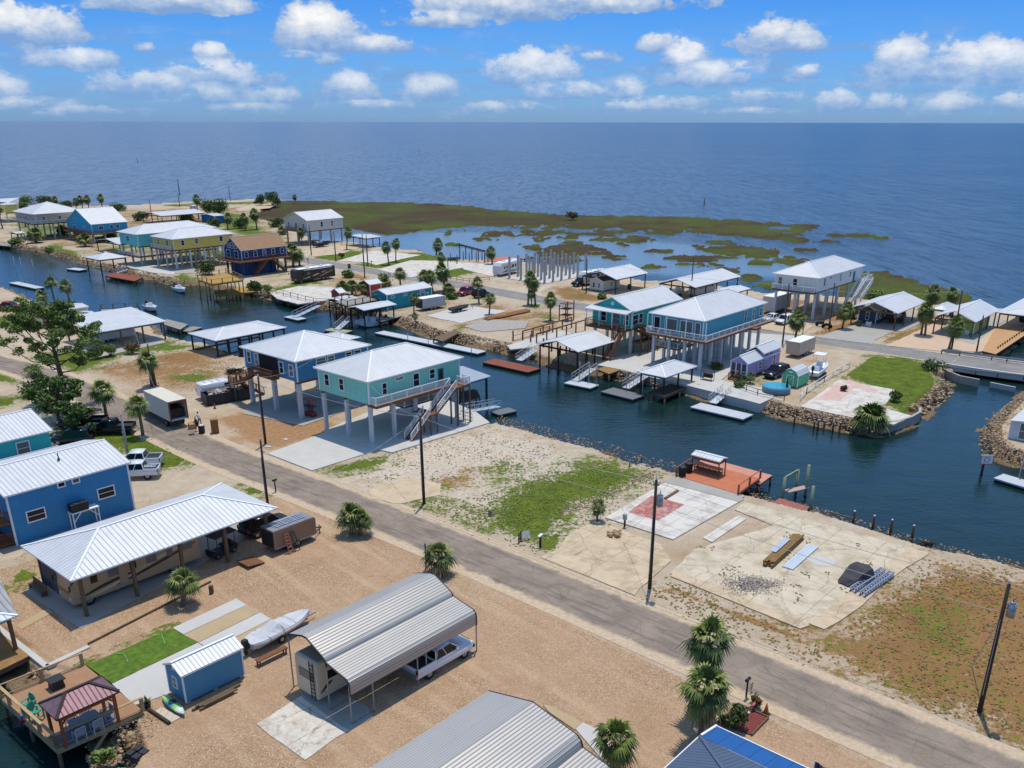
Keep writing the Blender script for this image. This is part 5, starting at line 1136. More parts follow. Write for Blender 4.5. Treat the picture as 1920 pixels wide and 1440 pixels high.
patio_chair('pale framed patio chair at the far end of the dining table', .1, 1.4, 0); patio_chair('pale framed patio chair half hidden under the gazebo roof, house side', -.85, -.45, math.pi/2); patio_chair('pale framed patio chair fully behind the table under the gazebo', -.85, .5, math.pi/2)
GRNP = M('sea_green_plastic', '#2f9a80', .5, 0, .05)
def adirondack(label, px, rz):
    p = W(px, PZ); t_ = thing('adirondack_chair', label, 'chair', (p.x, p.y, PZ), rz, 'sea green deck chairs'); b = MB(); b.box((0, 0, .62), (.5, .5, .05), R=Matrix.Rotation(rad(-8), 3, 'X')); b.build('seat', GRNP, t_)
    b = MB(); b.loft([[(math.cos(a)*.29, .3+k*.02+.03*q, .95+.38*math.sin(a)+k*0) for a in [i*math.pi/6 for i in range(12)]] for k, q in ((0, 0), (1, 1))], sm=False); b.build('backrest', GRNP, t_)
    b = MB()
    for s_ in (-.33, .33): b.b2(s_-.07, s_+.07, -.35, .35, .82, .86); b.b2(s_-.04, s_+.04, -.32, -.24, 0, .82); b.b2(s_-.04, s_+.04, .22, .3, 0, .82)
    b.b2(-.3, .3, -.3, -.26, .25, .3); b.build('frame', GRNP, t_)
adirondack('sea green high deck chair further from the gazebo', (57,1335), HD+.3); adirondack('sea green high deck chair nearer the maroon gazebo', (70,1350), HD+1.9)
p = W((107,1288), PZ); t_ = thing('fire_table', 'black covered fire table standing on the brown deck', 'fire pit', (p.x, p.y, PZ), HD); b = MB(); b.box((0, 0, .3), (.75, .85, .6), top=(.85, .85)); b.build('base', DKPL, t_); b = MB(); b.b2(-.45, .45, -.5, .5, .6, .68); b.build('lid', DKPL, t_)
p = W((47,1368), PZ+.4); t_ = thing('rail_ornament', 'small red and blue figure ornament on the deck rail', 'ornament', (p.x, p.y, PZ+.95), HD); b = MB(); b.cyl((0, 0, 0), (0, 0, .35), .12, .09, 8); b.build('base', M('red_ornament', '#8c2033', .5), t_); b = MB(); b.cyl((0, 0, .35), (0, 0, .55), .1, .08, 8); b.build('hat', M('blue_ornament', '#1f6fb4', .5), t_)
# --- lawn, drive strips, shed
slab('mown green lawn strip beside the gazebo deck', [(162,1247),(322,1178),(371,1204),(210,1281)], .012, M('lawn', '#4f6a16', .95, 0, .25, 2.5, dirt=('#6d8a20', .7, 1.2, .45), bump=1), name='lawn', zb=-.1)
slab('pale concrete apron beside the blue shed', [(210,1282),(371,1205),(395,1222),(330,1262),(318,1300),(252,1322)], .03, CONCW)
for q, m_, la in (([(324,1177),(443,1122),(462,1134),(344,1189)], CONCW, 'pale concrete strip of the drive nearest the lane'), ([(344,1190),(463,1134),(487,1147),(372,1204)], M('tan_concrete', '#b7a07c', .9, 0, .06, .7, dirt=('#94805e', .4, .5, .5)), 'tan concrete panel between the two pale drive strips'), ([(372,1205),(487,1148),(508,1160),(397,1217)], CONCW, 'second pale concrete drive strip'), ([(398,1218),(509,1160),(540,1180),(470,1225),(425,1232)], MATS['tan_concrete'], 'tan concrete panel under the covered boat')): slab(la, q, .034, m_, name='drive_strip')
slab('pale path strip crossing the gravel left of the lawn', [(30,1172),(88,1140),(100,1148),(40,1180)], .02, MATS['tan_concrete'], name='path')
c, lx, ly = RC((350,1322), (316,1301), (457,1267), 0)
t_ = thing('blue_shed', 'small mid-blue garden shed with white ribbed roof beside the covered boat', 'shed', (c.x, c.y, 0), HD); hx, hy = lx/2, ly/2
SHB = M('shed_blue', '#4d8fb0', .7, 0, .04); b = MB(); b.b2(-hx, hx, -hy, hy, .18, 2.35); gable_fill(b, hx, hy, 2.35, .5, 'y'); b.build('wall', SHB, t_)
add_roof(t_, hx+.14, hy+.14, 2.36, .55, 'gable', 'y', M('shed_metal_roof', '#cfd2d4', .5, .1, .05, .5, ('uv', .3, .1, .5))); corners(t_, hx, hy, .17, 2.37)
window(t_, 'L', .5, 1.35, .42, .75, hx, hy, fw=.07); b = MB(); b.box((0, -hy-.03, 2.45), (.28, .05, .25)); b.build('gable_vent', TRIM, t_)
b = MB(); [b.box((x, y, .09), (.35, .3, .18)) for x in (-hx+.2, hx-.2) for y in (-hy+.2, 0, hy-.2)]; b.build('block_footing', CONC, t_)
p = W((405,1312)); t_ = thing('timber_stack', 'weathered planks stacked on the ground along the blue shed', 'timber', (p.x, p.y, 0), HD+math.pi/2); r_ = random.Random(4)
for i in range(7): b = MB(); b.box((r_.uniform(-.4, .4), (i % 4)*.17-.3, .1+.12*(i//4)), (r_.uniform(2.2, 3.6), .15, .1)); b.build('plank', POST, t_)
# kayak
A_, B_ = W((306,1308)), W((347,1346)); d = B_-A_; KAY = newmat('striped_kayak')[0]; MATS['striped_kayak'] = KAY; t = NT(KAY); tc_ = t.add('ShaderNodeTexCoord'); s_ = t.add('ShaderNodeSeparateXYZ'); t.link(tc_.outputs['Generated'], s_.inputs[0])
t.link(t.ramp(t.math('ADD', s_.outputs[0], t.math('MULTIPLY', t.math('SUBTRACT', t.noise(tc_.outputs['Object'], 5), .5), .15)), [(0, lin('#dfe3df')), (.2, lin('#bcd13a')), (.38, lin('#2ea58f')), (.5, lin('#1c63b8')), (.65, lin('#8fce4a')), (.82, lin('#e6e9e4')), (1, lin('#1b9c86'))]), t.n['Principled BSDF'].inputs['Base Color']); t.n['Principled BSDF'].inputs['Roughness'].default_value = .35
b = MB(); b.loft([[(x*d.length/2, math.cos(a)*.36*w_, .25+math.sin(a)*.17*w_) for a in [k*math.pi/5 for k in range(10)]] for x, w_ in ((-1, .05), (-.75, .6), (-.35, .95), (.1, 1), (.5, .8), (.8, .45), (1, .05))], sm=True)
t_ = thing('kayak', 'striped white green and blue kayak lying against the blue shed', 'kayak', ((A_+B_)/2), math.atan2(d.y, d.x)); b.build('hull', KAY, t_); b = MB(); b.cyl((-.1, 0, .40), (-.1, 0, .44), .26, n=12); b.build('seat_well', DKPL, t_)
# pot plant, brick paving, bed
p = W((277,1327)); t_ = thing('potted_plant', 'spiky plant in a dark pot at the deck corner', 'plant', p, 0); b = MB(); b.cyl((0, 0, 0), (0, 0, .4), .18, .26, 12); b.build('pot', DKPL, t_); r_ = random.Random(2); b = MB()
for i in range(26):
    a_ = r_.random()*6.28; e_ = rad(r_.uniform(25, 80)); d = Vector((math.cos(a_)*math.cos(e_), math.sin(a_)*math.cos(e_), math.sin(e_)))*r_.uniform(.4, .65); s_ = Vector((-math.sin(a_), math.cos(a_), 0))*.03; o_ = Vector((0, 0, .38)); b.poly([o_-s_, o_+s_, o_+d*.6+s_, o_+d+Vector((0, 0, -.06)), o_+d*.6-s_], r_.choice([0, 1, 2]))
b.build('leaves', LEAFM, t_)
slab('pale paving squares beside the kayak', [(288,1336),(303,1325),(338,1345),(318,1356)], .04, M('paving', '#c8bba6', .9, 0, .1, 3, ('x', .5, .06, .5)), name='paving')
b = MB(); p, q = W((279,1330), .1), W((318,1356), .1); cc = (p+q)/2; b.bar(p-cc, q-cc, .18, .2); o = b.build('garden_edging', DARKW, None, cc); tag(o, 'dark timber garden edging beside the pale paving', 'edging')
b = MB(); p, q = W((165,1207), .08), W((395,1090), .08); cc = (p+q)/2; b.bar(p-cc, q-cc, .12, .14); o = b.build('boundary_edging', POST, None, cc); tag(o, 'thin timber boundary edging running through the gravel', 'edging')
b = MB(); p, q = W((150,1237), .05), W((208,1282), .05)
# black crates by the basin
p = W((257,1420), -.3)
for i, (dx, dy) in enumerate(((-.28, -.2), (.28, -.2), (-.28, .35), (.28, .35))):
    la = ['black plastic float block on the rocks, left of four', 'black plastic float block on the rocks, nearest the camera', 'black plastic float block on the rocks, far one of four', 'black plastic float block on the rocks, right of four'][i]
    t_ = tag(MB().box((0, 0, .2), (.5, .5, .4), top=(.9, .9)).build('float_block', DKPL, None, (p.x+dx*.9+dy*.5, p.y-dx*.6+dy*.8, -.3), HD+.3), la, 'block', 'black float blocks on the rocks')
rocks('tan broken rock along the basin edge below the gazebo deck', [(200,1352),(216,1380),(208,1400),(232,1440),(250,1480)], 320, 2.6, .22, 3, z0=-1.2, z1=0, side=.6)
rocks('rock fill behind the seawall corner', [(66,1280),(90,1262),(110,1262)], 60, 1.2, .25, 5, z0=-1.0, z1=-.3, side=.5)
rocks('scattered pale rubble on the gravel beside the deck', [(228,1372),(262,1392),(300,1390)], 160, 2.5, .1, 6, z0=.03, z1=.04, side=.5, name='rubble')
bush('wispy green shrub below the gazebo deck', (195,1432), .9, 1.0, 4, z=-.8, n=300, mats=(0, 2, 2))
# --- boat under a white cover
A_, B_ = W((468,1226)), W((580,1163)); d = B_-A_; L = d.length; t_ = thing('covered_boat', 'boat on its trailer wrapped in a creased white cover, behind the blue shed', 'boat', (A_+B_)/2, math.atan2(d.y, d.x)); COV = M('white_boat_cover', '#c7c9cb', .8, 0, .06, 2, bump=1)
r_ = random.Random(9); R_ = []
for i in range(15):
    s_ = i/14; x = -L/2+L*s_; w = .95*(1-max(0, (s_-.6)/.4)**2*.9)*min(1, .7+s_*2); hh = .9+.5*math.exp(-((s_-.42)/.13)**2)+.15*s_+r_.uniform(-.05, .05)
    R_.append([(x, w*k, z) for k, z in ((.72, .5), (1.0, .85), (.9, 1.02), (.45, hh+.02*r_.random()), (0, hh+.12), (-.45, hh), (-.9, 1.02), (-1.0, .85), (-.72, .5))])
b = MB(); b.loft(R_, sm=False); b.build('cover', COV, t_); b = MB(); b.box((-L/2-.28, 0, .95), (.5, .42, .75), top=(.7, .8)); b.box((-L/2-.3, 0, .45), (.2, .16, .7)); b.build('outboard_motor', DKPL, t_)
b = MB(); [b.bar((-L/2+.4, s_*.5, .42), (L/2-.4, s_*.3, .45), .09) for s_ in (-1, 1)]; b.bar((L/2-.5, 0, .42), (L/2+.7, 0, .42), .08); b.build('trailer_frame', STEEL, t_); wheels(t_, (-.5,), 1.7, .3, .18)
b = MB(); [b.tube([(x, -1.0*k, .6), (x+.02, -.92*k, 1.05), (x, -.4, hq), (x, .4, hq), (x, .92*k, 1.05), (x, 1.0*k, .6)], .015, 4) for x, k, hq in ((-1.6, 1, 1.0), (-.3, 1, 1.45), (.9, .9, 1.2))]; b.build('strap', DKPL, t_)
# bench
A_, B_ = W((487,1247)), W((533,1225)); t_ = thing('wooden_bench', 'long backless wooden bench beside the covered boat', 'bench', (A_+B_)/2, HD+math.pi/2); b = MB(); b.b2(-1.25, 1.25, -.25, .25, .42, .5); b.build('seat', BROWNW, t_)
for x in (-1.1, 1.1):
    for y in (-.18, .18): b = MB(); b.box((x, y, .21), (.09, .09, .42)); b.build('leg', BROWNW, t_)
# --- twin carports of ribbed steel
RIB = M('ribbed_grey_steel', '#b9b5ae', .42, .3, .05, .5, ('uv', .23, .22, .6), dirt=('#b9b29c', .35, .5, .5)); RIBS = M('ribbed_grey_steel_side', '#a19a92', .5, .25, .05, .5, ('uv', .23, .16, .4)); EDG = M('dark_trim_edge', '#2b2b33', .5, .2)
def arch(b, prof, y0, y1, m=0, cap=True):
    s_ = 0
    for i in range(len(prof)-1):
        p, q = prof[i], prof[i+1]; ds = math.hypot(q[0]-p[0], q[1]-p[1])
        b.poly([(p[0], y0, p[1]), (q[0], y0, q[1]), (q[0], y1, q[1]), (p[0], y1, p[1])][::1], m, [(s_, 0), (s_+ds, 0), (s_+ds, 1), (s_, 1)]); s_ += ds
def steel_carport(name, label, o, rz, prof, Ly, feet, lean=None, group=None, zb=0.0):
    t_ = thing(name, label, 'carport', o, rz, group); b = MB(); arch(b, prof, 0, Ly); b.build('roof', [RIB], t_)
    def edges(pf):
        for y in (0, Ly):
            b = MB(); [b.bar((pf[i][0], y, pf[i][1]-.03), (pf[i+1][0], y, pf[i+1][1]-.03), .07, .1) for i in range(len(pf)-1)]; b.build('edge_trim', EDG, t_)
    edges(prof)
    if lean:
        b = MB(); arch(b, lean, 0, Ly); b.build('lean_to_roof', [RIB], t_); edges(lean)
    for x, zt, ys in feet:
        for y in ys: b = MB(); b.box((0, 0, zt/2), (.07, .07, zt)); b.build('post', STEEL, t_, (x, y*Ly, 0))
        b = MB(); b.box((x, Ly*.08, .04), (.07, Ly*.16, .07)); b.box((x, Ly*.92, .04), (.07, Ly*.16, .07)); b.build('base_rail', STEEL, t_)
    return t_
LF, MF, NF = W((551,1288)), W((624,1329)), W((662,1357)); BR = W((900,1221)); Ly = (BR-NF).dot(v); XM = (MF-LF).dot(u); XN = (NF-LF).dot(u)
prof = [(-.12, 4.15), (-.08, 4.4), (.15, 4.55), (XM*.36, 5.05), (XM*.5, 5.1), (XM*.64, 5.0), (XM-.35, 4.3), (XM-.08, 4.0), (XM+.03, 3.6), (XM+.04, 3.45)]
lean = [(XM+.04, 3.72), (XM+.5, 3.62), (XN-.25, 3.35), (XN-.02, 3.15), (XN+.04, 2.85), (XN+.04, 2.2)]
prof = [(-.12, 3.95), (-.08, 4.15), (.15, 4.28), (XM*.4, 4.75), (XM*.52, 4.78), (XM-.45, 4.1), (XM-.15, 3.9), (XM+.02, 3.6), (XM+.03, 3.4)]
steel_carport('steel_carport', 'ribbed grey steel carport with lower lean-to sheltering a travel trailer and white pickup', (LF.x, LF.y, 0), HD, prof, Ly, [(0, 4.1, (0, .33, .66, 1)), (XM, 3.6, (0, .25, .5, .75, 1)), (XN, 3.0, (0, .16, .5, .57, .66, 1))], lean)
loc = LF + u*(XM*.5+.05) + v*(Ly*.28+.6)
rv('fifth_wheel_trailer', 'cream fifth-wheel trailer with dark trim parked inside the ribbed steel carport', (loc.x, loc.y, 0), HD+math.pi/2, 8.2, CREAM, 'trailer', 2.35, 3.3, [(.9, 1.5, -3.9, -2.9, BRST, 1)], 5, cat='travel trailer', rm=M('rv_roof_taupe', '#8d8272', .8, 0, .06), slide=True)
p = LF + u*(XM*.5+.05+.75) + v*(Ly*.28+.6-4.2); t_ = thing('trailer_ladder', 'narrow dark ladder hooked on the back of the cream trailer', 'ladder', (p.x, p.y, 0), HD); b = MB(); [b.box((x, 0, 1.9), (.05, .05, 2.9)) for x in (-.2, .2)]; [b.box((0, 0, .7+.3*k), (.4, .04, .04)) for k in range(9)]; b.build('rungs', DKPL, t_)
p, rz, L = ends((795,1276), (868,1222)); t_ = pickup('white crew cab pickup under the lean-to of the steel carport', LF+u*(XN-.85)+v*(Ly*.73), HD+math.pi/2, CARW, L=5.6)
slab('flaking stained concrete pad in front of the steel carport', [(480,1358),(562,1305),(652,1370),(573,1424)], .03, M('flaking_white_paint_concrete', '#d3ccbd', .9, 0, .1, 2, dirt=('#8e7350', .9, 1.6, .54)), jag=.09)
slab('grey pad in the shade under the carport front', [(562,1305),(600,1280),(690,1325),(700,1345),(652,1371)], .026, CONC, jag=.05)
# second carport at the bottom edge
o = u*-28.05+v*19.2; XW = 3.6
prof2 = [(-XW-.1, 3.5), (-XW+.1, 3.95), (0, 4.8), (XW-.35, 4.15), (XW-.05, 3.9), (XW+.08, 3.55), (XW+.08, 3.2)]
steel_carport('steel_carport', 'big ribbed grey steel carport roof cut off by the bottom edge', (o.x, o.y, 0), HD, prof2, 14.0, [(-XW, 3.8, (0, .5, 1)), (XW, 3.6, (0, .5, 1))], [(XW+.1, 3.5), (XW+1.8, 3.2), (XW+2.4, 2.9)])
slab('tan step of concrete beside the big carport', [(1018,1322),(1030,1322),(1092,1354),(1078,1368),(1030,1335)], .06, MATS['tan_concrete']); slab('white tiled strip beside the big carport', [(1079,1366),(1093,1354),(1140,1376),(1150,1430),(1130,1425)], .05, CONCW, name='paving')
# --- blue tarp-roofed house at bottom
SLB = M('slate_blue_roof', '#52637a', .6, .15, .08, 1, ('uv', .28, .2, .45)); BRB = M('bright_blue_sheet_roof', '#145a9c', .6, .1, .06, .6, ('uv', .95, .03, .7))
c4 = [W((1309,1384), 4.2), W((1250,1442), 4.0)]
A_ = W((1312,1380), 3.9); t_ = thing('blue_roofed_house', 'house corner with slate blue ribbed roof and bright blue sheet lean-to at the bottom edge', 'house', (A_.x, A_.y, 0), HD)
# local frame: origin at the far-left corner of the hip, +x along the lane, -y towards the viewer
b = MB(); h_ = 1.9
b.poly([(0, 0, 3.9), (0, -8, 3.9), (4.0, -4, 5.6)], 0, [(0, 0), (8, 0), (4, 4)]); b.poly([(0, 0, 3.9), (4, -4, 5.6), (14, -4, 5.6), (14, 0, 3.9)], 0, [(0, 0), (4, 4), (14, 4), (14, 0)]); b.poly([(0, -8, 3.9), (14, -8, 3.9), (14, -4, 5.6), (4, -4, 5.6)], 0, [(0, 0), (14, 0), (14, 4), (4, 4)])
b.bar((0, 0, 3.93), (4, -4, 5.63), .2, .06, 0); b.bar((4, -4, 5.62), (14, -4, 5.62), .2, .06, 0); b.build('roof', [SLB], t_)
b = MB(); b.poly([(.12, .08, 3.86), (14, .08, 3.86), (14, 1.85, 3.5), (.12, 1.85, 3.5)], 0, [(0, 0), (14, 0), (14, 2), (0, 2)]); b.build('lean_to_roof', [BRB], t_)
b = MB(); b.bar((.03, .1, 3.9), (.03, 1.9, 3.55), .14, .1); b.bar((0, 1.9, 3.48), (14, 1.9, 3.48), .06, .14); b.bar((-.02, 0, 3.83), (-.02, -8, 3.83), .06, .16); b.build('fascia', TRIM, t_)
b = MB(); b.b2(.4, 14, -7.6, -.3, 0, 3.8); b.build('wall', C_BLUE, t_)
for x in (.4, 5, 10): b = MB(); b.box((x, 1.7, 1.7), (.12, .12, 3.4)); b.build('post', TRIM, t_)
# flag
p = W((1527,1432), 3.2); t_ = thing('flag', 'american flag on a slanted pole at the bottom edge', 'flag', (p.x, p.y, 0), HD+.2); b = MB(); b.cyl((0, 0, 0), (0, 0, 3.4), .025, n=6); b.build('flagpole', ALU, t_)
b = MB(); nst = 13; fw, fh = 1.1, .75; r_ = random.Random(1)
for i in range(nst):
    z1 = 3.35-fh*i/nst; z0 = 3.35-fh*(i+1)/nst
    for k in range(8):
        x0, x1 = fw*k/8, fw*(k+1)/8; y0, y1 = .06*math.sin(x0*9), .06*math.sin(x1*9); mt = (1 if i % 2 else 0) if not (i < 7 and k < 3) else 2
        b.poly([(x0, y0, z0-x0*.25), (x1, y1, z0-x1*.25), (x1, y1, z1-x1*.25), (x0, y0, z1-x0*.25)], mt)
for i in range(5):
    for k in range(6): x = .04+k*.062; z = 3.32-i*.075-x*.25; b.box((x, .06*math.sin(x*9)-.006, z), (.025, .004, .025), m=1)
b.build('cloth', [M('flag_red', '#a32638', .8), M('flag_white', '#e3e3e0', .8), M('flag_blue', '#252b5c', .8)], t_)
# --- flower bed, mailbox, cone, flamingos
slab('red mulch bed with timber edge beside the fan palms', [(1345,1352),(1383,1320),(1440,1345),(1408,1377)], .06, M('red_mulch', '#7a3a34', .95, 0, .3, 8, bump=1), name='mulch_bed')
for k, (a_, b_) in enumerate((((1383,1319),(1441,1345)), ((1441,1345),(1409,1378)))):
    p, q = W(a_, .08), W(b_, .08); cc = (p+q)/2; o = MB().bar(p-cc, q-cc, .1, .16).build('bed_edging', POST, None, cc); tag(o, ['timber edging on the lane side of the mulch bed', 'timber edging on the right side of the mulch bed'][k], 'edging')
bush('dark green conical shrub in the mulch bed', (1380,1368), .8, 1.9, 12, name='shrub', n=900, mats=(1, 1, 0), sz=.13); bush('rust coloured low shrub at the palm foot', (1362,1362), .6, .8, 13, name='shrub', n=300, mats=(3, 3, 0)); bush('small reddish ornamental plant at the top of the mulch bed', (1417,1325), .5, .8, 14, name='shrub', n=200, mats=(3, 3, 2))
def mailbox(label, px, h=1.25, m=None, rz=HD):
    t_ = thing('mailbox', label, 'mailbox', W(px), rz); b = MB(); b.box((0, 0, h/2), (.1, .1, h)); b.build('post', m or DKPL, t_)
    b = MB(); b.loft([[(math.cos(a)*.11, y, h+.12+math.sin(a)*.12) for a in [k*math.pi/6 for k in range(12)]] for y in (-.25, .25)], sm=False); b.build('box', m or DKPL, t_); b = MB(); b.box((.125, .1, h+.2), (.015, .12, .04)); b.build('flag', TAIL, t_)
mailbox('black mailbox beside the lane near the mulch bed', (1399,1306))
o = MB().box((0, 0, .55), (.02, .4, .5)).box((0, 0, .2), (.03, .03, .4), m=1).build('yard_sign', [M('faded_yellow', '#b9b86a', .7), DKPL], None, W((1408,1298)), HD); tag(o, 'faded yellow card sign beside the black mailbox', 'sign')
def cone(label, px, s=1.0, z=0): 
    t_ = thing('traffic_cone', label, 'cone', W(px, z), .3); OR = M('orange_cone', '#c0603a', .6); b = MB(); b.cyl((0, 0, .04), (0, 0, .75), .17, .03, 12); b.build('cone', OR, t_); b = MB(); b.box((0, 0, .02), (.42, .42, .04)); b.build('base', BLACK, t_); t_.scale = (s,)*3
cone('faded orange traffic cone at the corner of the mulch bed', (1436,1338), 1.1)
PINK = M('pink_plastic', '#c05a66', .5)
for la, px in (('pink plastic flamingo in the mulch bed, nearest the lane', (1412,1332)), ('pink plastic flamingo at the foot of the fan palm', (1328,1362))):
    t_ = thing('flamingo_ornament', la, 'ornament', W(px, .06), .8); b = MB(); b.loft([[(x, math.cos(a)*w_, .45+x*.2+math.sin(a)*w_) for a in [k*math.pi/3 for k in range(6)]] for x, w_ in ((-.25, .02), (-.1, .1), (.08, .12), (.2, .05))]); b.tube([(.18, 0, .5), (.28, 0, .7), (.24, 0, .85), (.33, 0, .8)], [.035, .025, .03, .01], 6); b.build('body', PINK, t_); b = MB(); [b.cyl((0, s_, 0), (0, s_, .4), .01, n=4) for s_ in (-.04, .04)]; b.build('leg', STEELD, t_)
for la, px in (('round white garden ball in the mulch bed', (1402,1340)), ('yellow ring ornament in the mulch bed', (1393,1358))):
    t_ = thing('garden_ornament', la, 'ornament', W(px, .06), 0); b = MB(); b.loft([[(math.cos(a)*r__, math.sin(a)*r__, z__) for a in [k*math.pi/5 for k in range(10)]] for z__, r__ in ((0, .06), (.06, .13), (.15, .15), (.23, .1), (.27, .02))]); b.build('ball', WHITE if 'white' in la else M('yellow_ornament', '#c9a94a', .6), t_)
# --- palms of the near lots
palm('near fan palm rising highest beside the lane, far one of the close pair', (1322,1334), 'near', 1.03, .3, h=5.6)
palm('near fan palm leaning in front of its taller twin beside the blue roof', (1313,1388), 'near', 1.08, 2.2, h=4.0)
palm('fan palm beside the big carport at the bottom edge', (1150,1450), 'near', .9, 4.0, h=2.4)
palm('stubby palm with pineapple trunk in front of the long pavilion', (345,1134), 'short', .95, .5, h=1.9)
palm('thick double-headed palm on the gravel beside the lane', (660,1000), 'short', 1.0, 1.2, h=1.8); palm('second head of the palm clump on the gravel beside the lane', (676,1002), 'short', .85, 3.2, h=1.5)
palm('bushy palm between two thin posts behind the ribbed carport', (826,1074), 'short', 1.0, 2.6, h=1.6)
for la, px, h_ in (('thin brown post left of the bushy palm', (799,1066), 2.4), ('thin brown post right of the bushy palm', (830,1082), 2.6)):
    o = MB().cyl((0, 0, 0), (0, 0, h_), .08, .07, 8).build('timber_post', DARKW, None, W(px)); tag(o, la, 'post')
# --- enclosed tan trailer, ladders, dark suv on the gravel by the lane
p, rz, L = ends((497,1040), (590,1000)); t_ = boxtrailer('enclosed_trailer', 'tan enclosed trailer with ladders and racks, beside the dark suv', p+Vector((0, 0, 0)), HD+math.pi/2, 4.6, 2.0, 2.25, M('tan_trailer', '#8f7358', .5, 0, .06), rm=M('grimy_trailer_roof', '#85858a', .7, 0, .2, 3), openb=True); TR = p
b = MB(); [b.box((0, y, .06), (3.4, .1, .06)) for y in (-.4, -.1, .2, .5)]; [b.box((x, 0, .03), (.06, 1.5, .05)) for x in (-1.4, -.5, .5, 1.4)]; t2 = thing('roof_ladder', 'pale ladder rack lying on the roof of the tan trailer', 'ladder', (p.x, p.y, 2.3), HD+math.pi/2); b.build('rails', ALU, t2)
for la, k, m_ in (('orange-legged stepladder leaning against the tan trailer', -1.1, M('orange_ladder', '#a96a50', .6)), ('dark stepladder leaning against the tan trailer, next to the orange one', -.45, STEELD)):
    q = TR + u*1.5 + v*k; t2 = thing('stepladder', la, 'ladder', (q.x, q.y, 0), HD); b = MB()
    for s_ in (-.25, .25): b.bar((.25, s_, 0), (-.35, s_*.7, 1.75), .06)
    [b.bar((.25-.6*f_, -.25*(1-.3*f_), 1.75*f_), (.25-.6*f_, .25*(1-.3*f_), 1.75*f_), .07) for f_ in (.15, .32, .49, .66, .83, .98)]; b.build('rungs', m_, t2)
o = MB().box((0, 0, 0), (1.7, 1.8, .06), R=Matrix.Rotation(rad(8), 3, 'Y')).build('loading_ramp', BROWNW, None, W((470,1053), .2), HD+math.pi/2); tag(o, 'brown plywood loading ramp behind the tan trailer', 'ramp')
p, rz, L = ends((468,1012), (528,978)); car('black suv parked between the long pavilion and the lane', p, HD+math.pi/2, CARB, 'suv')
# --- white pickups behind the blue house
p, rz, L = ends((286,893), (225,893)); pickup('white pickup beside the blue house, nearer the camera, ladder rack on its bed', W((258,895)), math.pi+.12, CARW, L=4.9, W_=1.75); q = W((258,895)); t2 = thing('ladder', 'white ladder laid across the bed of the nearer white pickup', 'ladder', (q.x+1.0, q.y-.1, 1.3), .1); b = MB(); [b.b2(-1.6, 1.2, s_-.04, s_+.04, 0, .09) for s_ in (-.2, .2)]; [b.b2(x, x+.05, -.2, .2, .02, .07) for x in [-1.4+.35*i for i in range(7)]]; b.build('rails', TRIM, t2)
pickup('white crew cab pickup behind its twin, beyond the blue house corner', W((260,874)), math.pi+.12, CARW, L=5.3)
# --- trucks and cars under the big tree
pickup('black crew cab pickup on the grass by the two palms', W((207,812)), math.pi+.1, CARB, L=6.0); pickup('black pickup half hidden under the big tree', W((158,800)), math.pi+.1, CARB, L=5.8); car('dark suv roof showing above the aqua house', W((138,830)), math.pi+.1, CARBL, 'suv')
# --- box truck, people, boxes
A_, B_ = W((352,808)), W((282,772)); t_ = thing('box_truck', 'white box truck with open rear door unloading on the lane', 'truck', (A_+B_)/2, math.atan2((B_-A_).y, (B_-A_).x)); L = 7.2
b = MB(); b.b2(-L/2, L/2, -1.2, 1.2, 1.0, 1.12); b.b2(-L/2, L/2, -1.2, -1.14, 1.12, 3.5); b.b2(-L/2, L/2, 1.14, 1.2, 1.12, 3.5); b.b2(L/2-.06, L/2, -1.14, 1.14, 1.12, 3.5); b.build('cargo_box', M('white_truck_box', '#ccd2d4', .5, 0, .03), t_)
b = MB(); b.b2(-L/2-.02, L/2+.02, -1.22, 1.22, 3.5, 3.58); b.build('roof', M('cream_truck_roof', '#d8d2bc', .6, 0, .05), t_)
b = MB(); b.b2(-L/2-.05, -L/2+.03, -1.2, -1.02, 1.0, 3.5); b.b2(-L/2-.05, -L/2+.03, 1.02, 1.2, 1.0, 3.5); b.b2(-L/2-.05, -L/2+.03, -1.02, 1.02, 3.3, 3.5); b.build('door_frame', M('red_brown_frame', '#8a4a2c', .6), t_)
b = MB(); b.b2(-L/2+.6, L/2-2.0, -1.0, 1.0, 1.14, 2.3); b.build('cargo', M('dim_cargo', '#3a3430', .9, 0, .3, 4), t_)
b = MB(); b.loft([sect(L/2+.15, 2.1, .6, 2.3, .1), sect(L/2+1.1, 2.1, .6, 2.35, .12), sect(L/2+1.5, 2.0, .6, 1.5, .12), sect(L/2+2.2, 1.9, .6, 1.35, .15)]); b.build('cab', CARW, t_)
b = MB(); b.poly([(L/2+1.17, -.9, 2.25), (L/2+1.17, .9, 2.25), (L/2+1.5, .9, 1.55), (L/2+1.5, -.9, 1.55)][::-1]); [b.box((L/2+.7, s_*1.06, 1.9), (.7, .04, .5)) for s_ in (-1, 1)]; b.build('cab_window', CGL, t_)
b = MB(); b.b2(-L/2, L/2+2.0, -.4, .4, .55, .95); b.build('chassis', DKPL, t_); wheels(t_, (-L/2+1.6, L/2+1.4), 2.3, .45, .3); BT = t_
SKIN = M('skin', '#9a6a4d', .7)
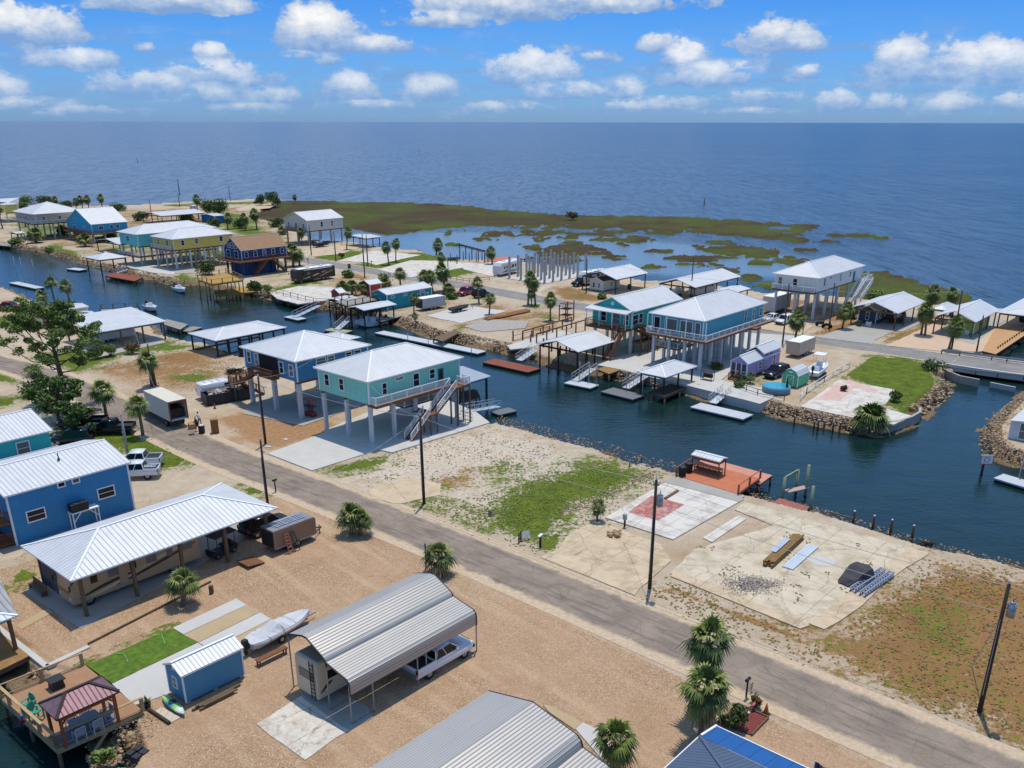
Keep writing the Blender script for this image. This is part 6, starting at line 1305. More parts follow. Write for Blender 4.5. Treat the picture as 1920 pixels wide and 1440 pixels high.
def person(label, px, rz=0.0, top='#e4e4e0', legs='#2b2e38', pose=0, z=0.0, hair='#2a2019', h=1.74):
    """one continuous skinned body; clothing shells as children"""
    t_ = thing('person', label, 'person', W(px, z), rz); k = h/1.74
    J = {'pel': (0, 0, .95, .13), 'sp': (0, 0, 1.15, .125), 'ch': (0, 0, 1.35, .15), 'nk': (0, 0, 1.50, .06), 'hd': (.01, 0, 1.62, .088), 'ht': (0, 0, 1.71, .07)}
    lean = .25 if pose else 0
    E_ = [('pel', 'sp'), ('sp', 'ch'), ('ch', 'nk'), ('nk', 'hd'), ('hd', 'ht')]
    for s_, n_ in ((1, 'l'), (-1, 'r')):
        st = .16*s_*(1 if pose < 2 else 1.3)
        J.update({n_+'hip': (0, s_*.09, .90, .09), n_+'kn': (.03+st*.5, s_*.1, .5, .06), n_+'an': (st, s_*.1, .09, .042), n_+'to': (st+.15, s_*.12, .04, .035),
                  n_+'sh': (0, s_*.19, 1.42, .055), n_+'el': (.06 if not pose else .18, s_*.25, 1.16, .042), n_+'wr': (.14 if not pose else .38, s_*.22, .95 if not pose else 1.12, .03), n_+'ha': (.19 if not pose else .46, s_*.21, .88 if not pose else 1.13, .034)})
        E_ += [('pel', n_+'hip'), (n_+'hip', n_+'kn'), (n_+'kn', n_+'an'), (n_+'an', n_+'to'), ('ch', n_+'sh'), (n_+'sh', n_+'el'), (n_+'el', n_+'wr'), (n_+'wr', n_+'ha')]
        for f_ in range(5):
            a_ = (f_-2)*.3; ha = J[n_+'ha']; J[n_+'f%d' % f_] = (ha[0]+.06*math.cos(a_), ha[1]+.05*math.sin(a_), ha[2]-.05*(1 if not pose else .1), .009); E_.append((n_+'ha', n_+'f%d' % f_))
    ks = list(J); me = bpy.data.meshes.new('body'); me.from_pydata([((J[q][0]+lean*max(0, J[q][2]-.95))*k, J[q][1]*k, J[q][2]*k) for q in ks], [(ks.index(a_), ks.index(b_)) for a_, b_ in E_], [])
    o = bpy.data.objects.new('body', me); col.objects.link(o); o.parent = t_; sk = o.modifiers.new('skin', 'SKIN'); sk.use_smooth_shade = True
    for i, q in enumerate(ks): me.skin_vertices[0].data[i].radius = (J[q][3]*k,)*2
    me.skin_vertices[0].data[0].use_root = True; me.materials.append(SKIN); ss = o.modifiers.new('sub', 'SUBSURF'); ss.levels = 1; ss.render_levels = 1
    T = lambda p: Vector(((p[0]+lean*max(0, p[2]-.95))*k, p[1]*k, p[2]*k)); b = MB()
    rings = [[T((math.cos(a_)*rx, math.sin(a_)*ry, z_)) for a_ in [i*math.pi/6 for i in range(12)]] for z_, rx, ry in ((.88, .15, .2), (1.05, .145, .175), (1.3, .155, .2), (1.44, .12, .21), (1.5, .08, .09))]
    b.loft(rings); 
    for n_ in 'lr': a_, e_ = T(J[n_+'sh'][:3]), T(J[n_+'el'][:3]); b.cyl(a_, e_, .075*k, .06*k, 8)
    b.build('shirt', M('shirt'+top, top, .9), t_); b = MB()
    for n_ in 'lr': a_, e_, f_ = T(J[n_+'hip'][:3]), T(J[n_+'kn'][:3]), T(J[n_+'an'][:3]); b.tube([a_+Vector((0, 0, .06)), e_, f_+Vector((0, 0, .05))], [.105*k, .075*k, .055*k], 8)
    b.build('trousers', M('trousers'+legs, legs, .9), t_); hd_ = T(J['hd'][:3])
    b = MB(); b.loft([[hd_+Vector((-.015+math.cos(a_)*r__, math.sin(a_)*r__*.9, z__)) for a_ in [i*math.pi/5 for i in range(10)]] for z__, r__ in ((.0, .1), (.06, .105), (.11, .085), (.14, .03))]); b.build('hair', M('hair'+hair, hair, .9), t_)
    b = MB(); b.cyl(hd_+Vector((.09, 0, -.03)), hd_+Vector((.125, 0, -.035)), .018, .012, 6); b.build('nose', SKIN, t_)
    return t_
person('person in white shirt and dark trousers standing behind the open box truck', (375,797), 2.6, '#dfe0de', '#4a4f63', 1); 
person('person in black stooping beside the boxes behind the truck', (371,808), 2.9, '#1c1d22', '#25262b', 1)
def carton(label, px, s, m, rz=.2, z=0.0, name='cardboard_box', cat='box', lid=True):
    t_ = thing(name, label, cat, W(px, z), rz); b = MB(); b.b2(-s[0]/2, s[0]/2, -s[1]/2, s[1]/2, 0, s[2]); b.build('carton', m, t_); b = MB(); b.b2(-s[0]/2, s[0]/2, -.04, .04, s[2], s[2]+.01); b.build('tape', M('tape', '#c9b48c', .5), t_); return t_
CB = M('cardboard', '#8f6138', .9, 0, .12, 2); CB2 = M('cardboard_pale', '#b08a62', .9, 0, .12, 2)
carton('tall brown wardrobe carton standing on the verge by itself', (404,811), (.8, .8, 1.75), CB, .5); carton('light brown carton at the tail of the box truck, below another', (361,803), (.9, .8, .8), CB2, .2); carton('smaller carton stacked on the one behind the truck', (360,802), (.6, .6, .5), CB2, .5, z=.8)
t_ = carton('black wheeled bin filled with white bags behind the truck', (379,812), (.65, .6, .95), DKPL, .1, name='rubbish_bin', cat='bin'); b = MB(); [b.rock(((i % 2)*.25-.1, (i//2)*.22-.1, 1.0), .2, random.Random(i)) for i in range(4)]; b.build('bag', WHITE, t_)
# --- skip and van by the blue stilt house
SKIP = M('dark_grey_skip', '#2b3238', .6, .2, .1); A_, B_ = W((398,765)), W((452,738)); p = (A_+B_)/2; t_ = thing('skip', 'long dark grey skip heaped with rubbish beside the blue stilt house', 'skip', p, HD+math.pi/2-.2); L = 6.2
b = MB(); b.b2(-L/2, L/2, -1.1, 1.1, .15, .3); [b.b2(-L/2, L/2, s_*1.1-.05, s_*1.1+.05, .15, 1.5) for s_ in (-1, 1)]; [b.b2(s_*L/2-.05, s_*L/2+.05, -1.1, 1.1, .15, 1.5) for s_ in (-1, 1)]; [b.box((x, -1.18, .8), (.1, .1, 1.3)) for x in spread(-L/2+.2, L/2-.2, 8)]; [b.box((x, 1.18, .8), (.1, .1, 1.3)) for x in spread(-L/2+.2, L/2-.2, 8)]; b.build('bin', SKIP, t_)
r_ = random.Random(3); b = MB(); [b.rock((r_.uniform(-L/2+.5, L/2-.5), r_.uniform(-.7, .7), 1.35+r_.uniform(-.1, .25)), r_.uniform(.2, .5), r_, r_.choice([0, 0, 1, 2])) for _ in range(46)]; [b.box((r_.uniform(-L/2+.8, L/2-.8), r_.uniform(-.6, .6), 1.7), (1.4, .12, .05), rz=r_.random()*3, m=2) for _ in range(9)]; o = b.build('rubbish', [M('pale_rubbish', '#c9c6bf', .9, 0, .2), M('dark_rubbish', '#57504a', .9, 0, .2), CB2], t_)
p = W((412,742)); t_ = thing('cargo_van', 'long white cargo van parked behind the skip', 'van', p, HD+math.pi/2-.15); b = MB(); b.loft([sect(-2.9, 1.9, .45, 2.2, .12), sect(-2.6, 1.98, .4, 2.3, .14), sect(1.2, 1.98, .4, 2.3, .14), sect(1.9, 1.95, .4, 1.35, .14), sect(2.7, 1.85, .45, 1.15, .14), sect(2.9, 1.6, .5, .95, .12)]); b.build('body', CARW, t_)
b = MB(); b.poly([(1.27, -.85, 2.26), (1.93, -.85, 1.42), (1.93, .85, 1.42), (1.27, .85, 2.26)]); [b.box((.9, s_*1.0, 1.75), (.8, .03, .5)) for s_ in (-1, 1)]; b.build('cab_window', CGL, t_); lights(t_, 2.85, -2.9, 1.95, .9, 1.2); wheels(t_, (-1.9, 1.9), 1.98, .36, .24)
b = MB(); [b.b2(x-.03, x+.03, -.8, .8, 2.32, 2.38) for x in (-2, -1, 0)]; b.build('roof_rack', ALU, t_)
cone('orange traffic cone at the corner of the skip', (403,766), .9)
# --- mint stilt house
t_, hx, hy, lx, ly, c = stilt_house('stilt_house', 'seafoam green house on tall white pilings with white hip roof and zigzag stair', (688.8,716.7), (585.2,689), (868.1,669.4), 8.06, 5.16, ('hip', 'y', 2.0), C_TEAL, .45, (3, 5),
    wins=[('L', .17, 1.6, .75, 1.35), ('L', .47, 1.55, .75, 1.35), ('R', .16, 1.45, .6, 1.3), ('R', .32, 2.2, 1.2, .3, None, None, 1), ('R', .5, 1.5, .9, 1.5), ('R', .68, 1.7, .8, 1.1)], doors=[('R', .78, .9, 2.1, M('teal_door', '#1e6f7d', .5), True)], wallbox=None)
dz = 5.16; b = MB(); b.b2(hx, hx+1.25, -hy, hy+.3, dz-.32, dz-.02); b.b2(-hx, hx+1.25, hy-.02, hy+.3, dz-.32, dz-.02); b.build('deck', BROWNW, t_)
railing(t_, [(hx+.05, -hy, dz), (hx+1.2, -hy, dz), (hx+1.2, hy-2.9, dz)], 1.0, TRIM, 'railing', 2.2, .14); railing(t_, [(hx+1.2, hy-1.6, dz), (hx+2.4, hy-1.6, dz)], 1.0, TRIM, 'railing', 1.2, .14)
b = MB(); b.b2(hx+1.25, hx+2.5, hy-3.0, hy-.6, dz-.3, dz-.02); b.build('stair_landing', BROWNW, t_); railing(t_, [(hx+2.45, hy-1.6, dz), (hx+2.45, hy-.6, dz), (hx+1.2, hy-.6, dz)], 1.0, TRIM, 'railing', 1.2, .14)
stairs(t_, (hx+1.9, hy-3.0, dz), (hx+1.9, hy-6.4, dz*.52), 1.15, BROWNW, TRIM); b = MB(); b.b2(hx+1.2, hx+2.6, hy-7.7, hy-6.4, dz*.52-.2, dz*.52-.01); b.b2(hx-.6, hx+1.2, hy-7.7, hy-6.4, dz*.52-.2, dz*.52-.01); b.build('stair_landing', BROWNW, t_)
stairs(t_, (hx+1.9, hy-7.7, dz*.52), (hx+1.9, hy-10.9, .1), 1.15, BROWNW, TRIM)
for x in (hx+1.3, hx+2.5):
    for y in (hy-7.6, hy-6.5): b = MB(); b.box((0, 0, dz*.26), (.13, .13, dz*.52)); b.build('stair_post', POST, t_, (x, y, 0))
    for y in (hy-2.9, hy-.7): b = MB(); b.box((0, 0, dz*.5-.1), (.16, .16, dz-.2)); b.build('stair_post', POST, t_, (x, y, 0))
b = MB(); b.b2(-hx+1, hx-1, -1.2, hy-2.5, 3.0, 3.15); b.build('mid_deck', BROWNW, t_); railing(t_, [(-hx+1, -1.2, 3.15), (hx-1, -1.2, 3.15), (hx-1, hy-2.5, 3.15)], 1.0, TRIM, 'railing', 2, .2); b = MB(); b.b2(-hx+1.2, hx-2.5, 1.5, hy-2.6, 3.15, 4.8); b.build('storage_room', C_TEAL, t_)
b = MB(); b.box((-hx*.2, -hy*1.0+.3, 2.6), (.5, .35, 5.0)); 
slab('pale concrete drive and floor under the seafoam stilt house', [(502,850),(585,882),(724,838),(735,846),(915,789),(893,774),(838,768),(700,790),(604,812)], .06, CONCW, name='driveway')
slab('raised concrete floor beneath the seafoam stilt house reaching the canal', [(735,848),(918,792),(893,772),(792,730),(604,808),(640,822),(690,838)], .12, CONCW, name='driveway', zb=-1.4)
p = W((873,790), .12); t_ = thing('wire_cage', 'square wire cage standing on the canal end of the new concrete', 'cage', p, HD); b = MB()
for x in (-.6, .6):
    for y in (-.6, .6): b.box((x, y, .5), (.04, .04, 1))
for z_ in (.05, .5, 1): b.b2(-.6, .6, -.62, -.58, z_-.02, z_+.02); b.b2(-.6, .6, .58, .62, z_-.02, z_+.02); b.b2(-.62, -.58, -.6, .6, z_-.02, z_+.02); b.b2(.58, .62, -.6, .6, z_-.02, z_+.02)
b.build('frame', STEEL, t_)
# lower canopy over the canal beyond the seafoam house + lift
t_, hx, hy, lx, ly, c = canopy('boat_lift_canopy', 'silver ribbed shed roof over a boat lift behind the seafoam house', (862,722), (838,700), (913,703), 2.3, ('shed', 'y', .5), (2, 2), zb=-2.2, ps=.25, rm=ROOFS, cat='boat lift', pm=STEELD)
deck('lift_deck', 'dark timber lift deck under the silver canopy behind the seafoam house', [(868,752),(862,735),(893,728),(900,742)], -.1, DARKW, .3, cat='deck')
gangway('white truss gangway sloping from the new concrete to a grey float', (870,773), (934,762), .15, WL+.5, 1.2)
float_dock('grey plank float below the white truss gangway', (936,778), (970,770), 2.0, DOCKG, side=1)
# --- blue stilt house
t_, hx, hy, lx, ly, c = stilt_house('stilt_house', 'deep blue house on white pilings with wooden stair, left of the seafoam one', (553,678.7), (449.6,649.6), (690,645), 7.81, 4.97, ('hip', 'y', 2.1), C_NAVY, .45, (3, 4), ps=.5,
    wins=[('L', .09, 1.6, .7, 1.4), ('L', .24, 1.6, .7, 1.4), ('L', .72, 1.4, .75, 1.4), ('L', .9, 1.35, .75, 1.4), ('R', .33, 2.1, 1.4, .7), ('R', .47, 2.1, 1.0, .7), ('R', .72, 2.1, .9, .6), ('R', .85, 2.1, 1.0, .6)])
b = MB(); b.b2(-hx*.42, hx*.3, -hy-.02, -hy+.03, 5.0, 7.5); b.build('porch_shade_panel', M('porch_shade', '#17181c', .9, 0, .3, 3), t_); b = MB(); b.b2(-hx*.42, hx*.32, -hy-1.1, -hy-.02, 4.7, 4.95); b.build('porch_deck', BROWNW, t_); railing(t_, [(-hx*.42, -hy-1.1, 4.95), (hx*.32, -hy-1.1, 4.95), (hx*.32, -hy-.05, 4.95)], 1.0, BROWNW, 'porch_railing', 1.8, .14)  # near-black panel on the wall paints the shade of a recessed porch
stairs(t_, (-hx*.45, -hy-.6, 4.95), (-hx-1.6, -hy-.6, 2.5), 1.1, BROWNW, BROWNW); b = MB(); b.b2(-hx-2.9, -hx-1.6, -hy-1.2, -hy+0, 2.3, 2.48); b.build('stair_landing', BROWNW, t_); stairs(t_, (-hx-2.2, -hy, 2.5), (-hx-2.2, -hy+3.4, .1), 1.1, BROWNW, BROWNW)
railing(t_, [(-hx-1.6, -hy-1.2, 2.48), (-hx-2.9, -hy-1.2, 2.48), (-hx-2.9, -hy, 2.48)], 1.0, BROWNW, 'stair_railing', 1.3, .14)
for x, y in ((-hx-2.85, -hy-1.1), (-hx-1.7, -hy-1.1), (-hx-2.85, -hy), (-hx-1.7, -hy)): b = MB(); b.box((0, 0, 1.2), (.14, .14, 2.4)); b.build('stair_post', POST, t_, (x, y, 0))
slab('concrete floor under the deep blue stilt house', [(455,775),(568,798),(705,750),(640,730),(480,745)], .05, CONC)
canopy('boat_shelter', 'white shelter roof on the canal just behind the deep blue stilt house', (640,640), (605,628), (684,634), 3.0, ('hip', 'x', .6), (2, 2), zb=-2, cat='boat shelter')
p = W((583,780), .05); t_ = thing('scissor_lift', 'red scissor lift parked under the deep blue stilt house', 'lift', p, HD); REDP = M('red_machine_paint', '#a0262a', .5); b = MB(); b.b2(-.8, .8, -.4, .4, .2, .6); b.build('base', REDP, t_); wheels(t_, (-.55, .55), .9, .2, .15); b = MB(); [b.bar((-.7, 0, .6+.25*k), (.7, 0, .85+.25*k), .06) for k in range(3)]; [b.bar((.7, 0, .6+.25*k), (-.7, 0, .85+.25*k), .06) for k in range(3)]; b.build('scissor_arm', STEELD, t_); railing(t_, [(-.8, -.4, 1.35), (.8, -.4, 1.35), (.8, .4, 1.35), (-.8, .4, 1.35)], .9, REDP, 'guard_rail', .8, False, True, pw_=.05)
b = MB(); b.b2(-.8, .8, -.4, .4, 1.3, 1.36); b.build('platform', DKPL, t_)
# --- debris & verge things
for la, px, s_ in (('ring of white debris on the brown dirt', (441,808), .5), ('white bag lying on the dirt near the drive', (535,824), .3), ('pale scraps at the foot of the utility pole', (503,838), .35)):
    b = MB(); r_ = random.Random(int(px[0])); [b.rock((r_.uniform(-1, 1)*s_, r_.uniform(-1, 1)*s_, .05), r_.uniform(.06, .14), r_) for _ in range(14)]; o = b.build('debris', WHITE, None, W(px)); tag(o, la, None, kind='stuff')
b = MB(); r_ = random.Random(8); [b.bar((r_.uniform(-1.5, 1.5), r_.uniform(-1, 1), r_.uniform(.1, .5)), (r_.uniform(-1.5, 1.5), r_.uniform(-1, 1), r_.uniform(.1, .9)), .07) for _ in range(70)]; o = b.build('brush_pile', [DARKW], None, W((440,700))); tag(o, 'grey pile of cut branches left of the deep blue house', None, kind='stuff')
mailbox('black mailbox beside the verge by the long pavilion', (517,922), 1.2, None, HD); 
o = MB().box((0, 0, .35), (.3, .3, .7)).build('meter_box', POST, None, W((397,1112))); tag(o, 'small timber meter box on the gravel by the palm', 'box')
# --- the vacant lot
slab('pale concrete patch on the grassy vacant lot', [(690,918),(758,894),(828,907),(822,928),(750,945),(700,935)], .02, M('old_pale_concrete', '#cbb697', .9, 0, .08, .8, dirt=('#a58c68', .6, .5, .45)), jag=.15)
t_ = thing('real_estate_sign', 'white slatted board leaning on a post in the vacant lot', 'sign', W((985,1012)), HD+1.3); b = MB(); b.box((0, 0, .55), (.9, .08, .6), R=Matrix.Rotation(rad(-25), 3, 'X')); b.build('panel', M('weathered_white_board', '#cfcbc4', .8, 0, .1, 3, ('x', .18, .1, .5)), t_); b = MB(); b.box((-.5, 0, .5), (.1, .1, 1.0)); b.build('post', DARKW, t_)
o = MB().cyl((0, 0, 0), (0, 0, 1.0), .07, n=8).build('timber_post', DARKW, None, W((973,1018))); tag(o, 'dark short post left of the leaning white board', 'post')
t_ = thing('meter_pedestal', 'dark post with pale sloping cap beside the lane, right of the leaning board', 'pedestal', W((1013,1025)), HD); b = MB(); b.box((0, 0, .55), (.16, .16, 1.1)); b.build('post', DARKW, t_); b = MB(); b.box((0, 0, 1.15), (.28, .5, .08), R=Matrix.Rotation(rad(15), 3, 'X')); b.build('cap', WHITE, t_)
o = MB().box((0, 0, .35), (.35, .04, .5)).box((0, 0, .1), (.03, .03, .2)).build('yard_sign', M('purple_sign', '#7d6f8c', .7), None, W((919,968)), HD+.4); tag(o, 'small purplish yard sign in the middle of the grass', 'sign')
palm('young banana-like palm at the edge of the vacant lot', (1119,978), 'thin', .75, .4, h=1.5, group='sabal palms among the lots')
t_ = thing('electric_pedestal', 'grey electric meter on a post beside the concrete slab', 'pedestal', W((1171,988)), HD); b = MB(); b.box((0, 0, .45), (.14, .14, .9)); b.build('post', DARKW, t_); b = MB(); b.box((0, 0, 1.05), (.34, .26, .55)); b.build('meter', STEEL, t_)
SL = M('sandy_slab', '#cdb999', .92, 0, .07, .6, dirt=('#a28b68', .55, .35, .46)); SL2 = M('pale_slab', '#d6d0c4', .9, 0, .05, .7, dirt=('#aba08b', .4, .4, .5)); SL3 = M('cracked_slab', '#cfc2a8', .92, 0, .08, .5, dirt=('#9a8c6d', .6, .3, .47))
slab('sandy concrete drive meeting the lane beside the vacant lot', [(1014,1044),(1190,1116),(1203,1100),(1258,1051),(1238,1020),(1115,975),(1065,1003),(1045,1030)], .05, SL, jag=.04, name='driveway')
slab('clean pale slab with a faded red rectangle', [(1135,970),(1262,1011),(1395,935),(1266,893)], .09, SL2); slab('grey walk between the pale slab and the salmon deck', [(1244,903),(1384,940),(1396,930),(1268,891)], .13, CONC, name='path')
slab('faded red painted rectangle on the pale slab', [(1178,960),(1234,976),(1283,946),(1222,929)], .098, M('faded_red_paint', '#a9625a', .85, 0, .14, 3, dirt=('#c9ab9d', .9, 1.6, .44)), zb=.06, name='painted_marking')
slab('large cracked concrete slab beside the canal', [(1258,1075),(1510,1170),(1560,1162),(1610,1110),(1700,1060),(1742,1036),(1640,1008),(1520,975),(1395,940),(1378,955),(1450,985),(1385,1005),(1300,1030)], .05, SL3, jag=.06, zb=-.2)
slab('narrow concrete strip beyond the grass island', [(1545,1180),(1612,1140),(1660,1090),(1742,1037),(1700,1030),(1600,1100),(1520,1170)], .054, SL, jag=.06)
slab('near edge concrete strip of the cracked slab', [(1268,1068),(1258,1080),(1500,1178),(1520,1172)], .056, SL, jag=.03); slab('white patch on the cracked slab', [(1512,1048),(1530,1040),(1568,1050),(1560,1062),(1535,1060)], .062, CONCW)
slab('narrow slab strip between the two lots', [(1318,1008),(1384,966),(1400,972),(1335,1016)], .06, SL2)
b = MB(); r_ = random.Random(5)
b = MB(); r_ = random.Random(5); [b.rock((r_.uniform(-.55, .55), r_.uniform(-.5, .5), .15+r_.uniform(0, .2)), r_.uniform(.1, .28), r_) for _ in range(26)]; o = b.build('rock_pile', M('golden_rock', '#b3936a', .95, 0, .25, 3), None, W((1152,1004), .05)); tag(o, 'small heap of golden rocks on the sandy drive', None, kind='stuff')
b = MB(); [b.rock((r_.gauss(0, 1.1), r_.gauss(0, .8), .05+.35*max(0, 1-r_.random()*1.6)), r_.uniform(.03, .09), r_, r_.choice([0, 0, 1])) for _ in range(900)]; o = b.build('gravel_pile', [M('grey_gravel', '#b8aca2', .95, 0, .25, 3), M('dark_gravel', '#91857a', .95, 0, .2, 3)], None, W((1410,1098), .05)); tag(o, 'spread heap of grey brown gravel on the cracked slab', None, kind='stuff')
rocks('white shell rubble along the vacant lot edge', [(1050,985),(1100,965),(1150,945),(1200,918),(1240,905)], 420, 1.6, .14, 22, z0=.02, z1=.05, side=.5, name='rubble')
rocks('riprap along the canal edge of the vacant lot', [(925,797),(1000,816),(1060,835),(1121,849),(1192,875),(1263,892)], 420, 1.3, .17, 23, z0=WL, z1=0, side=.15)
rocks('dark rubble at the water line beside the cracked slab', [(1395,934),(1460,950),(1526,967),(1633,998),(1743,1034),(1830,1054),(1920,1075)], 520, 1.1, .16, 24, z0=WL, z1=-.1, side=.35)
t_ = thing('white_boulder', 'largest white boulder at the grassy canal edge', 'boulder', W((1231,908))); MB().rock((0, 0, .25), .5, random.Random(3)).build('stone', M('white_stone', '#cfc8bc', .95, 0, .15, 3), t_)
# timber stack, wrapped pile, trusses
A_, B_ = W((1440,1064)), W((1497,1012)); p = (A_+B_)/2; t_ = thing('timber_pack', 'strapped pack of brown timber posts on the cracked slab', 'timber', (p.x, p.y, .06), math.atan2((B_-A_).y, (B_-A_).x)); L = (B_-A_).length; r_ = random.Random(2)
for i in range(5):
    for k in range(3): b = MB(); b.b2(-L/2+r_.uniform(-.25, .25), L/2+r_.uniform(-.25, .25), -.45+i*.19, -.45+i*.19+.17, k*.19, k*.19+.17); b.build('timber', M('brown_post_timber', '#8a6a3c', .85, 0, .2, 2), t_)
o = MB().b2(-1.7, 1.7, -.28, .28, 0, .06).build('metal_sheet', ALU, None, (p.x-.3, p.y+.3, .66), math.atan2((B_-A_).y, (B_-A_).x)); tag(o, 'silver metal sheets laid on top of the timber pack', 'metal sheets')
A_, B_ = W((1474,1068)), W((1522,1026)); p = (A_+B_)/2; o = MB().b2(-(B_-A_).length/2, (B_-A_).length/2, -.5, .5, 0, .14).build('roof_sheets', M('white_roof_sheets', '#c4cfd6', .5, .2, .04, 1, ('y', .25, .1, .3)), None, (p.x+.1, p.y, .06), math.atan2((B_-A_).y, (B_-A_).x)); tag(o, 'stack of pale ribbed roofing sheets beside the timber pack', 'roofing sheets')
A_, B_ = W((1572,1098)), W((1634,1078)); p = (A_+B_)/2; t_ = thing('covered_pile', 'lumpy load under a dark grey tarpaulin on the slab', 'tarpaulin', (p.x, p.y, .05), math.atan2((B_-A_).y, (B_-A_).x)+.15); TP = M('dark_tarpaulin', '#3b3b40', .75, 0, .12, 2, bump=1); b = MB()
R_ = []; r_ = random.Random(6)
for i, (w_, h_) in enumerate(((.5, .15), (.75, .55), (.85, .65), (.9, .95), (1.0, 1.15), (.95, 1.2), (.9, 1.1), (.75, .4))): x = -1.7+3.4*i/7; R_.append([(x+r_.uniform(-.08, .08), w_*k, h_*z_*r_.uniform(.93, 1.07)) for k, z_ in ((1.15, 0), (1, .5), (.85, .9), (.3, 1), (-.3, 1.03), (-.85, .9), (-1, .5), (-1.15, 0))])
b.loft(R_, sm=False); b.build('cover', TP, t_)
for la, a_, b_ in (('lattice steel truss beside the tarpaulin, left of two', (1597,1112), (1655,1074)), ('lattice steel truss on the grass side, right of two', (1615,1120), (1671,1080))):
    A_, B_ = W(a_), W(b_); p = (A_+B_)/2; L = (B_-A_).length; t_ = thing('steel_truss', la, 'truss', (p.x, p.y, .05), math.atan2((B_-A_).y, (B_-A_).x)); b = MB()
    for y in (-.22, .22):
        for z_ in (.05, .4): b.bar((-L/2, y, z_), (L/2, y, z_), .09)
    n_ = 12
    for i in range(n_): x0, x1 = -L/2+L*i/n_, -L/2+L*(i+1)/n_; b.bar((x0, -.22, .4), (x1, .22, .4), .05); b.bar((x0, .22, .4), (x1, -.22, .4), .05); b.bar((x0, -.22, .05), (x1, -.22, .4), .05); b.bar((x0, .22, .05), (x1, .22, .4), .05)
    b.build('lattice', M('pale_blue_steel', '#8f9db4', .5, .3, .05), t_)
# slab planks and ends
A_, B_ = W((1247,936), .1), W((1271,921), .1); o = MB().bar((A_-B_)/2, (B_-A_)/2, .3, .15).build('loose_planks', POST, None, (A_+B_)/2+Vector((0, 0, .08))); tag(o, 'bundle of grey planks lying on the pale slab', 'planks')
# salmon deck on the canal, shelter
t_, Lp = deck('canal_deck', 'orange stained deck with rails at the head of the pale slab', [(1384,926),(1268,892),(1310,866),(1425,897)], .2, ORANGE, .3, rails=[[1, 2], [0, 3]], rm=M('orange_rail', '#a4583a', .8), pm=BROWNW)
deck('fishing_pier', 'long salmon finger pier beyond the orange deck', [(1425,908),(1310,864),(1318,856),(1448,891)], -.15, SALMON, .25, pm=BROWNW, cat='pier')
t_, hx, hy, lx, ly, c = canopy('fish_cleaning_shelter', 'narrow shelter with silver lean roof over a bench on the orange deck', (1350,866), (1297,851), (1361,857), 2.1, ('gable', 'x', .2), (2, 2), zb=.2, ps=.1, pm=BROWNW, ins=(.15, .15), cat='shelter')
b = MB(); b.b2(-hx, hx, -.35, .35, .85, .95); b.build('counter', SALMON, t_); b = MB(); b.b2(-hx, hx, -.3, .3, .45, .5); [b.box((x, y, .5), (.07, .07, .8)) for x in spread(-hx+.1, hx-.1, 5) for y in (-.3, .3)]; b.build('frame', BROWNW, t_)
for la, px in (('black wheeled bin on the orange deck, left of two', (1279,892)), ('black wheeled bin on the orange deck, beside the shelter', (1291,885))):
    t_ = thing('wheeled_bin', la, 'bin', W(px, .2), .4); b = MB(); b.box((0, 0, .5), (.55, .6, .95), top=(1.1, 1.1)); b.build('bin', BLACK, t_); b = MB(); b.box((0, 0, 1.02), (.62, .68, .08)); b.build('lid', DKPL, t_)
# old boat lift frame
GRW = M('green_grey_timber', '#8b9478', .9, 0, .2, 2)
def pile(label, px, zt, r=.16, m=None, group=None, z=WL, rz=0, cap=False, tilt=(0, 0)):
    g = W(px, z); t_ = thing('piling', label, 'piling', (g.x, g.y, z), 0, group); b = MB(); b.cyl((0, 0, -1.5), (tilt[0], tilt[1], zt-z), r, r*.92, 10); b.build('shaft', m or DARKW, t_)
    if cap: b = MB(); b.cyl((tilt[0], tilt[1], zt-z), (tilt[0], tilt[1], zt-z+.12), r*1.08, .03, 10); b.build('cap', WHITE, t_)
    return t_
t_ = thing('boat_lift', 'old timber boat lift frame of four green-grey posts at the slab edge', 'boat lift', W((1490,935), WL), HD+math.pi/2); q0 = W((1490,935), WL)
for px, zt in (((1467,937), 1.3), ((1492,922), 1.3), ((1510,928), 2.2), ((1519,958), 1.5)):
    g = Matrix.Rotation(-(HD+math.pi/2), 3, 'Z') @ (W(px, WL)-q0); b = MB(); b.cyl((0, 0, -1.5), (0, 0, zt+1.25), .16, n=8); b.build('post', GRW, t_, (g.x, g.y, 0))
R_ = Matrix.Rotation(-(HD+math.pi/2), 3, 'Z'); g1, g2, g3, g4 = [R_ @ (W(px, WL)-q0) for px in ((1467,937), (1492,922), (1510,928), (1519,958))]
b = MB(); b.bar(g1+Vector((0, 0, 2.5)), g2+Vector((0, 0, 2.5)), .16, .25); b.build('crossbeam', GRW, t_); b = MB(); b.bar(g1+Vector((.3, -.2, .9)), g3+Vector((0, 0, .9)), .8, .12); b.build('catwalk', M('pinkish_planks', '#b49a8c', .85, 0, .12, 2), t_)
deck('broken_deck', 'sagging reddish timber deck at the slab edge by the lift frame', [(1445,944),(1504,966),(1518,950),(1462,934)], -.1, M('reddish_deck', '#a06050', .85, 0, .15, 2, ('x', .2, .08, .5)), .2, pm=DARKW)
for i, (px, zt) in enumerate((((1598,989), .5), ((1635,998), .5), ((1668,1006), .5), ((1708,1018), .55))):
    pile(['old dark piling with a broken rail attached', 'old dark piling standing clear, second along the slab edge', 'old dark piling with green top, third along the slab edge', 'old dark piling nearest the driftwood stump'][i], px, zt, .14, group='old pilings along the slab edge', cap=True)
b = MB(); p, q = W((1555,960), 0), W((1600,972), 0); b.bar((p-q)/2, (q-p)/2, .12, .12); o = b.build('broken_rail', POST, None, (p+q)/2); tag(o, 'broken timber rail between the old pilings', 'rail')
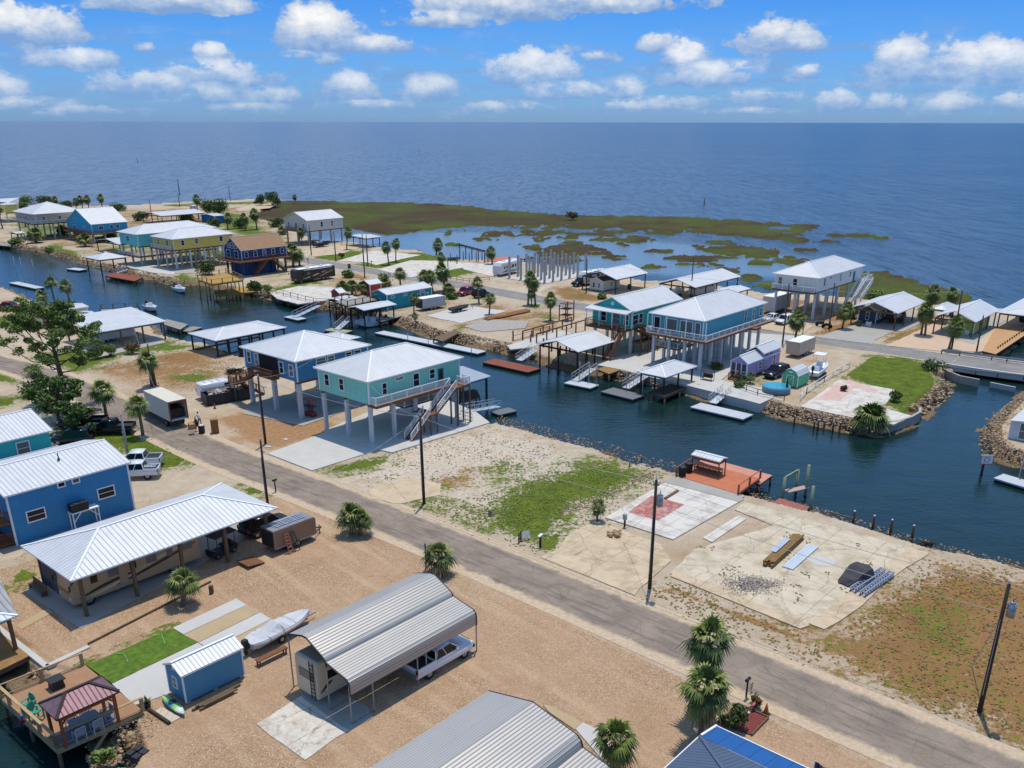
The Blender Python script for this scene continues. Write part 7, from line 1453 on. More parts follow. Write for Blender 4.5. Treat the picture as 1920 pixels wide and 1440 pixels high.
b = MB(); r_ = random.Random(4); [b.rock((r_.uniform(-.7, .7), r_.uniform(-.3, .3), r_.uniform(0, .4)), .28, r_) for _ in range(9)]; b.bar((-1.2, -.2, .1), (0, 0, .4), .1); o = b.build('driftwood', DARKW, None, W((1735,1022), -.6)); tag(o, 'dark driftwood stump at the water edge', 'driftwood')
t_ = thing('small_landing', 'tiny grey plank landing at the grassy canal edge', 'dock', W((1197,876), -.3), HD+math.pi/2); b = MB(); b.b2(-1.2, 1.2, -.4, .4, 0, .1); b.build('deck', GREYW, t_)
for x in (-1.2, 1.2): b = MB(); b.cyl((0, 0, -1.4), (0, 0, .8), .07, n=6); b.build('post', DARKW, t_, (x, .4, 0))
# --- poles and wires near side
utility_pole('tall dark utility pole with transformer between the sandy drive and the slab', (1218,1103), 9.7, tf=True); utility_pole('dark utility pole with transformer on the dry grass, far right of the lane', (1836,1335), 9.5, tf=True)
utility_pole('dark utility pole at the vacant lot edge in front of the seafoam house', (795,944), 9.3); utility_pole('brown utility pole in front of the deep blue stilt house', (498,832), 8.3, light=True)
utility_pole('short brown pole beside the lane below the box truck', (502,945), 6.8, r=.13); utility_pole('pale grey pole beside the black pickup', (241,858), 5.0, r=.13, m=STEEL); utility_pole('slim pole beside the leaning palm, left of the box truck', (289,724), 6.2, r=.12, light=True)
P1 = W((498,832))+Vector((0, 0, 8.2)); P2 = W((795,944))+Vector((0, 0, 9.2)); P3 = W((1218,1103))+Vector((0, 0, 9.6)); P4 = W((1836,1335))+Vector((0, 0, 9.4)); dn = Vector((0, 0, -1.9))
wire('thin power wire from the blue house pole to the vacant lot pole', P1, P2); wire('thin power wire from the vacant lot pole to the transformer pole', P2, P3); wire('upper power wire from the transformer pole to the far right pole', P3, P4); wire('lower power wire from the transformer pole to the far right pole', P3+dn, P4+dn, .4)
wire('lower power wire from the vacant lot pole to the transformer pole', P2+dn, P3+dn, .4); wire('upper power wire leaving the right pole out of the picture', P4, P4+(P4-P3)*.9); wire('lower power wire leaving the right pole out of the picture', P4+dn, P4+dn+(P4-P3)*.9)
PB = W((570,735), 0)
for la, p, q in (('service wire drooping to the deep blue stilt house', P1, W((600,664), 7.9)), ('service wire drooping to the seafoam house corner', P2, W((690,716), 8.0)), ('service wire from the transformer pole to the meter post', P3+dn, W((1171,988), 1.4)), ('service wire crossing the lane toward the long pavilion', P2, W((502,945), 6.7)), ('power wire running from the blue house pole to the slim pole', P1, W((289,724), 6.2)), ('service wire from the slim pole to the pine shelter', W((289,724), 6.1), W((250,612), 3.4))): wire(la, p, q, .7, .015)
wire('striped guy wire holding the far right pole', P4+Vector((0, 0, -2.2)), W((1822,1250), 0)+Vector((0, 0, .1)), 0, .03)
[crackify(m_) for m_ in (SL, SL2, SL3, MATS['flaking_white_paint_concrete'])]
weeds('green weeds scattered over the vacant lot', [(600,885),(740,840),(920,803),(1100,853),(1258,893),(1110,1005),(1000,1035),(760,940)], 2600, .22, 1); weeds('dense low green weeds on the lower vacant lot', [(765,938),(900,938),(1060,870),(1160,870),(1245,895),(1090,960),(1010,1035),(930,1000)], 4200, .2, 2, (0, 0, 1, 2))
weeds('rusty brown and green weeds on the lot at the far right', [(1560,1225),(1742,1045),(1915,1085),(1990,1390),(1800,1350)], 4200, .22, 3, (0, 3, 3, 3, 2)); weeds('weed tufts in the joints of the cracked slab', [(1300,1035),(1400,970),(1600,1010),(1680,1050),(1560,1150),(1350,1090)], 260, .15, 4, (0, 1, 3), z=.1, clump=1.0); weeds('dry weeds between lane and cracked slab', [(1200,1108),(1260,1092),(1520,1185),(1540,1240),(1400,1190)], 900, .2, 5, (3, 3, 0)); weeds('grass tufts beside the black pickups', [(100,800),(260,800),(360,850),(250,885)], 900, .2, 6, (0, 2, 1)); weeds('weeds on the dirt lot left of the blue stilt house', [(160,690),(360,655),(460,690),(400,735),(280,722)], 900, .2, 7, (3, 2, 0))
for la, pts in (('thin green garden hose looped on the lawn, far end', [(292,1192),(303,1190),(307,1200),(309,1208)]), ('thin green garden hose looped on the lawn, deck end', [(218,1226),(232,1226),(238,1235),(240,1242)])):
    q = [W(x, .05) for x in pts]; o = MB().tube([x-q[0] for x in q], .03, 5).build('garden_hose', M('hose_green', '#7fc46a', .5), None, q[0]); tag(o, la, 'hose')
# --- far left part of the near shore
tree('big spreading pine in front of the lane at the left', (128,764), 13.8, 6.2, 41, 26, leafn=24000, sz=.17, trunk_h=.36, flat=.6, r0=.34, clump=.85, mats=(0, 2, 2, 1, 2), lean=(-1.0, .6))
tree('dark low oak crowding the black pickups under the pine', (112,800), 5.2, 4.2, 43, 12, leafn=7000, sz=.2, trunk_h=.25, flat=.6, r0=.22, mats=(0, 1, 0, 2), lean=(.3, 0)); tree('dark bushy oak between the pine and the palm', (140,822), 3.6, 3.0, 45, 10, leafn=4000, sz=.19, trunk_h=.2, flat=.6, r0=.16, mats=(1, 0, 1)); bush('low dark shrub mass left of the pine trunk', (70,742), 2.4, 2.2, 46, n=1300, mats=(1, 0, 1), sz=.2)
palm('fan palm left of the black pickup, nearer the pine', (201,792), 'mid', 1.15, 0, h=4.2); palm('fan palm on its own grass mound beside the lane', (268,816), 'mid', 1.0, 1.4, h=4.0); palm('leaning palm at the slim pole across the lane', (284,724), 'lean', 1.0, 1.9, h=4.2); palm('second crown behind the leaning palm at the slim pole', (292,722), 'mid', .8, .6, h=3.6)
t_, hx, hy, lx, ly, c = canopy('rv_shelter', 'white shed-roofed shelter with a white trailer behind the big pine', (179,624), (145,600), (306,600), 3.2, ('shed', 'y', .9), (2, 4), ps=.22, cat='shelter')
p = c + v*(-ly*.1); rv('park_trailer', 'white park trailer under the shelter behind the pine', (p.x, p.y, .03), HD+math.pi/2, 8.5, RVW, 'trailer', 2.4, 2.9, (), 5, slide=False)
slab('grey slab under the white shelter behind the pine', [(185,670),(310,642),(300,628),(160,645)], .03, CONC)
t_, hx, hy, lx, ly, c = canopy('boathouse', 'long white hip-roofed boathouse on dark posts, left of the deep blue stilt house', (404,639), (356,624), (531,612), 2.8, ('hip', 'y', 1.0), (2, 7), zb=-2.2, ps=.22, pm=DARKW, cat='boathouse', ins=(.4, .4)); railing(t_, [(hx, -hy, .2), (hx, hy, .2)], .9, POST, 'railing', 1.8, False); b = MB(); b.b2(hx-.7, hx+.2, -hy, hy, 0, .15); b.b2(-hx-.2, -hx+.7, -hy, hy, 0, .15); b.build('walkway', POST, t_)
def shed_box(name, label, n_, l_, r_, ze, m, kind=('gable', 'y', .8), oh=.3, cat='shed', wins=(), zb=.0, rm=None, hd=HD): return stilt_house(name, label, n_, l_, r_, ze, zb, kind, m, oh, None, 0, None, wins, (), True, rm, hd, cat=cat)
shed_box('white_roofed_shed', 'low shed with flat white roof and cream walls above the pine crown', (60,590), (37,583), (172,576), 2.6, CREAM, ('gable', 'y', .3)); shed_box('aqua_shed', 'aqua-walled cabin with white roof right of the pine crown', (178,592), (148,584), (186,590), 2.6, C_AQUA, ('gable', 'y', .3))
pickup('dark red pickup parked on sand at the left edge', W((18,582)), .05, CARR, L=5.6)
for i, px in enumerate(((104,572), (134,577), (82,583))): palm(['slim palm above the white sheds, middle one', 'slim palm above the white sheds, rightmost', 'low palm above the white sheds, leftmost'][i], px, 'thin', 1.25, i*2.0, h=[4.6, 4.4, 3.0][i])
for i, px in enumerate(((183,672), (208,668), (250,663))): bush(['grey green bush at the corner of the white shelter', 'yellow green bush beside the white shelter', 'rusty bush in front of the white shelter slab'][i], px, 1.5, 2.0, 50+i, n=800, mats=[(0, 1), (2, 0, 2), (3, 0, 3)][i])
bush('yellow green bush at the left edge above the lane', (62,705), 2.2, 1.6, 55, n=500, mats=(2, 0))
float_dock('grey plank float behind the white shelter', (335,620), (360,612), 2.4, GREYW, side=-1); deck('canal_dock', 'brown plank dock behind the white shelter', [(300,606),(338,618),(352,608),(312,598)], -.2, GREYW, .25, pm=DARKW, cat='dock')
deck('railed_pier', 'railed curving pier on the left of the canal behind the sheds', [(188,588),(262,584),(258,577),(190,580)], .1, GREYW, .25, rails=[[0, 1], [2, 3]], rm=POST, pm=DARKW, cat='pier')
boat('motor_boat', 'small open motor boat moored at the railed pier', W((284,582), WL), -.9, 5.5, 2.1, .9, WHITE)
float_dock('white float alone in the canal at the left edge', (16,530), (66,541), 2.2, DOCKL, side=1, piles=((-1, 1), (-.5, 1), (.4, 1)), ph=6.5)
# ================================================================ far side of the canal
def sd_(c): return M('siding'+c, c, .7, 0, .05, 1, ('z', .2, .06, .25))
C_PALE = sd_('#d8d2c0'); C_WHITE = sd_('#dfe1df'); C_BEIGE = sd_('#cdbba0'); C_BRT = sd_('#35b3d6'); C_AQ = sd_('#7ad4cf'); C_YEL = sd_('#e6cf6c'); C_DKB = sd_('#23497a'); C_TURQ = sd_('#22bdae')
C_CAN = sd_('#55aec0'); C_LAV = sd_('#a99bd0'); C_SLATE = sd_('#2f5068'); C_GRN = sd_('#92b060'); SHING = M('brown_shingle_roof', '#a68160', .9, 0, .12, 2, ('y', .3, .08, .3)); DKSH = M('dark_shingle_roof', '#4b4c50', .9, 0, .1, 2)
G2 = 'stilt houses along the far bank'
def deck_rail(t_, hx, hy, z, w=1.2, sides='LR', m=None, dm=None):
    b = MB(); x0, x1, y0, y1 = -hx, hx+(w if 'R' in sides else 0), -hy-(w if 'L' in sides else 0), hy
    if 'L' in sides: b.b2(x0, x1, y0, -hy, z-.3, z-.02)
    if 'R' in sides: b.b2(hx, x1, -hy, y1, z-.31, z-.025)
    b.build('deck', dm or BROWNW, t_); p = []
    if 'L' in sides: p += [(x0, -hy, z), (x0, y0, z), (x1, y0, z)]
    else: p += [(x0, -hy, z), (x1, -hy, z)]
    if 'R' in sides: p += [(x1, y1, z)]
    railing(t_, p, 1.0, m or TRIM, 'railing', 2, .25)
def under(t_, hx, hy, label=None):
    pass
W6 = lambda f, n_, z, w, h: [(f, (i+.5)/n_, z, w, h) for i in range(n_)]
# beige, blue, aqua, yellow, dark blue, cream
t_, hx, hy, *_ = stilt_house('stilt_house', 'beige stilt house with white pyramid roof at the far left of the bank', (62,402), (18,396), (151,394), 8.2, 5.2, ('hip', 'y', 3.0), C_BEIGE, .8, (3, 4), wins=W6('L', 3, 1.5, .8, 1.2)+W6('R', 3, 1.5, .9, 1.0), group=G2); deck_rail(t_, hx, hy, 5.2)
t_, hx, hy, *_ = stilt_house('stilt_house', 'bright sky blue stilt house with steep white gable roof', (170,421), (143,412), (244,416), 5.7, 2.9, ('gable', 'y', 4.2), C_BRT, .3, (3, 4), wins=[('L', .35, 3.4, .9, 1.0), ('L', .3, 1.2, 1.4, 1.2), ('L', .7, 1.2, 1.4, 1.2), ('R', .25, 1.5, 1.4, .9), ('R', .55, 1.6, .9, 1.0), ('R', .72, 1.6, .9, 1.0)], group=G2); deck_rail(t_, hx, hy, 2.9, 1.6, m=BROWNW)
t_, hx, hy, *_ = stilt_house('stilt_house', 'pale aqua stilt house with white roof behind the yellow one', (255,440), (217,434), (384,423), 8.2, 5.0, ('hip', 'y', 1.9), C_AQ, .6, (3, 5), wins=[('L', .45, 1.7, 1.5, 1.3), ('R', .2, 1.6, 1, 1.2)], group=G2); deck_rail(t_, hx, hy, 2.6)
t_, hx, hy, *_ = stilt_house('stilt_house', 'yellow stilt house on white pilings with white hip roof', (322,449), (285,442), (430,436), 7.8, 5.0, ('hip', 'y', 1.9), C_YEL, .6, (3, 5), wins=[('L', .25, 1.6, .8, 1.2), ('L', .7, 1.6, .8, 1.2), ('R', .15, 1.6, .8, 1.2), ('R', .38, 1.7, .9, 1.2), ('R', .8, 1.7, .9, 1.2)], group=G2); deck_rail(t_, hx, hy, 5.0, .9, 'L')
t_, hx, hy, *_ = stilt_house('stilt_house', 'dark blue two-level house with tan shingled gable roof and glazed front', (451,470), (410,465), (533,459), 6.3, 3.8, ('gable', 'y', 2.9), C_DKB, .4, (3, 4), rm=SHING, wins=[('L', .25, 1.2, 1.5, 1.8), ('L', .7, 1.2, 1.5, 1.8), ('L', .3, 3.2, .8, .8), ('L', .5, 3.4, .9, 1.3), ('L', .7, 3.2, .8, .8)]+W6('R', 5, 1.3, .9, 1.3), pm=C_DKB, group=G2); deck_rail(t_, hx, hy, 3.8, 2.2, m=BROWNW)
b = MB(); b.b2(-hx+.6, hx-.6, -hy+1, hy-3, 0, 3.4); b.build('lower_storey', C_DKB, t_); stairs(t_, (hx+1.2, 1, 3.8), (hx+1.2, 5, .1), 1.1, BROWNW, BROWNW); stairs(t_, (hx+1.2, 0, 3.8), (hx+1.2, -4.2, .1), 1.1, BROWNW, BROWNW)
t_, hx, hy, *_ = stilt_house('stilt_house', 'cream stilt house with white gable roof standing alone by the marsh creek', (575,414), (541,408), (639,407), 7.4, 4.2, ('gable', 'y', 2.2), C_PALE, .4, (3, 4), pm=PILEG, wins=W6('L', 3, 1.4, .8, 1.4)+[('R', .4, 1.7, .8, 1.5), ('R', .7, 1.7, .8, 1.5)], group=G2); deck_rail(t_, hx, hy, 4.2, 1.8, 'L', BROWNW)
t_, hx, hy, *_ = stilt_house('stilt_house', 'pale yellow house end showing at the left edge among palms', (6,384), (-40,379), (19,380), 6.5, 3.5, ('hip', 'y', 1.5), C_YEL, .5, (2, 2), group=G2)
# teal gable house
t_, hx, hy, lx, ly, c = stilt_house('stilt_house', 'turquoise gable-fronted house on pilings with porch roof and brown deck', (1187,585), (1109,572), (1277,560), 7.2, 4.3, ('gable', 'y', 1.9), C_TURQ, .35, (3, 5), wins=[('L', .28, 1.4, 1.0, 1.5), ('L', .6, 1.3, 1.6, 1.7), ('L', .86, 1.3, .8, 1.6), ('R', .06, 1.4, 1.5, 1.5), ('R', .17, 1.4, 1, 1.5), ('R', .5, 1.7, 1, 1)], group=G2)
add_roof(t_, hx+.3, 1.1, 7.05, .35, 'shed', 'x', None, None, (0, -hy-1.0, -.0), name='porch_roof'); b = MB(); [b.box((x, -hy-1.9, 5.7), (.12, .12, 2.7)) for x in (-hx, -hx/3, hx/3, hx)]; b.build('porch_post', TRIM, t_)
b = MB(); b.cyl((0, -hy-.06, 8.0), (0, -hy-.02, 8.0), .35, n=14); b.build('gable_medallion', WHITE, t_); deck_rail(t_, hx, hy, 4.3, 2.2, 'L', BROWNW); stairs(t_, (hx-.5, -hy-2.2, 4.3), (hx-.5, -hy-6.0, .1), 1.1, BROWNW, BROWNW)
b = MB(); b.b2(hx-.3, hx+1.6, -hy+.5, -hy+6, 1.9, 2.1); b.build('stair_landing', BROWNW, t_); stairs(t_, (hx+.8, -hy+.5, 4.3), (hx+.8, -hy+5, 2.1), 1.1, BROWNW, BROWNW); pilings(t_, [hx+1.5, hx+.1], [-hy+.6, -hy+3, -hy+5.9], 0, 4.2, .16, BROWNW, 'deck_post')
# canal house
t_, hx, hy, lx, ly, c = stilt_house('stilt_house', 'teal blue house with big white hip roof on many white pilings by the lavender cottage', (1321.9,602.5), (1216.7,585.8), (1434.4,566), 8.03, 5.1, ('hip', 'y', 2.3), C_CAN, .5, (4, 7), group=G2, ps=.42)
deck_rail(t_, hx, hy, 5.1, 1.5); [window(t_, 'R', s_, 1.5+5.1, w_, h_, hx, hy) for s_, w_, h_ in ((.68, .6, 1.9), (.82, .7, 1.6), (.95, .7, 1.2))]; [window(t_, 'L', s_, 6.4, w_, 2.1, hx, hy, muntin=False) for s_, w_ in ((.38, 2.1), (.68, 2.1), (.1, 1.0), (.9, .8))]
b = MB(); b.b2(-hx, 0, -hy+.5, -hy+5.5, 2.5, 2.7); b.build('mid_deck', BROWNW, t_); railing(t_, [(-hx, -hy+.5, 2.7), (0, -hy+.5, 2.7), (0, -hy+5.5, 2.7)], 1.0, TRIM, 'railing', 2, .25); b = MB(); [b.box((x, -hy-1.4, 6.6), (.13, .13, 2.8)) for x in spread(-hx, hx+1.3, 4)]; b.build('porch_post', TRIM, t_); b = MB(); b.b2(hx+1.5, hx+2.5, hy-7.2, hy-5.2, 4.8, 5.08); b.build('bay_deck', BROWNW, t_)
# white house
t_, hx, hy, lx, ly, c = stilt_house('stilt_house', 'white board-sided house on white pilings with long outside stair near the marsh', (1537,522), (1448,512), (1624.7,497.3), 8.23, 5.4, ('hip', 'y', 2.1), M('white_board_siding', '#e2e4e2', .7, 0, .04, 1, ('w', .5, .05, .25)), .55, (3, 5), wins=[('L', .12, 1.4, .8, 1.5), ('L', .48, 1.4, .8, 1.5), ('R', .15, 1.6, .6, 1.4), ('R', .28, 2.1, .9, .3), ('R', .5, 1.6, .6, 1.4), ('R', .72, 1.7, .6, 1.0)], doors=[('R', .82, .9, 2.0, MATS['teal_door'])], group=G2); deck_rail(t_, hx, hy, 5.4, 1.1, 'L')
b = MB(); b.b2(hx, hx+1.8, hy-2.5, hy+1.5, 5.1, 5.35); b.build('deck', PALEM, t_); railing(t_, [(hx+1.8, hy-2.5, 5.35), (hx+1.8, hy+1.5, 5.35), (-1, hy+1.5, 5.35)], 1.0, TRIM, 'railing', 2, .25); stairs(t_, (hx+1.2, hy-2.5, 5.35), (hx+1.2, hy-10, .1), 1.2, PALEM, TRIM); stairs(t_, (hx+2.6, hy-1.5, 5.35), (hx+2.6, hy-7, 2.0), 1.2, PALEM, TRIM)
# single-storey cottages and shelters
CV = [('hexagonal_pavilion','pavilion', 'white hip-roofed pavilion over the canal, in front of the aqua house', (185,487.5), (154,482), (237,481), 2.9, ('hip','y',1.3), (2,3), -2.4, DARKW),
 ('carport','shelter', 'long white shelter roof near the beach behind the aqua house', (302,405), (278,399), (390,399), 3.2, ('gable','y',.9), (2,4), 0, DARKW),
 ('boat_shelter','shelter', 'small white shelter roof tucked left of the aqua house', (222,458), (199,448), (248,453), 3.0, ('gable','y',1.0), (2,2), 0, DARKW),
 ('boat_shelter','shelter', 'tiny white flat canopy at the far left water edge', (30,438), (20,435), (46,436), 2.6, ('gable','y',.3), (2,2), 0, DARKW),
 ('dock_canopy','canopy', 'white flat canopy on posts over the creek beside the cream house', (686,447), (654,441), (710,443), 2.9, ('gable','y',.35), (2,3), -1.5, DARKW),
 ('dock_canopy','boathouse', 'silver-roofed boat dock canopy holding moored boats, in front of the turquoise cabin', (682,582), (661,574), (739.5,569.5), 2.5, ('gable','y',.4), (2,3), -2.4, DARKW),
 ('dock_canopy','canopy', 'second lower white canopy left of the boat dock canopy', (640,566), (611,560), (668,558), 2.0, ('gable','y',.3), (2,2), -2.0, DARKW),
 ('gabled_pavilion','pavilion', 'white gabled pavilion over the grey cabin across the road', (1156,524), (1102,512), (1212,511), 3.3, ('gable','y',1.5), (2,3), 0, DARKW),
 ('boathouse','boathouse', 'long white gabled boathouse at the marsh edge behind the teal blue house', (1304,539), (1243,527), (1381,517), 3.3, ('gable','y',1.3), (2,5), 0, DARKW),
 ('boathouse','boathouse', 'small white lean roof behind the big boathouse at the marsh', (1377,549), (1350,541), (1402,540), 2.8, ('gable','y',.4), (2,3), 0, DARKW),
 ('boathouse','boathouse', 'white gabled boathouse on tall dark pilings between brown float and turquoise house', (1084,660), (1009,643), (1154,639), 2.8, ('gable','y',1.1), (3,5), -2.4, DARKW),
 ('dock_pavilion','pavilion', 'white hip-roofed dock pavilion in front of the teal blue house', (1248,708), (1196,696), (1305,686), 2.3, ('hip','y',1.0), (2,3), -2.4, DARKW),
 ('gabled_pavilion','pavilion', 'white gabled pavilion over the slate blue cabin beside the road', (1684,587.7), (1600.6,573), (1736,565.8), 3.2, ('gable','y',1.5), (2,4), 0, BROWNW),
 ('gabled_pavilion','pavilion', 'white gabled pavilion over the light green cabin near the bridge', (1830,604), (1750.5,592), (1877,581), 3.1, ('gable','y',1.5), (2,4), 0, POST),
 ('boathouse','boathouse', 'white hip-roofed boathouse at the right edge behind the boardwalk', (1990,600), (1877,581), (2060,572), 3.0, ('hip','y',1.2), (3,4), 0, DARKW),
 ('boathouse','boathouse', 'small pale pavilion roof between the two gabled pavilions', (1775,582), (1747,577), (1800,573), 2.8, ('hip','y',.7), (2,2), 0, DARKW)]
CP = {}
for nm, cat, la, n_, l_, r_, ze, rf, ps_, zb, pm in CV: CP[la] = canopy(nm, la, n_, l_, r_, ze, rf, ps_, zb, .2, pm, cat=cat)
def inside(key, fx, fy):
    t_, hx, hy, lx, ly, c = CP[[k for k in CP if key in k][0]]; return c+u*(hx*fx)+v*(hy*fy), hx, hy
def cabin(name, label, p, sx, sy, ze, rh, m, rm=None, axis='y', wins=(), cat='cabin', rz=HD, zb=.3):
    t_ = thing(name, label, cat, (p.x, p.y, 0), rz); b = MB(); b.b2(-sx/2, sx/2, -sy/2, sy/2, zb, ze); gable_fill(b, sx/2, sy/2, ze, rh*.9, axis); b.build('wall', m, t_); add_roof(t_, sx/2+.15, sy/2+.15, ze+.02, rh, 'gable', axis, rm)
    for f, s_, z, w, h in wins: window(t_, f, s_, z, w, h, sx/2, sy/2, fw=.08)
    b = MB(); [b.box((x, y, zb/2), (.3, .3, zb)) for x in (-sx/2+.2, sx/2-.2) for y in spread(-sy/2+.2, sy/2-.2, 3)]; b.build('footing', CONC, t_); corners(t_, sx/2, sy/2, zb, ze); return t_
p, hx, hy = inside('slate blue cabin', -.45, -.1); cabin('slate_cabin', 'slate blue narrow cabin under the gabled pavilion by the road', p, 3.4, 9, 2.6, .9, C_SLATE, wins=[('L', .5, 1.5, .5, 1.4), ('R', .12, 1.6, .8, 1.2), ('R', .25, 1.6, .8, 1.2), ('R', .5, 1.6, .8, 1)])
p, hx, hy = inside('slate blue cabin', .5, .1); boat('motor_boat', 'dark boat on its trailer beside the slate blue cabin', p, HD+math.pi/2, 6, 2.2, .9, DKPL, trailer=True, z=.4)
p, hx, hy = inside('light green cabin', .25, .0); cabin('green_cabin', 'light green park cabin under the pavilion near the bridge', p, 4.2, 9.5, 2.6, .7, C_GRN, wins=[('L', .4, 1.5, .5, 1.4), ('R', .3, 1.6, .7, .9), ('R', .7, 1.6, .7, .9)])
p, hx, hy = inside('grey cabin', -.1, -.5); cabin('grey_cabin', 'pale grey cabin with dark shingled roof under its pavilion', p, 3.6, 6.5, 2.4, .8, C_PALE, DKSH, wins=[('L', .3, 1.4, .6, 1.0), ('L', .7, 1.4, .6, 1.0), ('R', .5, 1.5, .8, .9)])
p = W((1112,532)); rv('travel_trailer', 'white and dark travel trailer parked left of the grey cabin', (p.x, p.y, 0), HD-math.pi/2-.1, 8.5, RVW, 'trailer', 2.5, 3.1, [(.8, 1.6, 3.8, .5, GRST, 1), (.7, 1.0, -4, 3, BRST, 1)], 5)
p, hx, hy = inside('marsh edge behind', .2, 0); rv('travel_trailer', 'white trailer parked in the long boathouse at the marsh edge', (p.x, p.y, 0), HD+math.pi/2, 8, RVW, 'trailer', 2.4, 2.8, (), 5, slide=False); p, hx, hy = inside('marsh edge behind', -.6, -.5); boat('motor_boat', 'boat on a trailer at the front of the long marsh boathouse', p, HD+math.pi/2, 5.5, 2.1, .9, WHITE, trailer=True, z=.4)
p, hx, hy = inside('right edge behind', -.3, -.2); boat('motor_boat', 'dark hulled boat hanging in the right edge boathouse', p+Vector((0, 0, .6)), HD+math.pi/2, 6.5, 2.3, 1.0, DKPL)
for k, fx in enumerate((-.45, .4)): p, hx, hy = inside('holding moored boats', fx, -.2); boat('motor_boat', ['white boat under the silver dock canopy, canal side left', 'white boat under the silver dock canopy, right slip'][k], Vector((p.x, p.y, WL)), HD-math.pi/2, 6.2, 2.2, .95, WHITE, DKPL)
# lavender cottage with loft
c, lx, ly = RC((1403,683), (1367,677.5), (1473,660), 2.5); t_ = cabin('lavender_cottage', 'lavender cottage with white screened porch and ribbed gable roof', c, lx-.3, ly-.3, 2.5, 1.0, C_LAV, wins=[('R', .38, 1.5, .9, 1.0), ('R', .55, 1.7, .5, .7), ('R', .82, 1.5, .6, 1.6)], cat='cottage', zb=.4)
hx, hy = lx/2, ly/2; b = MB(); b.b2(-hx+.1, hx-.1, -hy*.05, hy-.3, 2.5, 3.2); b.build('loft', C_LAV, t_); add_roof(t_, hx, hy*.55, 3.2, .9, 'gable', 'y', None, None, (0, hy*.47, 0), name='loft_roof'); b = MB(); [b.box((hx-.08, hy*f_, 2.95), (.06, .8, .4)) for f_ in (.12, .4)]; b.build('loft_window', GLASS, t_)
b = MB(); b.b2(-hx+.2, hx-.15, -hy+.1, -hy+.14, .45, 2.3); b.build('porch_screen', SCREEN, t_); b = MB(); [b.box((x, -hy+.05, 1.4), (.13, .13, 2.1)) for x in spread(-hx+.2, hx-.2, 4)]; b.b2(-hx+.1, hx-.1, -hy+.02, -hy+.1, .4, .5); b.b2(-hx+.1, hx-.1, -hy+.02, -hy+.1, 1.1, 1.2); b.build('porch_frame', TRIM, t_); stairs(t_, (-.3, -hy, .45), (-.3, -hy-1.3, .05), 1.2, BROWNW, BROWNW)
# green gambrel shed
c, lx, ly = RC((1494,728.5), (1467,722), (1516,719), 0); t_ = thing('green_shed', 'mint green barn-roofed shed with white trim beside the pool', 'shed', (c.x, c.y, 0), HD); hx, hy = lx/2, ly/2; MG = M('mint_paint', '#5fb98a', .7, 0, .04); pr = [(hx, 1.7), (hx*.62, 2.4), (0, 2.75), (-hx*.62, 2.4), (-hx, 1.7)]
b = MB(); b.b2(-hx, hx, -hy, hy, .15, 1.7); [b.poly([(x, y, z) for x, z in (pr if s_ < 0 else pr[::-1])]) for y, s_ in ((-hy, -1), (hy, 1))]; b.build('wall', MG, t_); b = MB(); arch(b, [(x*1.07, z+.05) for x, z in pr], -hy-.1, hy+.1); b.build('roof', ROOFW, t_)
corners(t_, hx, hy, .1, 1.7); b = MB(); [b.b2(x-.04, x+.04, -hy-.05, -hy, .2, 1.8) for x in (-.55, .55)]; b.bar((-.5, -hy-.04, .3), (.5, -hy-.04, 1.7), .06); b.b2(-.55, .55, -hy-.05, -hy, 1.72, 1.8); b.build('door_trim', TRIM, t_); MB().b2(-.3, .3, -hy-.05, -hy, 2.15, 2.4).build('gable_vent', TRIM, t_)
# turquoise trailer cabin, orange sheds, beach items
t_ = shed_box('turquoise_cabin', 'turquoise trailer cabin with white ribbed roof above the boat canopies', (725,553), (695,547), (806,537), 3.2, sd_('#1a9aa8'), ('gable', 'y', .8), .2, 'cabin', [('L', .5, 1.6, .7, 1), ('R', .12, 2.6, .7, .35), ('R', .4, 2.6, .7, .35), ('R', .78, 2.6, 1.1, .35), ('R', .7, 1.4, .8, 1.4), ('R', .88, 1.4, .8, 1.4)])
OR_ = sd_('#c4492f'); shed_box('orange_shed', 'orange-red shed with white roof among the palms', (693,534), (675,530), (711,529), 2.5, OR_); shed_box('orange_shed', 'small orange-red hut nearest the canal pool', (636,550), (622,546), (646,547), 2.2, OR_)
shed_box('blue_beach_house', 'blue walled building half hidden behind the long beach shelter', (402,405), (372,402), (410,402), 2.8, sd_('#1769a8'), ('gable', 'y', .4)); o = shed_box('beach_kiosk', 'grey box kiosk on the beach near the tall palm', (361,386), (356,385), (366,385), 3.0, PALEM, ('gable', 'y', .2))
# unfinished pile foundation
N_, L_, R__ = W((1021,531)), W((958,521)), W((1090,515)); lx, ly = (N_-L_).dot(u), (R__-N_).dot(v); c = N_-u*lx/2+v*ly/2; t_ = thing('pile_foundation', 'grid of tall bare concrete pilings on a white slab, an unfinished house', 'foundation', (c.x, c.y, 0), HD); b = MB(); b.b2(-lx/2-.8, lx/2+.8, -ly/2-1, ly/2+1, -.1, .12); b.build('slab', CONCW, t_); pilings(t_, spread(-lx/2, lx/2, 4), spread(-ly/2, ly/2, 6), 0, 5.3, .42, PILEG)
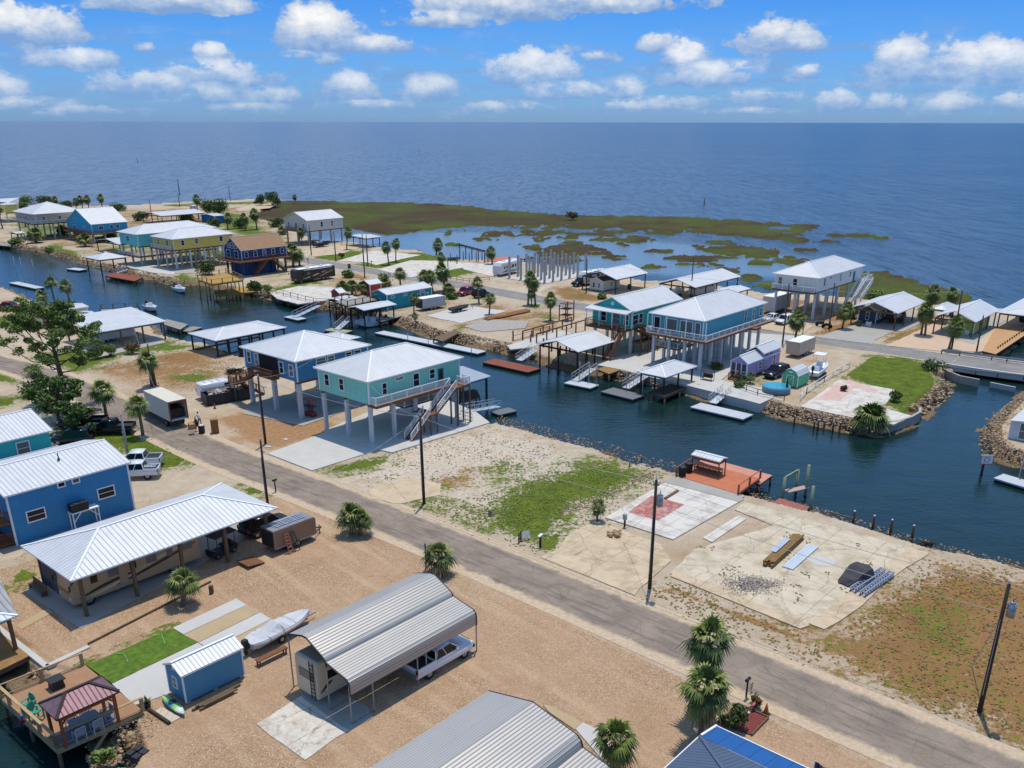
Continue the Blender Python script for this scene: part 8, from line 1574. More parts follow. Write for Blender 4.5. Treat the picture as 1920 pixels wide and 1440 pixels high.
# vehicles
rv('motorhome', 'long dark brown motorhome with white roof beside the dark blue house', W((588,526)), heading((634,519), (548,532))+.0, 11.5, M('dark_rv_paint', '#3a2c26', .35, 0, .1, .6), 'motor', 2.5, 3.2, [(.9, 2.2, 4, -3, LTST, 1.5), (1.0, 2.0, -1, -5, TAN, 1)], 6)
rv('travel_trailer', 'white fifth-wheel trailer with grey trim beside the bare pilings', W((950,514)), heading((985,501), (918,517)), 9.5, RVW, 'trailer', 2.5, 3.3, [(.7, 1.0, -4, 4, GRST, 1), (.9, 2, 3.5, -2, GRST, 1)], 6)
car('red suv parked beside the palms across from the white trailer', W((872,553)), HD+math.pi+.2+math.pi/2, CARR, 'suv'); car('dark jeep behind the red suv under a palm', W((902,557)), HD+math.pi/2, CARB, 'jeep')
car('white sedan parked across the road, left of its neighbour', W((1446,602)), HD-math.pi/2-.1, CARW, 'sedan'); car('white suv parked across the road beside the white sedan', W((1471,607)), HD-math.pi/2-.1, CARW, 'suv'); car('dark suv parked between the lavender cottage and the mint shed', W((1455,706)), HD-math.pi/2-.15, CARG if 0 else CARBL, 'suv')
car('dark car parked at the sandy end of the beach road', W((485,382)), .1, CARBL, 'sedan'); car('silver car parked by the bushes at the beach road end', W((519,384)), 1.0, CARG, 'sedan'); pickup('black pickup parked across the road by the grey cabin', W((1090,535)), HD-math.pi/2, CARB); car('dark car in the shade behind the teal blue house', W((1378,618)), HD, CARB, 'suv')
boxtrailer('enclosed_trailer', 'beige enclosed trailer with white roof beside the far road', W((1500,664)), HD+math.pi/2, 6.2, 2.3, 2.6, M('beige_trailer', '#b9ab9c', .5, 0, .04)); boxtrailer('enclosed_trailer', 'light grey enclosed trailer by the turquoise cabin', W((808,579)), heading((785,583), (832,575)), 6, 2.3, 2.5, M('light_grey_trailer', '#a9b0b6', .5, 0, .04), openb=True); boxtrailer('box_container', 'white box container beside the white stilt house', W((1455,583)), HD+math.pi/2, 7.5, 2.6, 3.4, CONCW, cat='container')
boat('center_console_boat', 'white centre console boat with white top on a trailer beside the mint shed', W((1534,703)), heading((1521,712), (1549,690)), 6.6, 2.3, .9, WHITE, WHITE, trailer=True, z=.5)
boat('jon_boat', 'dark low boat on a trailer on the concrete pad by the grey trailer', W((862,584)), heading((838,588), (886,578)), 5.2, 1.6, .5, DKPL, None, False, False, trailer=True, z=.5); boat('motor_boat', 'white open boat moored in front of the yellow timber deck', W((338,547), WL), heading((325,540), (352,551)), 6, 2.2, .9, WHITE, console=True); boat('green_skiff', 'small dark green skiff drawn up on the rocks by the pool', W((555,573), -.8), HD, 4.2, 1.5, .5, LEAFM[1], None, False, False)
boat('motor_boat', 'dark covered boat on a trailer on the lawn by the cream house', W((604,463)), HD+math.pi/2, 6, 2.2, 1, DKPL, trailer=True, z=.4); boat('motor_boat', 'blue and white small boat on the lawn edge by the creek', W((851,487)), .2, 3.6, 1.5, .6, M('blue_hull', '#2f6fae', .4), None, False, False)
# decks, docks, gangways
deck('yellow_deck', 'new yellow timber upper deck with rails over the canal', [(397,533),(371,524),(424,511),(456,525)], 2.9, YELW, .35, -2.4, rails=[[0, 1, 2, 3, 0]], rm=YELW, pm=YELW, cat='deck'); deck('lower_yellow_deck', 'yellow timber lower landing beside the upper deck', [(410,554),(398,546),(470,536),(482,546)], .1, YELW, .4, pm=YELW)
deck('upper_deck', 'brown railed upper deck between the two dock canopies', [(652,574),(628,566),(680,553),(708,562)], 2.1, GREYW, .3, -2.2, rails=[[0, 1, 2, 3, 0]], rm=BROWNW, pm=DARKW); deck('boat_deck', 'pale timber lower deck behind the boat dock canopy', [(715,603),(700,596),(745,585),(755,592)], -.1, GREYW, .3, pm=DARKW)
deck('tan_deck', 'new tan timber platform at the concrete apron edge', [(1142,701),(1119,692),(1143,684),(1167,692)], .05, WOOD, .25); deck('boathouse_deck', 'brown railed deck behind the gabled boathouse', [(1050,662),(962,640),(1030,622),(1110,645)], -.05, GREYW, .3, rails=[[1, 2]], rm=BROWNW, pm=DARKW)
deck('pavilion_deck', 'dark timber deck under the hip-roofed dock pavilion', [(1246,744),(1216,735),(1275,713),(1302,720)], -.2, DARKW, .35, pm=POST); deck('creek_deck', 'orange-brown timber deck on the creek by the bare pilings', [(962,492),(905,489),(940,481),(985,484)], .1, ORANGE, .3, pm=DARKW)
deck('boardwalk', 'orange timber boardwalk along the channel behind the bridge', [(1867,664),(1842,658),(1868,612),(1925,612),(1925,626)], .12, M('sunny_boards', '#c79a68', .85, 0, .12, 2, ('x', .15, .1, .4)), .3, posts=False); deck('creek_pier', 'low dark pier on the creek beyond the lawns', [(792,474),(762,470),(768,467),(790,469)], -.5, POST, .2)
deck('left_dock', 'weathered sloping dock at the far left water edge', [(20,462),(-20,458),(10,446),(30,450)], -.2, GREYW, .3); deck('reddish_dock', 'reddish plank dock in front of the aqua house', [(252,527),(197,517),(215,510),(268,520)], -.5, DOCKR, .3, pm=DARKW, cat='dock')
TC = M('turquoise_pool', '#3aa0b4', .15); 
for la, a_, b_, w_, m_, sd, pl, ph in (('long grey float running across the canal mouth of the rocky lot', (702,624), (895,663), 2.4, DOCKL, 1, ((-.3, -1), (.1, -1), (.9, -1)), 1.6), ('big red-brown float lying before the dark pilings', (904,679), (990,698), 3.2, DOCKR, 1, (), 2), ('white float at the foot of the first white gangway', (1057,718), (1107,728), 2.4, DOCKL, 1, ((-.5, 1), (.2, 1), (.8, 1)), 3.4), ('grey float left of the dock pavilion', (1126,734), (1186,749), 3.0, DOCKG, 1, ((-.2, 1), (.8, 1)), 3.4), ('long white float in front of the rock bank', (1294,763), (1393,786), 2.8, DOCKL, 1, (), 2), ('white T-shaped float at the right edge below the rocks', (1863,896), (1960,925), 2.2, DOCKL, 1, ((-.4, 1),), 2.4), ('small grey float at the foot of the far ramp', (532,594), (558,600), 2.2, DOCKL, 1, (), 2), ('greenish float below the boat canopies', (607,619), (648,624), 2.2, M('greenish_decking', '#9aa07a', .8, 0, .1), 1, (), 2), ('small pale float in front of the dock pavilion at the far left', (124,504), (148,507), 2.5, DOCKL, 1, (), 2)): float_dock(la, a_, b_, w_, m_, side=sd, piles=pl, ph=ph)
for la, a_, b_, m_ in (('first white gangway from the tan platform', (1112,691), (1078,714), None), ('second white gangway left of the dock pavilion', (1211,704), (1173,728), None), ('white gangway down to the long white float', (1362,734), (1336,756), None), ('short white gangway to the red-brown float', (1003,656), (973,676), None), ('grey ramp down to the small float by the rocks', (598,573), (552,595), None), ('grey gangway beside the reddish dock', (240,505), (212,514), None), ('grey gangway below the boat canopies', (650,602), (632,618), None)): gangway(la, a_, b_, .1, WL+.5, 1.3, m_)
r_ = random.Random(7); b = MB()
for i, (px, zt) in enumerate((((962,650),1.6),((995,655),1.4),((1019,664),1.5),((1034,672),1.6),((1050,680),1.6),((1068,672),1.2),((1085,668),1.2),((1100,690),1.0))): pile('dark tall piling, %s of eight under the gabled boathouse' % ORD[i], px, zt, .15, group='dark pilings by the gabled boathouse')
for i, px in enumerate(((1489,795),(1526,803),(1533,806),(1545,802),(1561,809),(1574,808),(1594,815),(1623,820),(1633,822),(1675,808),(1686,802))): pile('short old piling off the rocky point, %s from the left' % ORD[i], px, -.1+r_.uniform(-.3, .4), .13, group='old pilings off the rocky point', cap=True)
for k in range(14): f_ = k/13; pile('dark seawall piling of the boardwalk, %s counted from the bridge' % ORD[k], (1868+f_*57, 668-f_*40), .5, .13, group='pilings along the channel boardwalk')
for i, px in enumerate(((840,503),(845,493),(857,497),(869,490),(880,492),(893,492),(904,490),(915,495))): pile('bare timber piling of the creek dock, %s of eight' % ORD[i], px, 2.4, .14, POST, 'timber pilings of the creek dock', z=-.3)
t_ = thing('dock_pergola', 'dark timber beam frame over the creek dock', 'frame', W((885,487), 0), HD-.35); b = MB(); b.bar((-8, 0, 3.3), (8, 0, 3.3), .25, .3); [b.bar((-8+k*2.2, -1.4, 3.15), (-8+k*2.2, 1.4, 3.15), .15) for k in range(8)]; b.build('beams', DARKW, t_); [MB().cyl((x, 0, -1.5), (x, 0, 3.2), .14, n=6).build('post', DARKW, t_) for x in (-8, -4, 0, 4, 8)]
for la, px, h_ in (('slim marker post far out at the left of the gulf',(258,305),3.4),('tall marker pole close to the beach kiosk',(337,366),7),('lone marker post in the middle of the gulf',(786,287),3.4),('short marker post out beyond the marsh islands',(1320,386),2)): pile(la, px, h_, .22, group='marker posts in the gulf')
# concrete aprons and paving across the canal
slab('white concrete apron with seawall in front of the teal blue house', [(1120,684),(1166,693),(1225,708),(1290,723),(1395,749),(1425,757),(1452,744),(1440,728),(1395,722),(1352,712),(1400,675),(1480,640),(1500,630),(1380,622),(1300,650),(1190,662),(1150,672)], .07, CONCW, zb=-2.2)
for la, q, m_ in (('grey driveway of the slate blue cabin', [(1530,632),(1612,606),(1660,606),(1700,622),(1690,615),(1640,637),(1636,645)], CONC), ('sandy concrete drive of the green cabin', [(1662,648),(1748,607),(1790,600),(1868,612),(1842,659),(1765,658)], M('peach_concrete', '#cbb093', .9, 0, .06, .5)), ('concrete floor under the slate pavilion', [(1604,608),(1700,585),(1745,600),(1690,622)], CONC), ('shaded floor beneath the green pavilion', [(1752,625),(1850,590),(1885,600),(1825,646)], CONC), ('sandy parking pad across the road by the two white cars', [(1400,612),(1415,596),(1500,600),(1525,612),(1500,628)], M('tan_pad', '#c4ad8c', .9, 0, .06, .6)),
  ('concrete boat pad beside the grey trailer', [(800,592),(870,572),(950,583),(865,606)], CONCW), ('white bulkhead slab beside the gabled boathouse', [(950,648),(1048,617),(1075,625),(1000,650),(958,655)], CONCW), ('white driveway between the far lawns', [(632,489),(700,470),(790,478),(760,484),(705,497),(690,492)], SL2), ('second white driveway between the far lawns', [(708,505),(770,488),(850,490),(920,497),(860,503),(770,520)], SL2), ('white pool terrace by the orange huts', [(505,548),(560,536),(655,540),(660,556),(560,570),(520,560)], SL2),
  ('white walk in front of the aqua house', [(232,499),(270,492),(330,508),(325,515),(285,511)], CONCW), ('sand-coloured court by the cream house', [(560,470),(600,459),(680,462),(640,476),(575,482)], SL), ('pale car park at the beach road end', [(440,392),(475,383),(520,383),(505,390),(450,396)], SL), ('pale slab of the bare pilings yard', [(865,497),(920,492),(965,503),(930,520),(870,505)], SL2), ('pale pad by the aqua house', [(310,500),(360,495),(372,512),(330,512)], CONC), ('grey gravel patch on the rocky lot', [(870,612),(910,598),(990,602),(985,615),(905,622)], M('grey_gravel_patch', '#a7a096', .95, 0, .15, 2))): slab(la, q, .03, m_, jag=.12, name='concrete_slab')
slab('old concrete slab on the point with weeds in its joints', [(1501,762),(1574,712),(1680,731),(1662,757),(1610,776),(1600,783)], .05, SL2, jag=.08); slab('faded pink painted rectangle on the point slab', [(1532,748),(1572,717),(1604,725),(1575,752)], .056, M('faded_pink_paint', '#cfab9b', .85, 0, .08, 2, dirt=('#d0c6b6', .8, .8, .46)), zb=.03, name='painted_marking'); slab('second faded pink strip on the point slab', [(1578,716),(1592,712),(1648,731),(1640,737)], .056, MATS['faded_pink_paint'], zb=.03, name='painted_marking'); slab('outer triangle of concrete at the tip of the point', [(1662,766),(1712,780),(1675,796),(1655,792)], .05, SL2)
t_ = thing('curved_seawall', 'curved concrete seawall round the tip of the point', 'seawall', W((1690,798), WL), 0); g0 = W((1690,798), WL); b = MB(); q = [W(x, WL)-g0 for x in ((1630,812),(1650,812),(1680,808),(1705,800),(1722,790),(1722,782))]
for k in range(len(q)-1): b.bar(q[k]+Vector((0, 0, .3)), q[k+1]+Vector((0, 0, .3)), .35, 2.2)
b.build('wall', CONC, t_)
for la, px_, n_, w_, r__, sd_2 in (('tan riprap bank below the white fence and the pool', [(1395,758),(1464,782),(1530,797),(1588,809),(1645,818)], 900, 2.6, .27, .2), ('broken riprap on the channel side of the grassy point', [(1725,785),(1754,762),(1788,730)], 200, 2.2, .35, .2), ('rounded riprap along the left of the right edge bank', [(1935,733),(1886,762),(1858,790),(1841,812),(1840,838),(1858,858),(1925,882)], 1200, 3.0, .2, .1), ('pale riprap along the rocky lot', [(745,608),(810,635),(862,643),(950,662)], 700, 2.8, .27, .2), ('riprap pocket beside the tan platform', [(1150,712),(1200,722),(1235,730)], 220, 2.2, .28, -.1), ('riprap pocket under the apron seawall', [(1275,735),(1330,750),(1390,762)], 300, 1.8, .3, .1), ('stone edging of the far left bank', [(0,462),(88,474),(142,492),(250,518),(325,535),(362,535)], 500, 2.4, .34, .3), ('stone bank by the pool terrace', [(475,553),(537,570),(612,581),(680,591)], 420, 2.4, .3, .3)): rocks(la, px_, n_, w_, r__, int(px_[0][0]), side=sd_2)
# bridge
rp = dense([W(x) for x in ((1790,674),(1850,683),(1920,692),(2000,702),(2120,716))], 2); b = MB(); t_ = thing('road_bridge', 'low concrete road bridge with metal guard rails over the channel', 'bridge', rp[0], 0); cc = rp[0]; ribbon(b, [p-cc for p in rp], 8.6, .004, nu=6); b.build('deck', MATS['grey_asphalt'] if 'grey_asphalt' in MATS else bpy.data.materials['grey_asphalt'], t_)
b = MB()
for s_ in (-4.4, 4.4):
    L_ = []; R_ = []
    for i, p in enumerate(rp): d = (rp[min(i+1, len(rp)-1)]-rp[max(i-1, 0)]).normalized(); n_ = Vector((-d.y, d.x, 0)); L_.append(p-cc+n_*s_)
    b = MB(); [b.bar(L_[i]-Vector((0, 0, .3)), L_[i+1]-Vector((0, 0, .3)), .5, 1.0) for i in range(len(L_)-1)]; b.build('edge_beam', CONCW, t_)
d0 = (rp[1]-rp[0]).normalized(); n0_ = Vector((-d0.y, d0.x, 0)); b = MB(); b.bar(n0_*4.6-d0*4+Vector((0, 0, -1.0)), n0_*-4.6-d0*4+Vector((0, 0, -1.0)), .5, 1.9); b.bar(n0_*-4.55-d0*9+Vector((0, 0, -.9)), n0_*-4.55+d0*1+Vector((0, 0, -.9)), .4, 1.6); b.build('abutment', CONC, t_)
q = [W(x, -.2)-cc for x in ((1762,688),(1778,697),(1800,706),(1836,713))]; b = MB(); [b.bar(q[i]-Vector((0, 0, .8)), q[i+1]-Vector((0, 0, .8)), .35, 1.9) for i in range(3)]; b.build('wing_wall', CONC, t_); q = [W(x, -.2)-cc for x in ((1858,713),(1905,722))]; MB().bar(q[0]-Vector((0, 0, .7)), q[1]-Vector((0, 0, .7)), .3, .8).build('side_panel', PALEM, t_)
for nm, la, pts in (('guard_rail', 'galvanised guard rail on the near side of the road at the bridge', [(1730,683),(1768,688),(1830,697),(1920,706),(2050,722)]), ('guard_rail', 'galvanised guard rail on the far side of the road at the bridge', [(1766,657),(1800,661),(1860,669),(1925,677),(2050,692)])):
    q = dense([W(x, .55) for x in pts], 2.5); c_ = q[0].copy(); t_ = thing(nm, la, 'guard rail', (c_.x, c_.y, 0), 0); b = MB(); [b.bar(Vector((q[i].x-c_.x, q[i].y-c_.y, .62)), Vector((q[i+1].x-c_.x, q[i+1].y-c_.y, .62)), .1, .34) for i in range(len(q)-1)]; b.build('rail', STEEL, t_); b = MB(); [b.box((q[i].x-c_.x, q[i].y-c_.y, .3), (.14, .14, .6)) for i in range(0, len(q))]; b.build('support', POST, t_)
# fences, pool, sign, right bank cabin
def fence(label, pts, h, m, gap=2.0, kind='rail', cat='fence'):
    q = [W(x) for x in pts]; c_ = q[0].copy(); t_ = thing('fence', label, cat, c_, 0); b = MB()
    for i in range(len(q)-1):
        A_, B_ = q[i]-c_, q[i+1]-c_
        if kind == 'panel': b.bar(A_+Vector((0, 0, h*.5)), B_+Vector((0, 0, h*.5)), .05, h*.9)
        else: [b.bar(A_+Vector((0, 0, z_)), B_+Vector((0, 0, z_)), .06, .07) for z_ in (h*.4, h*.95)]
    b.build('rails', m, t_); b = MB(); [b.box((q[i]-c_).lerp(q[i+1]-c_, k/max(1, int((q[i+1]-q[i]).length/gap)))+Vector((0, 0, h*.5)), (.1, .1, h)) for i in range(len(q)-1) for k in range(max(1, int((q[i+1]-q[i]).length/gap))+1)]; b.build('posts', m, t_)
fence('white low fence climbing from the pool terrace to the road', [(1500,752),(1512,738),(1545,716),(1592,690)], 1.0, TRIM, 3); fence('brown post rail along the seawall by the lavender cottage', [(1378,728),(1420,742),(1470,752)], 1.0, POST, 2.2); fence('dark wire fence along the creek side lawn', [(845,525),(880,530),(918,527)], 1.0, DARKW, 2); fence('wooden privacy fence behind the white stilt house stair', [(1568,600),(1596,592)], 1.7, WOOD, 2, 'panel'); fence('grey railing around the creek canopy dock', [(640,460),(690,465),(735,459)], .9, POST, 2)
fence('dark piled fence along the pool terrace', [(505,548),(545,558),(588,569),(640,572)], 1.2, POST, 2.4)
t_ = thing('pool', 'round above-ground pool with pale rim beside the mint shed', 'pool', W((1455,735)), 0); b = MB(); b.cyl((0, 0, 0), (0, 0, .95), 2.0, n=24); b.build('wall', M('pool_wall', '#5b7f96', .5), t_); b = MB(); b.cyl((0, 0, .96), (0, 0, .975), 1.85, n=24); b.build('pool_water', TC, t_)
t_ = thing('folded_umbrella', 'folded dark blue umbrella beside the pool', 'umbrella', W((1474,738)), 0); b = MB(); b.cyl((0, 0, 0), (0, 0, 2.4), .03, n=6); b.build('pole', ALU, t_); b = MB(); b.cyl((0, 0, 1.0), (0, 0, 2.35), .22, .05, 8); b.build('canopy', CARBL, t_)
g = W((1840,889), WL); t_ = thing('warning_sign', 'white water sign with orange border and circle on a dark post', 'sign', (g.x, g.y, WL), 0); pz = zz = 2.3
b = MB(); b.cyl((0, 0, -1.2), (0, 0, 1.2), .15, n=8); b.build('post', DARKW, t_); b = MB(); b.box((.3, 0, 1.75), (1.5, .06, 1.1)); b.build('panel', WHITE, t_); b = MB(); b.box((.3, -.04, 2.26), (1.5, .02, .08)); b.box((.3, -.04, 1.24), (1.5, .02, .08)); b.box((-.41, -.04, 1.75), (.08, .02, .94)); b.box((1.01, -.04, 1.75), (.08, .02, .94)); [b.bar((.3+.3*math.cos(a), -.045, 1.78+.3*math.sin(a)), (.3+.3*math.cos(a+.45), -.045, 1.78+.3*math.sin(a+.45)), .03, .05) for a in [k*math.pi/8 for k in range(16)]]; b.build('orange_marking', M('orange_mark', '#c95a3a', .6), t_)
t_ = shed_box('riverside_cabin', 'white cabin with dark glass doors cut off by the right edge', (1990,806), (1903,781), (2035,768), 2.3, C_WHITE, ('gable', 'y', .3), .15, 'cabin', [('L', .3, 1.2, 1.0, 1.9), ('L', .6, 1.2, 1.0, 1.9)]); deck('red_porch', 'red-orange low porch in front of the right edge cabin', [(1950,822),(1897,808),(1903,800),(1950,808)], .45, M('red_porch_paint', '#b5442f', .7), .3, zb=0)
t_ = thing('garden_swing', 'small garden swing bench on the apron of the teal blue house', 'bench', W((1326,712), .07), HD); b = MB(); b.b2(-.8, .8, -.3, .3, .4, .47); b.b2(-.8, .8, .25, .3, .47, .9); b.build('seat', BROWNW, t_); b = MB(); [b.box((x, y, .7), (.06, .06, 1.4)) for x in (-.9, .9) for y in (-.4, .4)]; b.b2(-.95, .95, -.45, .45, 1.4, 1.45); b.build('frame', STEELD, t_)
for k, (a_, b_) in enumerate((((908,601),(948,592)), ((925,598),(995,583)))):
    A_, B_ = W(a_), W(b_); L = (B_-A_).length; t_ = thing('lumber_stack', ['orange lumber stack nearest the canal on the rocky lot', 'longer orange lumber stack toward the palm'][k], 'lumber', (A_+B_)/2, math.atan2((B_-A_).y, (B_-A_).x)); [MB().b2(-L/2+r_.uniform(0, 1.2), L/2-r_.uniform(0, 1.2), -.9+i*.45, -.5+i*.45, 0, .35+.1*(i % 2)).build('bundle', M('fresh_lumber', '#b07a42', .8, 0, .15, 2, ('y', .1, .15, .5)), t_) for i in range(4)]
deck('slipway', 'old timber slipway on the rocky lot bank', [(830,640),(812,634),(852,618),(864,622)], .1, POST, .25, cat='slipway')

t_ = thing('stair_frame', 'brown railed timber frames stepping toward the turquoise house', 'frame', W((1040,628)), HD+math.pi/2); b = MB(); [b.bar((-7, y, 1.6), (7, y, 1.9), .16, .2) for y in (-1.6, 1.6)]; b.build('beam', BROWNW, t_); [MB().box((x, y, .85), (.18, .18, 1.75)).build('post', BROWNW, t_) for x in spread(-7, 7, 6) for y in (-1.6, 1.6)]
t_ = thing('lumber_tower', 'stepped brown timber stair frame left of the turquoise house', 'frame', W((1062,600)), HD); b = MB(); [b.box((x, y, 1.5+.4*(x > 0)), (.16, .16, 3+.8*(x > 0))) for x in (-1, 1) for y in (-1, 1)]; [b.b2(-1, 1, -1, 1, z_, z_+.1) for z_ in (1.0, 2.2, 3.2)]; b.build('frame', BROWNW, t_)
# poles
for la, px, h_ in (('dark utility pole in front of the turquoise cabin', (684,521), 10.5), ('utility pole by the travel trailer and grey cabin', (1099,549), 7.5), ('utility pole behind the turquoise gable house', (1295,560), 9), ('brown utility pole beside the palm and beige trailer', (1467,645), 10.4), ('slim utility pole by the motorcycles at the white house', (1554,617), 8.5), ('dark utility pole beside the green pavilion palm', (1784,655), 10), ('short timber pole beside the bridge guard rail', (1831,659), 6), ('utility pole at the lawn corner by the cream house', (584,479), 8.5), ('utility pole between the two far lawns', (630,490), 8), ('leaning utility pole on the second far lawn', (690,499), 8), ('utility pole on the beach near the kiosk', (337,388), 6), ('utility pole at the beach road end', (432,377), 7), ('utility pole beside the far beach shelter', (286,415), 8)): utility_pole(la, px, h_, .14, group='far utility poles', hd=HD)
Pq = [W((684,521))+Vector((0, 0, 10.4)), W((1099,549))+Vector((0, 0, 7.4)), W((1467,645))+Vector((0, 0, 10.3)), W((1784,655))+Vector((0, 0, 9.9))]
wire('thin wire along the far road between the first far poles', Pq[0], Pq[1], 1, .02); wire('thin wire along the far road toward the brown pole', Pq[1], Pq[2], 1, .02); wire('thin wire along the far road toward the bridge pole', Pq[2], Pq[3], 1, .02)
# palms
PL = [('sabal palm behind the red suv, taller of the group', (990,572), 'tall', 1.0, 5.6), ('sabal palm cluster on the rocky lot, leaning right one', (1004,572), 'tall', 1.0, 4.8), ('low sabal palm in the rocky lot cluster', (997,573), 'mid', .7, 2.4), ('lone sabal palm right of the lumber stacks', (1032,601), 'tall', .9, 4.2), ('young palm on the rocky lot beside the boat pad', (917,590), 'thin', 1.1, 3.2), ('slim palm beside the red suv', (898,569), 'thin', 1.2, 4.3), ('round palm before the white fifth-wheel trailer', (923,495), 'tall', 1.05, 3.4), ('sabal palm on the creek lawn, larger one', (818,478), 'tall', 1.1, 3.2), ('sabal palm in front of the creek lawn shore', (828,500), 'tall', .85, 2.6), ('sabal palm pair on the lawn, left trunk', (729,496), 'tall', .95, 4.8), ('sabal palm pair on the lawn, right trunk', (742,490), 'tall', .9, 5.0), ('sabal palm right of the cream house', (650,468), 'tall', .95, 5.2), ('sabal palm left of the cream house', (567,460), 'tall', .9, 4.0), ('palm in the middle of the far verge', (751,536), 'mid', 1.1, 3.0), ('dense palm in the dark clump beyond the turquoise cabin, left', (795,548), 'mid', 1.2, 3.6), ('dense palm in the dark clump beyond the turquoise cabin, middle', (812,550), 'mid', 1.2, 3.8), ('dense palm in the dark clump beyond the turquoise cabin, right', (835,546), 'tall', 1.3, 4.6), ('low palm filling the dark clump beside the red suv', (842,551), 'bushy', .9, 1.0), ('palm between the orange sheds and the turquoise cabin', (722,545), 'bushy', .9, 1.4), ('palm clump in front of the orange huts, left', (642,552), 'bushy', .9, 1.6), ('palm clump in front of the orange huts, middle', (660,554), 'bushy', 1.0, 1.8), ('palm clump in front of the orange huts, right', (680,553), 'bushy', .9, 1.6), ('thin palm before the grey enclosed trailer', (776,590), 'thin', 1.0, 3.2), ('tiny palm at the canal edge of the rocky lot', (779,604), 'thin', .6, 1.2), ('sabal palm beside the brown utility pole and beige trailer', (1490,640), 'tall', 1.1, 4.0), ('sabal palm before the slate blue pavilion', (1579,616), 'tall', 1.0, 3.6), ('sabal palm between the pavilions, left trunk', (1727,628), 'tall', 1.05, 4.2), ('sabal palm between the pavilions, right trunk', (1734,630), 'tall', 1.0, 4.6), ('tall sabal palm behind the slate pavilion', (1742,600), 'tall', 1.1, 5.4), ('stout sabal palm in front of the green pavilion', (1779,655), 'tall', 1.05, 4.2), ('sabal palm behind the green pavilion roof', (1781,592), 'tall', 1.0, 4.2), ('great bushy fan palm on the concrete of the point', (1632,792), 'bushy', 1.35, .5), ('young palm at the left pool terrace corner', (1406,718), 'thin', .7, 1.0), ('tall palm alone against the gulf near the beach', (373,410), 'tall', 1.1, 7.6), ('palm at the left end above the beige house', (5,428), 'tall', 1.2, 7.0), ('tall palm in front of the beige house', (48,425), 'tall', 1.2, 7.8), ('palm on the skyline behind the beige house, nearest it', (106,392), 'tall', 1.1, 4.0), ('palm on the skyline, left of the middle trio', (144,394), 'tall', 1.0, 3.6), ('palm on the skyline, middle of the trio', (156,394), 'tall', 1.1, 4.6), ('palm on the skyline, right of the trio', (167,394), 'tall', 1.1, 4.6), ('lone skyline palm above the bright blue house', (192,390), 'tall', 1.1, 4.4), ('palm behind the dark blue house roof, left', (427,430), 'tall', 1.2, 4.0), ('palm behind the dark blue house roof, middle', (460,432), 'tall', 1.2, 4.2), ('palm behind the dark blue house roof, right', (482,430), 'tall', 1.3, 5.4), ('round bush palm at the marsh side of the creek', (528,440), 'bushy', 1.0, 1.0), ('palm in front of the aqua house pilings', (160,462), 'bushy', 1.4, 1.8), ('palm beneath the beige house', (68,455), 'bushy', 1.5, 2.2), ('small palm on the marsh edge skyline', (553,378), 'tall', .8, 2.2), ('palm right of the dark blue house, large dark crown', (550,500), 'mid', 1.7, 4.0), ('second palm right of the dark blue house', (562,498), 'mid', 1.4, 3.0)]
for i, (la, px, k, s_, h_) in enumerate(PL): palm(la, px, k, s_, i*1.7, h=h_, group='sabal palms across the canal')
for i, (la, px, r__, h_, mt) in enumerate((('dark bush beside the yellow deck and dark blue house', (385,515), 3.0, 3.4, (1, 1, 0)), ('dark bush cluster at the beach road end, left', (490,385), 3.2, 5.0, (1, 0)), ('dark bush cluster at the beach road end, middle', (510,385), 3.5, 6.5, (1, 1, 0)), ('dark bush cluster at the beach road end, right', (521,386), 2.6, 4.5, (1, 0)), ('rounded green tree mass beside the beach palm, left', (392,404), 5, 6.5, (1, 0, 0)), ('rounded green tree mass beside the beach palm, right', (415,405), 5.5, 7.5, (1, 0, 1)), ('green bush behind the beige house roof, left', (45,388), 4.5, 4.5, (0, 2, 1)), ('green bush behind the beige house roof, right', (85,388), 5, 4.5, (0, 1)), ('dark shrub behind the blue house on the skyline', (125,394), 4, 3.6, (1, 0)), ('shrub by the long beach shelter', (265,414), 3.5, 3.0, (1, 0)), ('green shrubs below the beach shelter', (350,415), 4, 2.6, (0, 2)), ('small shrub on the grassy point', (1676,752), 1.1, 1.6, (1, 0)), ('leafy vine mound at the bridge abutment', (1752,694), 2.2, 1.2, (1, 0, 0)), ('shrub on the lawn by the cream house drive', (641,485), 1.1, 1.8, (1, 3)), ('green shrub at the pool terrace edge', (502,548), 1.5, 1.6, (0, 2)), ('light green tree beside the orange shed', (722,538), 2.4, 3.4, (2, 0)), ('leafy shrub at the yard of the teal blue house', (1340,692), 1.6, .7, (1, 3, 0)), ('green shrub between the far left bank stones', (92,478), 1.8, 2.4, (0, 1)), ('weed tuft on the point slab', (1582,734), .6, .9, (1, 3)), ('green shrub above the concrete apron corner', (1443,690), .7, .9, (0, 1)), ('shrub on the far marsh ridge', (1072,409), 3, 2.0, (1, 3)))): bush(la, px, r__, h_, 70+i, n=int(500+60*r__*r__), mats=mt, sz=.17 if r__ < 2.5 else .3, group=None)
for i, (la, px, kd) in enumerate((('black motorcycle parked beneath the white stilt house, left', (1538,612), 0), ('black motorcycle parked beneath the white stilt house, right', (1550,615), 0))):
    t_ = thing('motorcycle', la, 'motorcycle', W(px), HD+.5*i); b = MB(); [b.cyl((x, -.06, .33), (x, .06, .33), .33, n=14) for x in (-.7, .7)]; b.build('wheel', RUB, t_); b = MB(); b.loft([sect(-.8, .3, .55, .8, .08), sect(0, .4, .4, .95, .1), sect(.4, .35, .5, 1.0, .1), sect(.65, .25, .7, 1.1, .06)]); b.bar((.6, -.4, 1.1), (.6, .4, 1.1), .05); b.bar((.7, 0, .33), (.5, 0, 1.1), .07); b.build('body', CARB, t_)
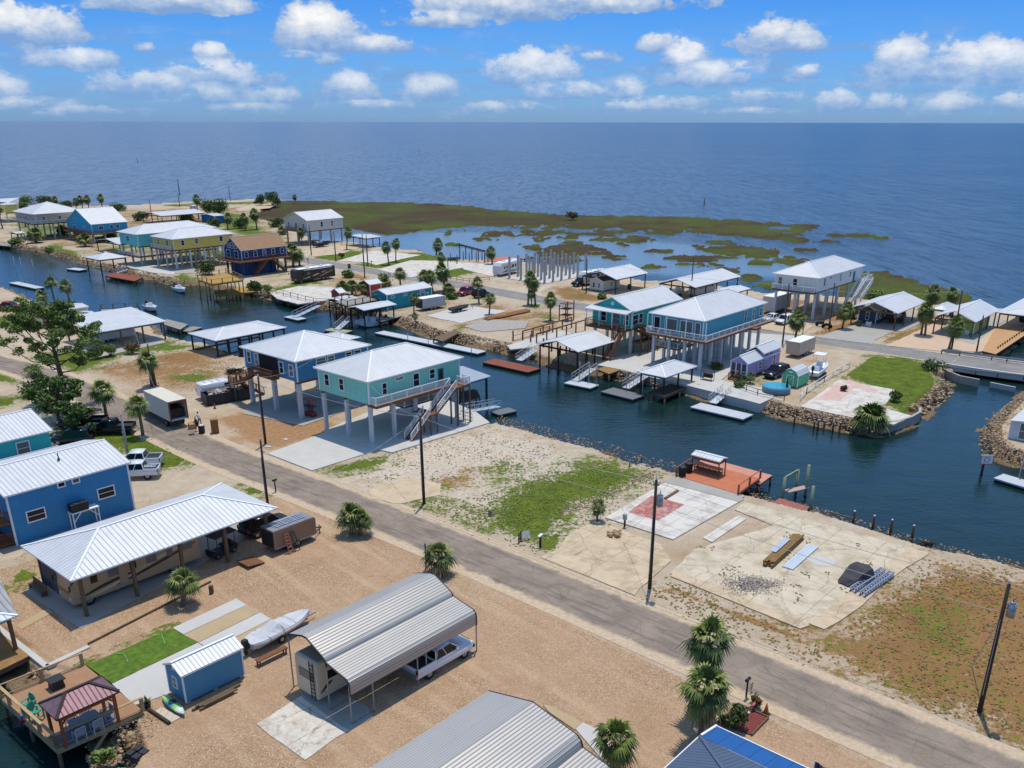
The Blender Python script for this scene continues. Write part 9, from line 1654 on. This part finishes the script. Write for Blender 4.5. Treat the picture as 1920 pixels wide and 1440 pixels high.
for i, (la, px, r__, h_, mt) in enumerate((('low bush at the left bank below the beige house', (30,458), 2.4, 1.6, (0, 2)), ('dark bush between the beige and blue houses', (120,440), 3.2, 3.0, (1, 0)), ('green bush under the bright blue house', (205,452), 2.8, 2.0, (0, 1)), ('round bush behind the yellow house', (450,428), 3.6, 3.2, (1, 0)), ('bush between beach shelter and yellow house', (405,425), 3.6, 2.6, (0, 1)), ('dark bush on the skyline left of the beach', (222,395), 4, 2.4, (1, 0)), ('low shrub left of the sky blue house stair', (150,440), 2.4, 1.8, (0, 2)), ('shrubs at the creek bend behind the cream house', (520,425), 3.5, 2.4, (1, 0)), ('green shrub between the motorhome and the road', (655,520), 2.0, 1.4, (2, 0)), ('low shrub at the foot of the dark blue house', (478,545), 2.2, 1.8, (0, 1)), ('small shrub left of the red suv', (848,560), 1.6, 1.2, (0, 2)), ('shrub beside the slate pavilion', (1592,596), 2.0, 1.6, (1, 0)), ('low green shrub on the marsh side of the white house', (1640,560), 2.6, 1.4, (0, 2)), ('small green shrub beside the apron railing', (1385,727), .9, 1.1, (0, 2)), ('shrub row at the gabled pavilion lawn', (1130,560), 1.4, 1.0, (2, 0)))): bush(la, px, r__, h_, 120+i, n=int(400+60*r__*r__), mats=mt, sz=.3)
BINM = M('green_bin', '#3c5a4a', .6)
for la, px, m_ in (('dark wheeled bin beside the driveway of the slate cabin', (1610,612), BINM), ('green bin beside the mailbox of the far lawn', (655,503), BINM), ('dark bin near the grey cabin steps', (1180,542), BINM), ('dark green bin beside the lavender cottage steps', (1392,716), BINM), ('green wheeled bin at the verge by the turquoise cabin', (822,560), BINM)): t_ = thing('wheeled_bin', la, 'bin', W(px), .5); MB().box((0, 0, .5), (.6, .65, 1.0), top=(1.1, 1.1)).build('bin', m_, t_); MB().box((0, 0, 1.05), (.68, .75, .08)).build('lid', DKPL, t_)
for la, px in (('black mailbox on the far verge by the first lawn', (578,495)), ('black mailbox on the far verge by the second lawn', (697,500)), ('black mailbox at the drive of the slate cabin', (1505,626))): mailbox(la, px)
for i, (la, px) in enumerate((('white air conditioner on the wall side of the slate cabin', (1628,612)), ('white air conditioner beside the green cabin', (1812,628)))): t_ = thing('air_conditioner', la, 'air conditioner', W(px), HD); MB().b2(-.45, .45, -.35, .35, .1, .9).build('casing', WHITE, t_); MB().cyl((0, 0, .9), (0, 0, .94), .28, n=12).build('fan', STEELD, t_)
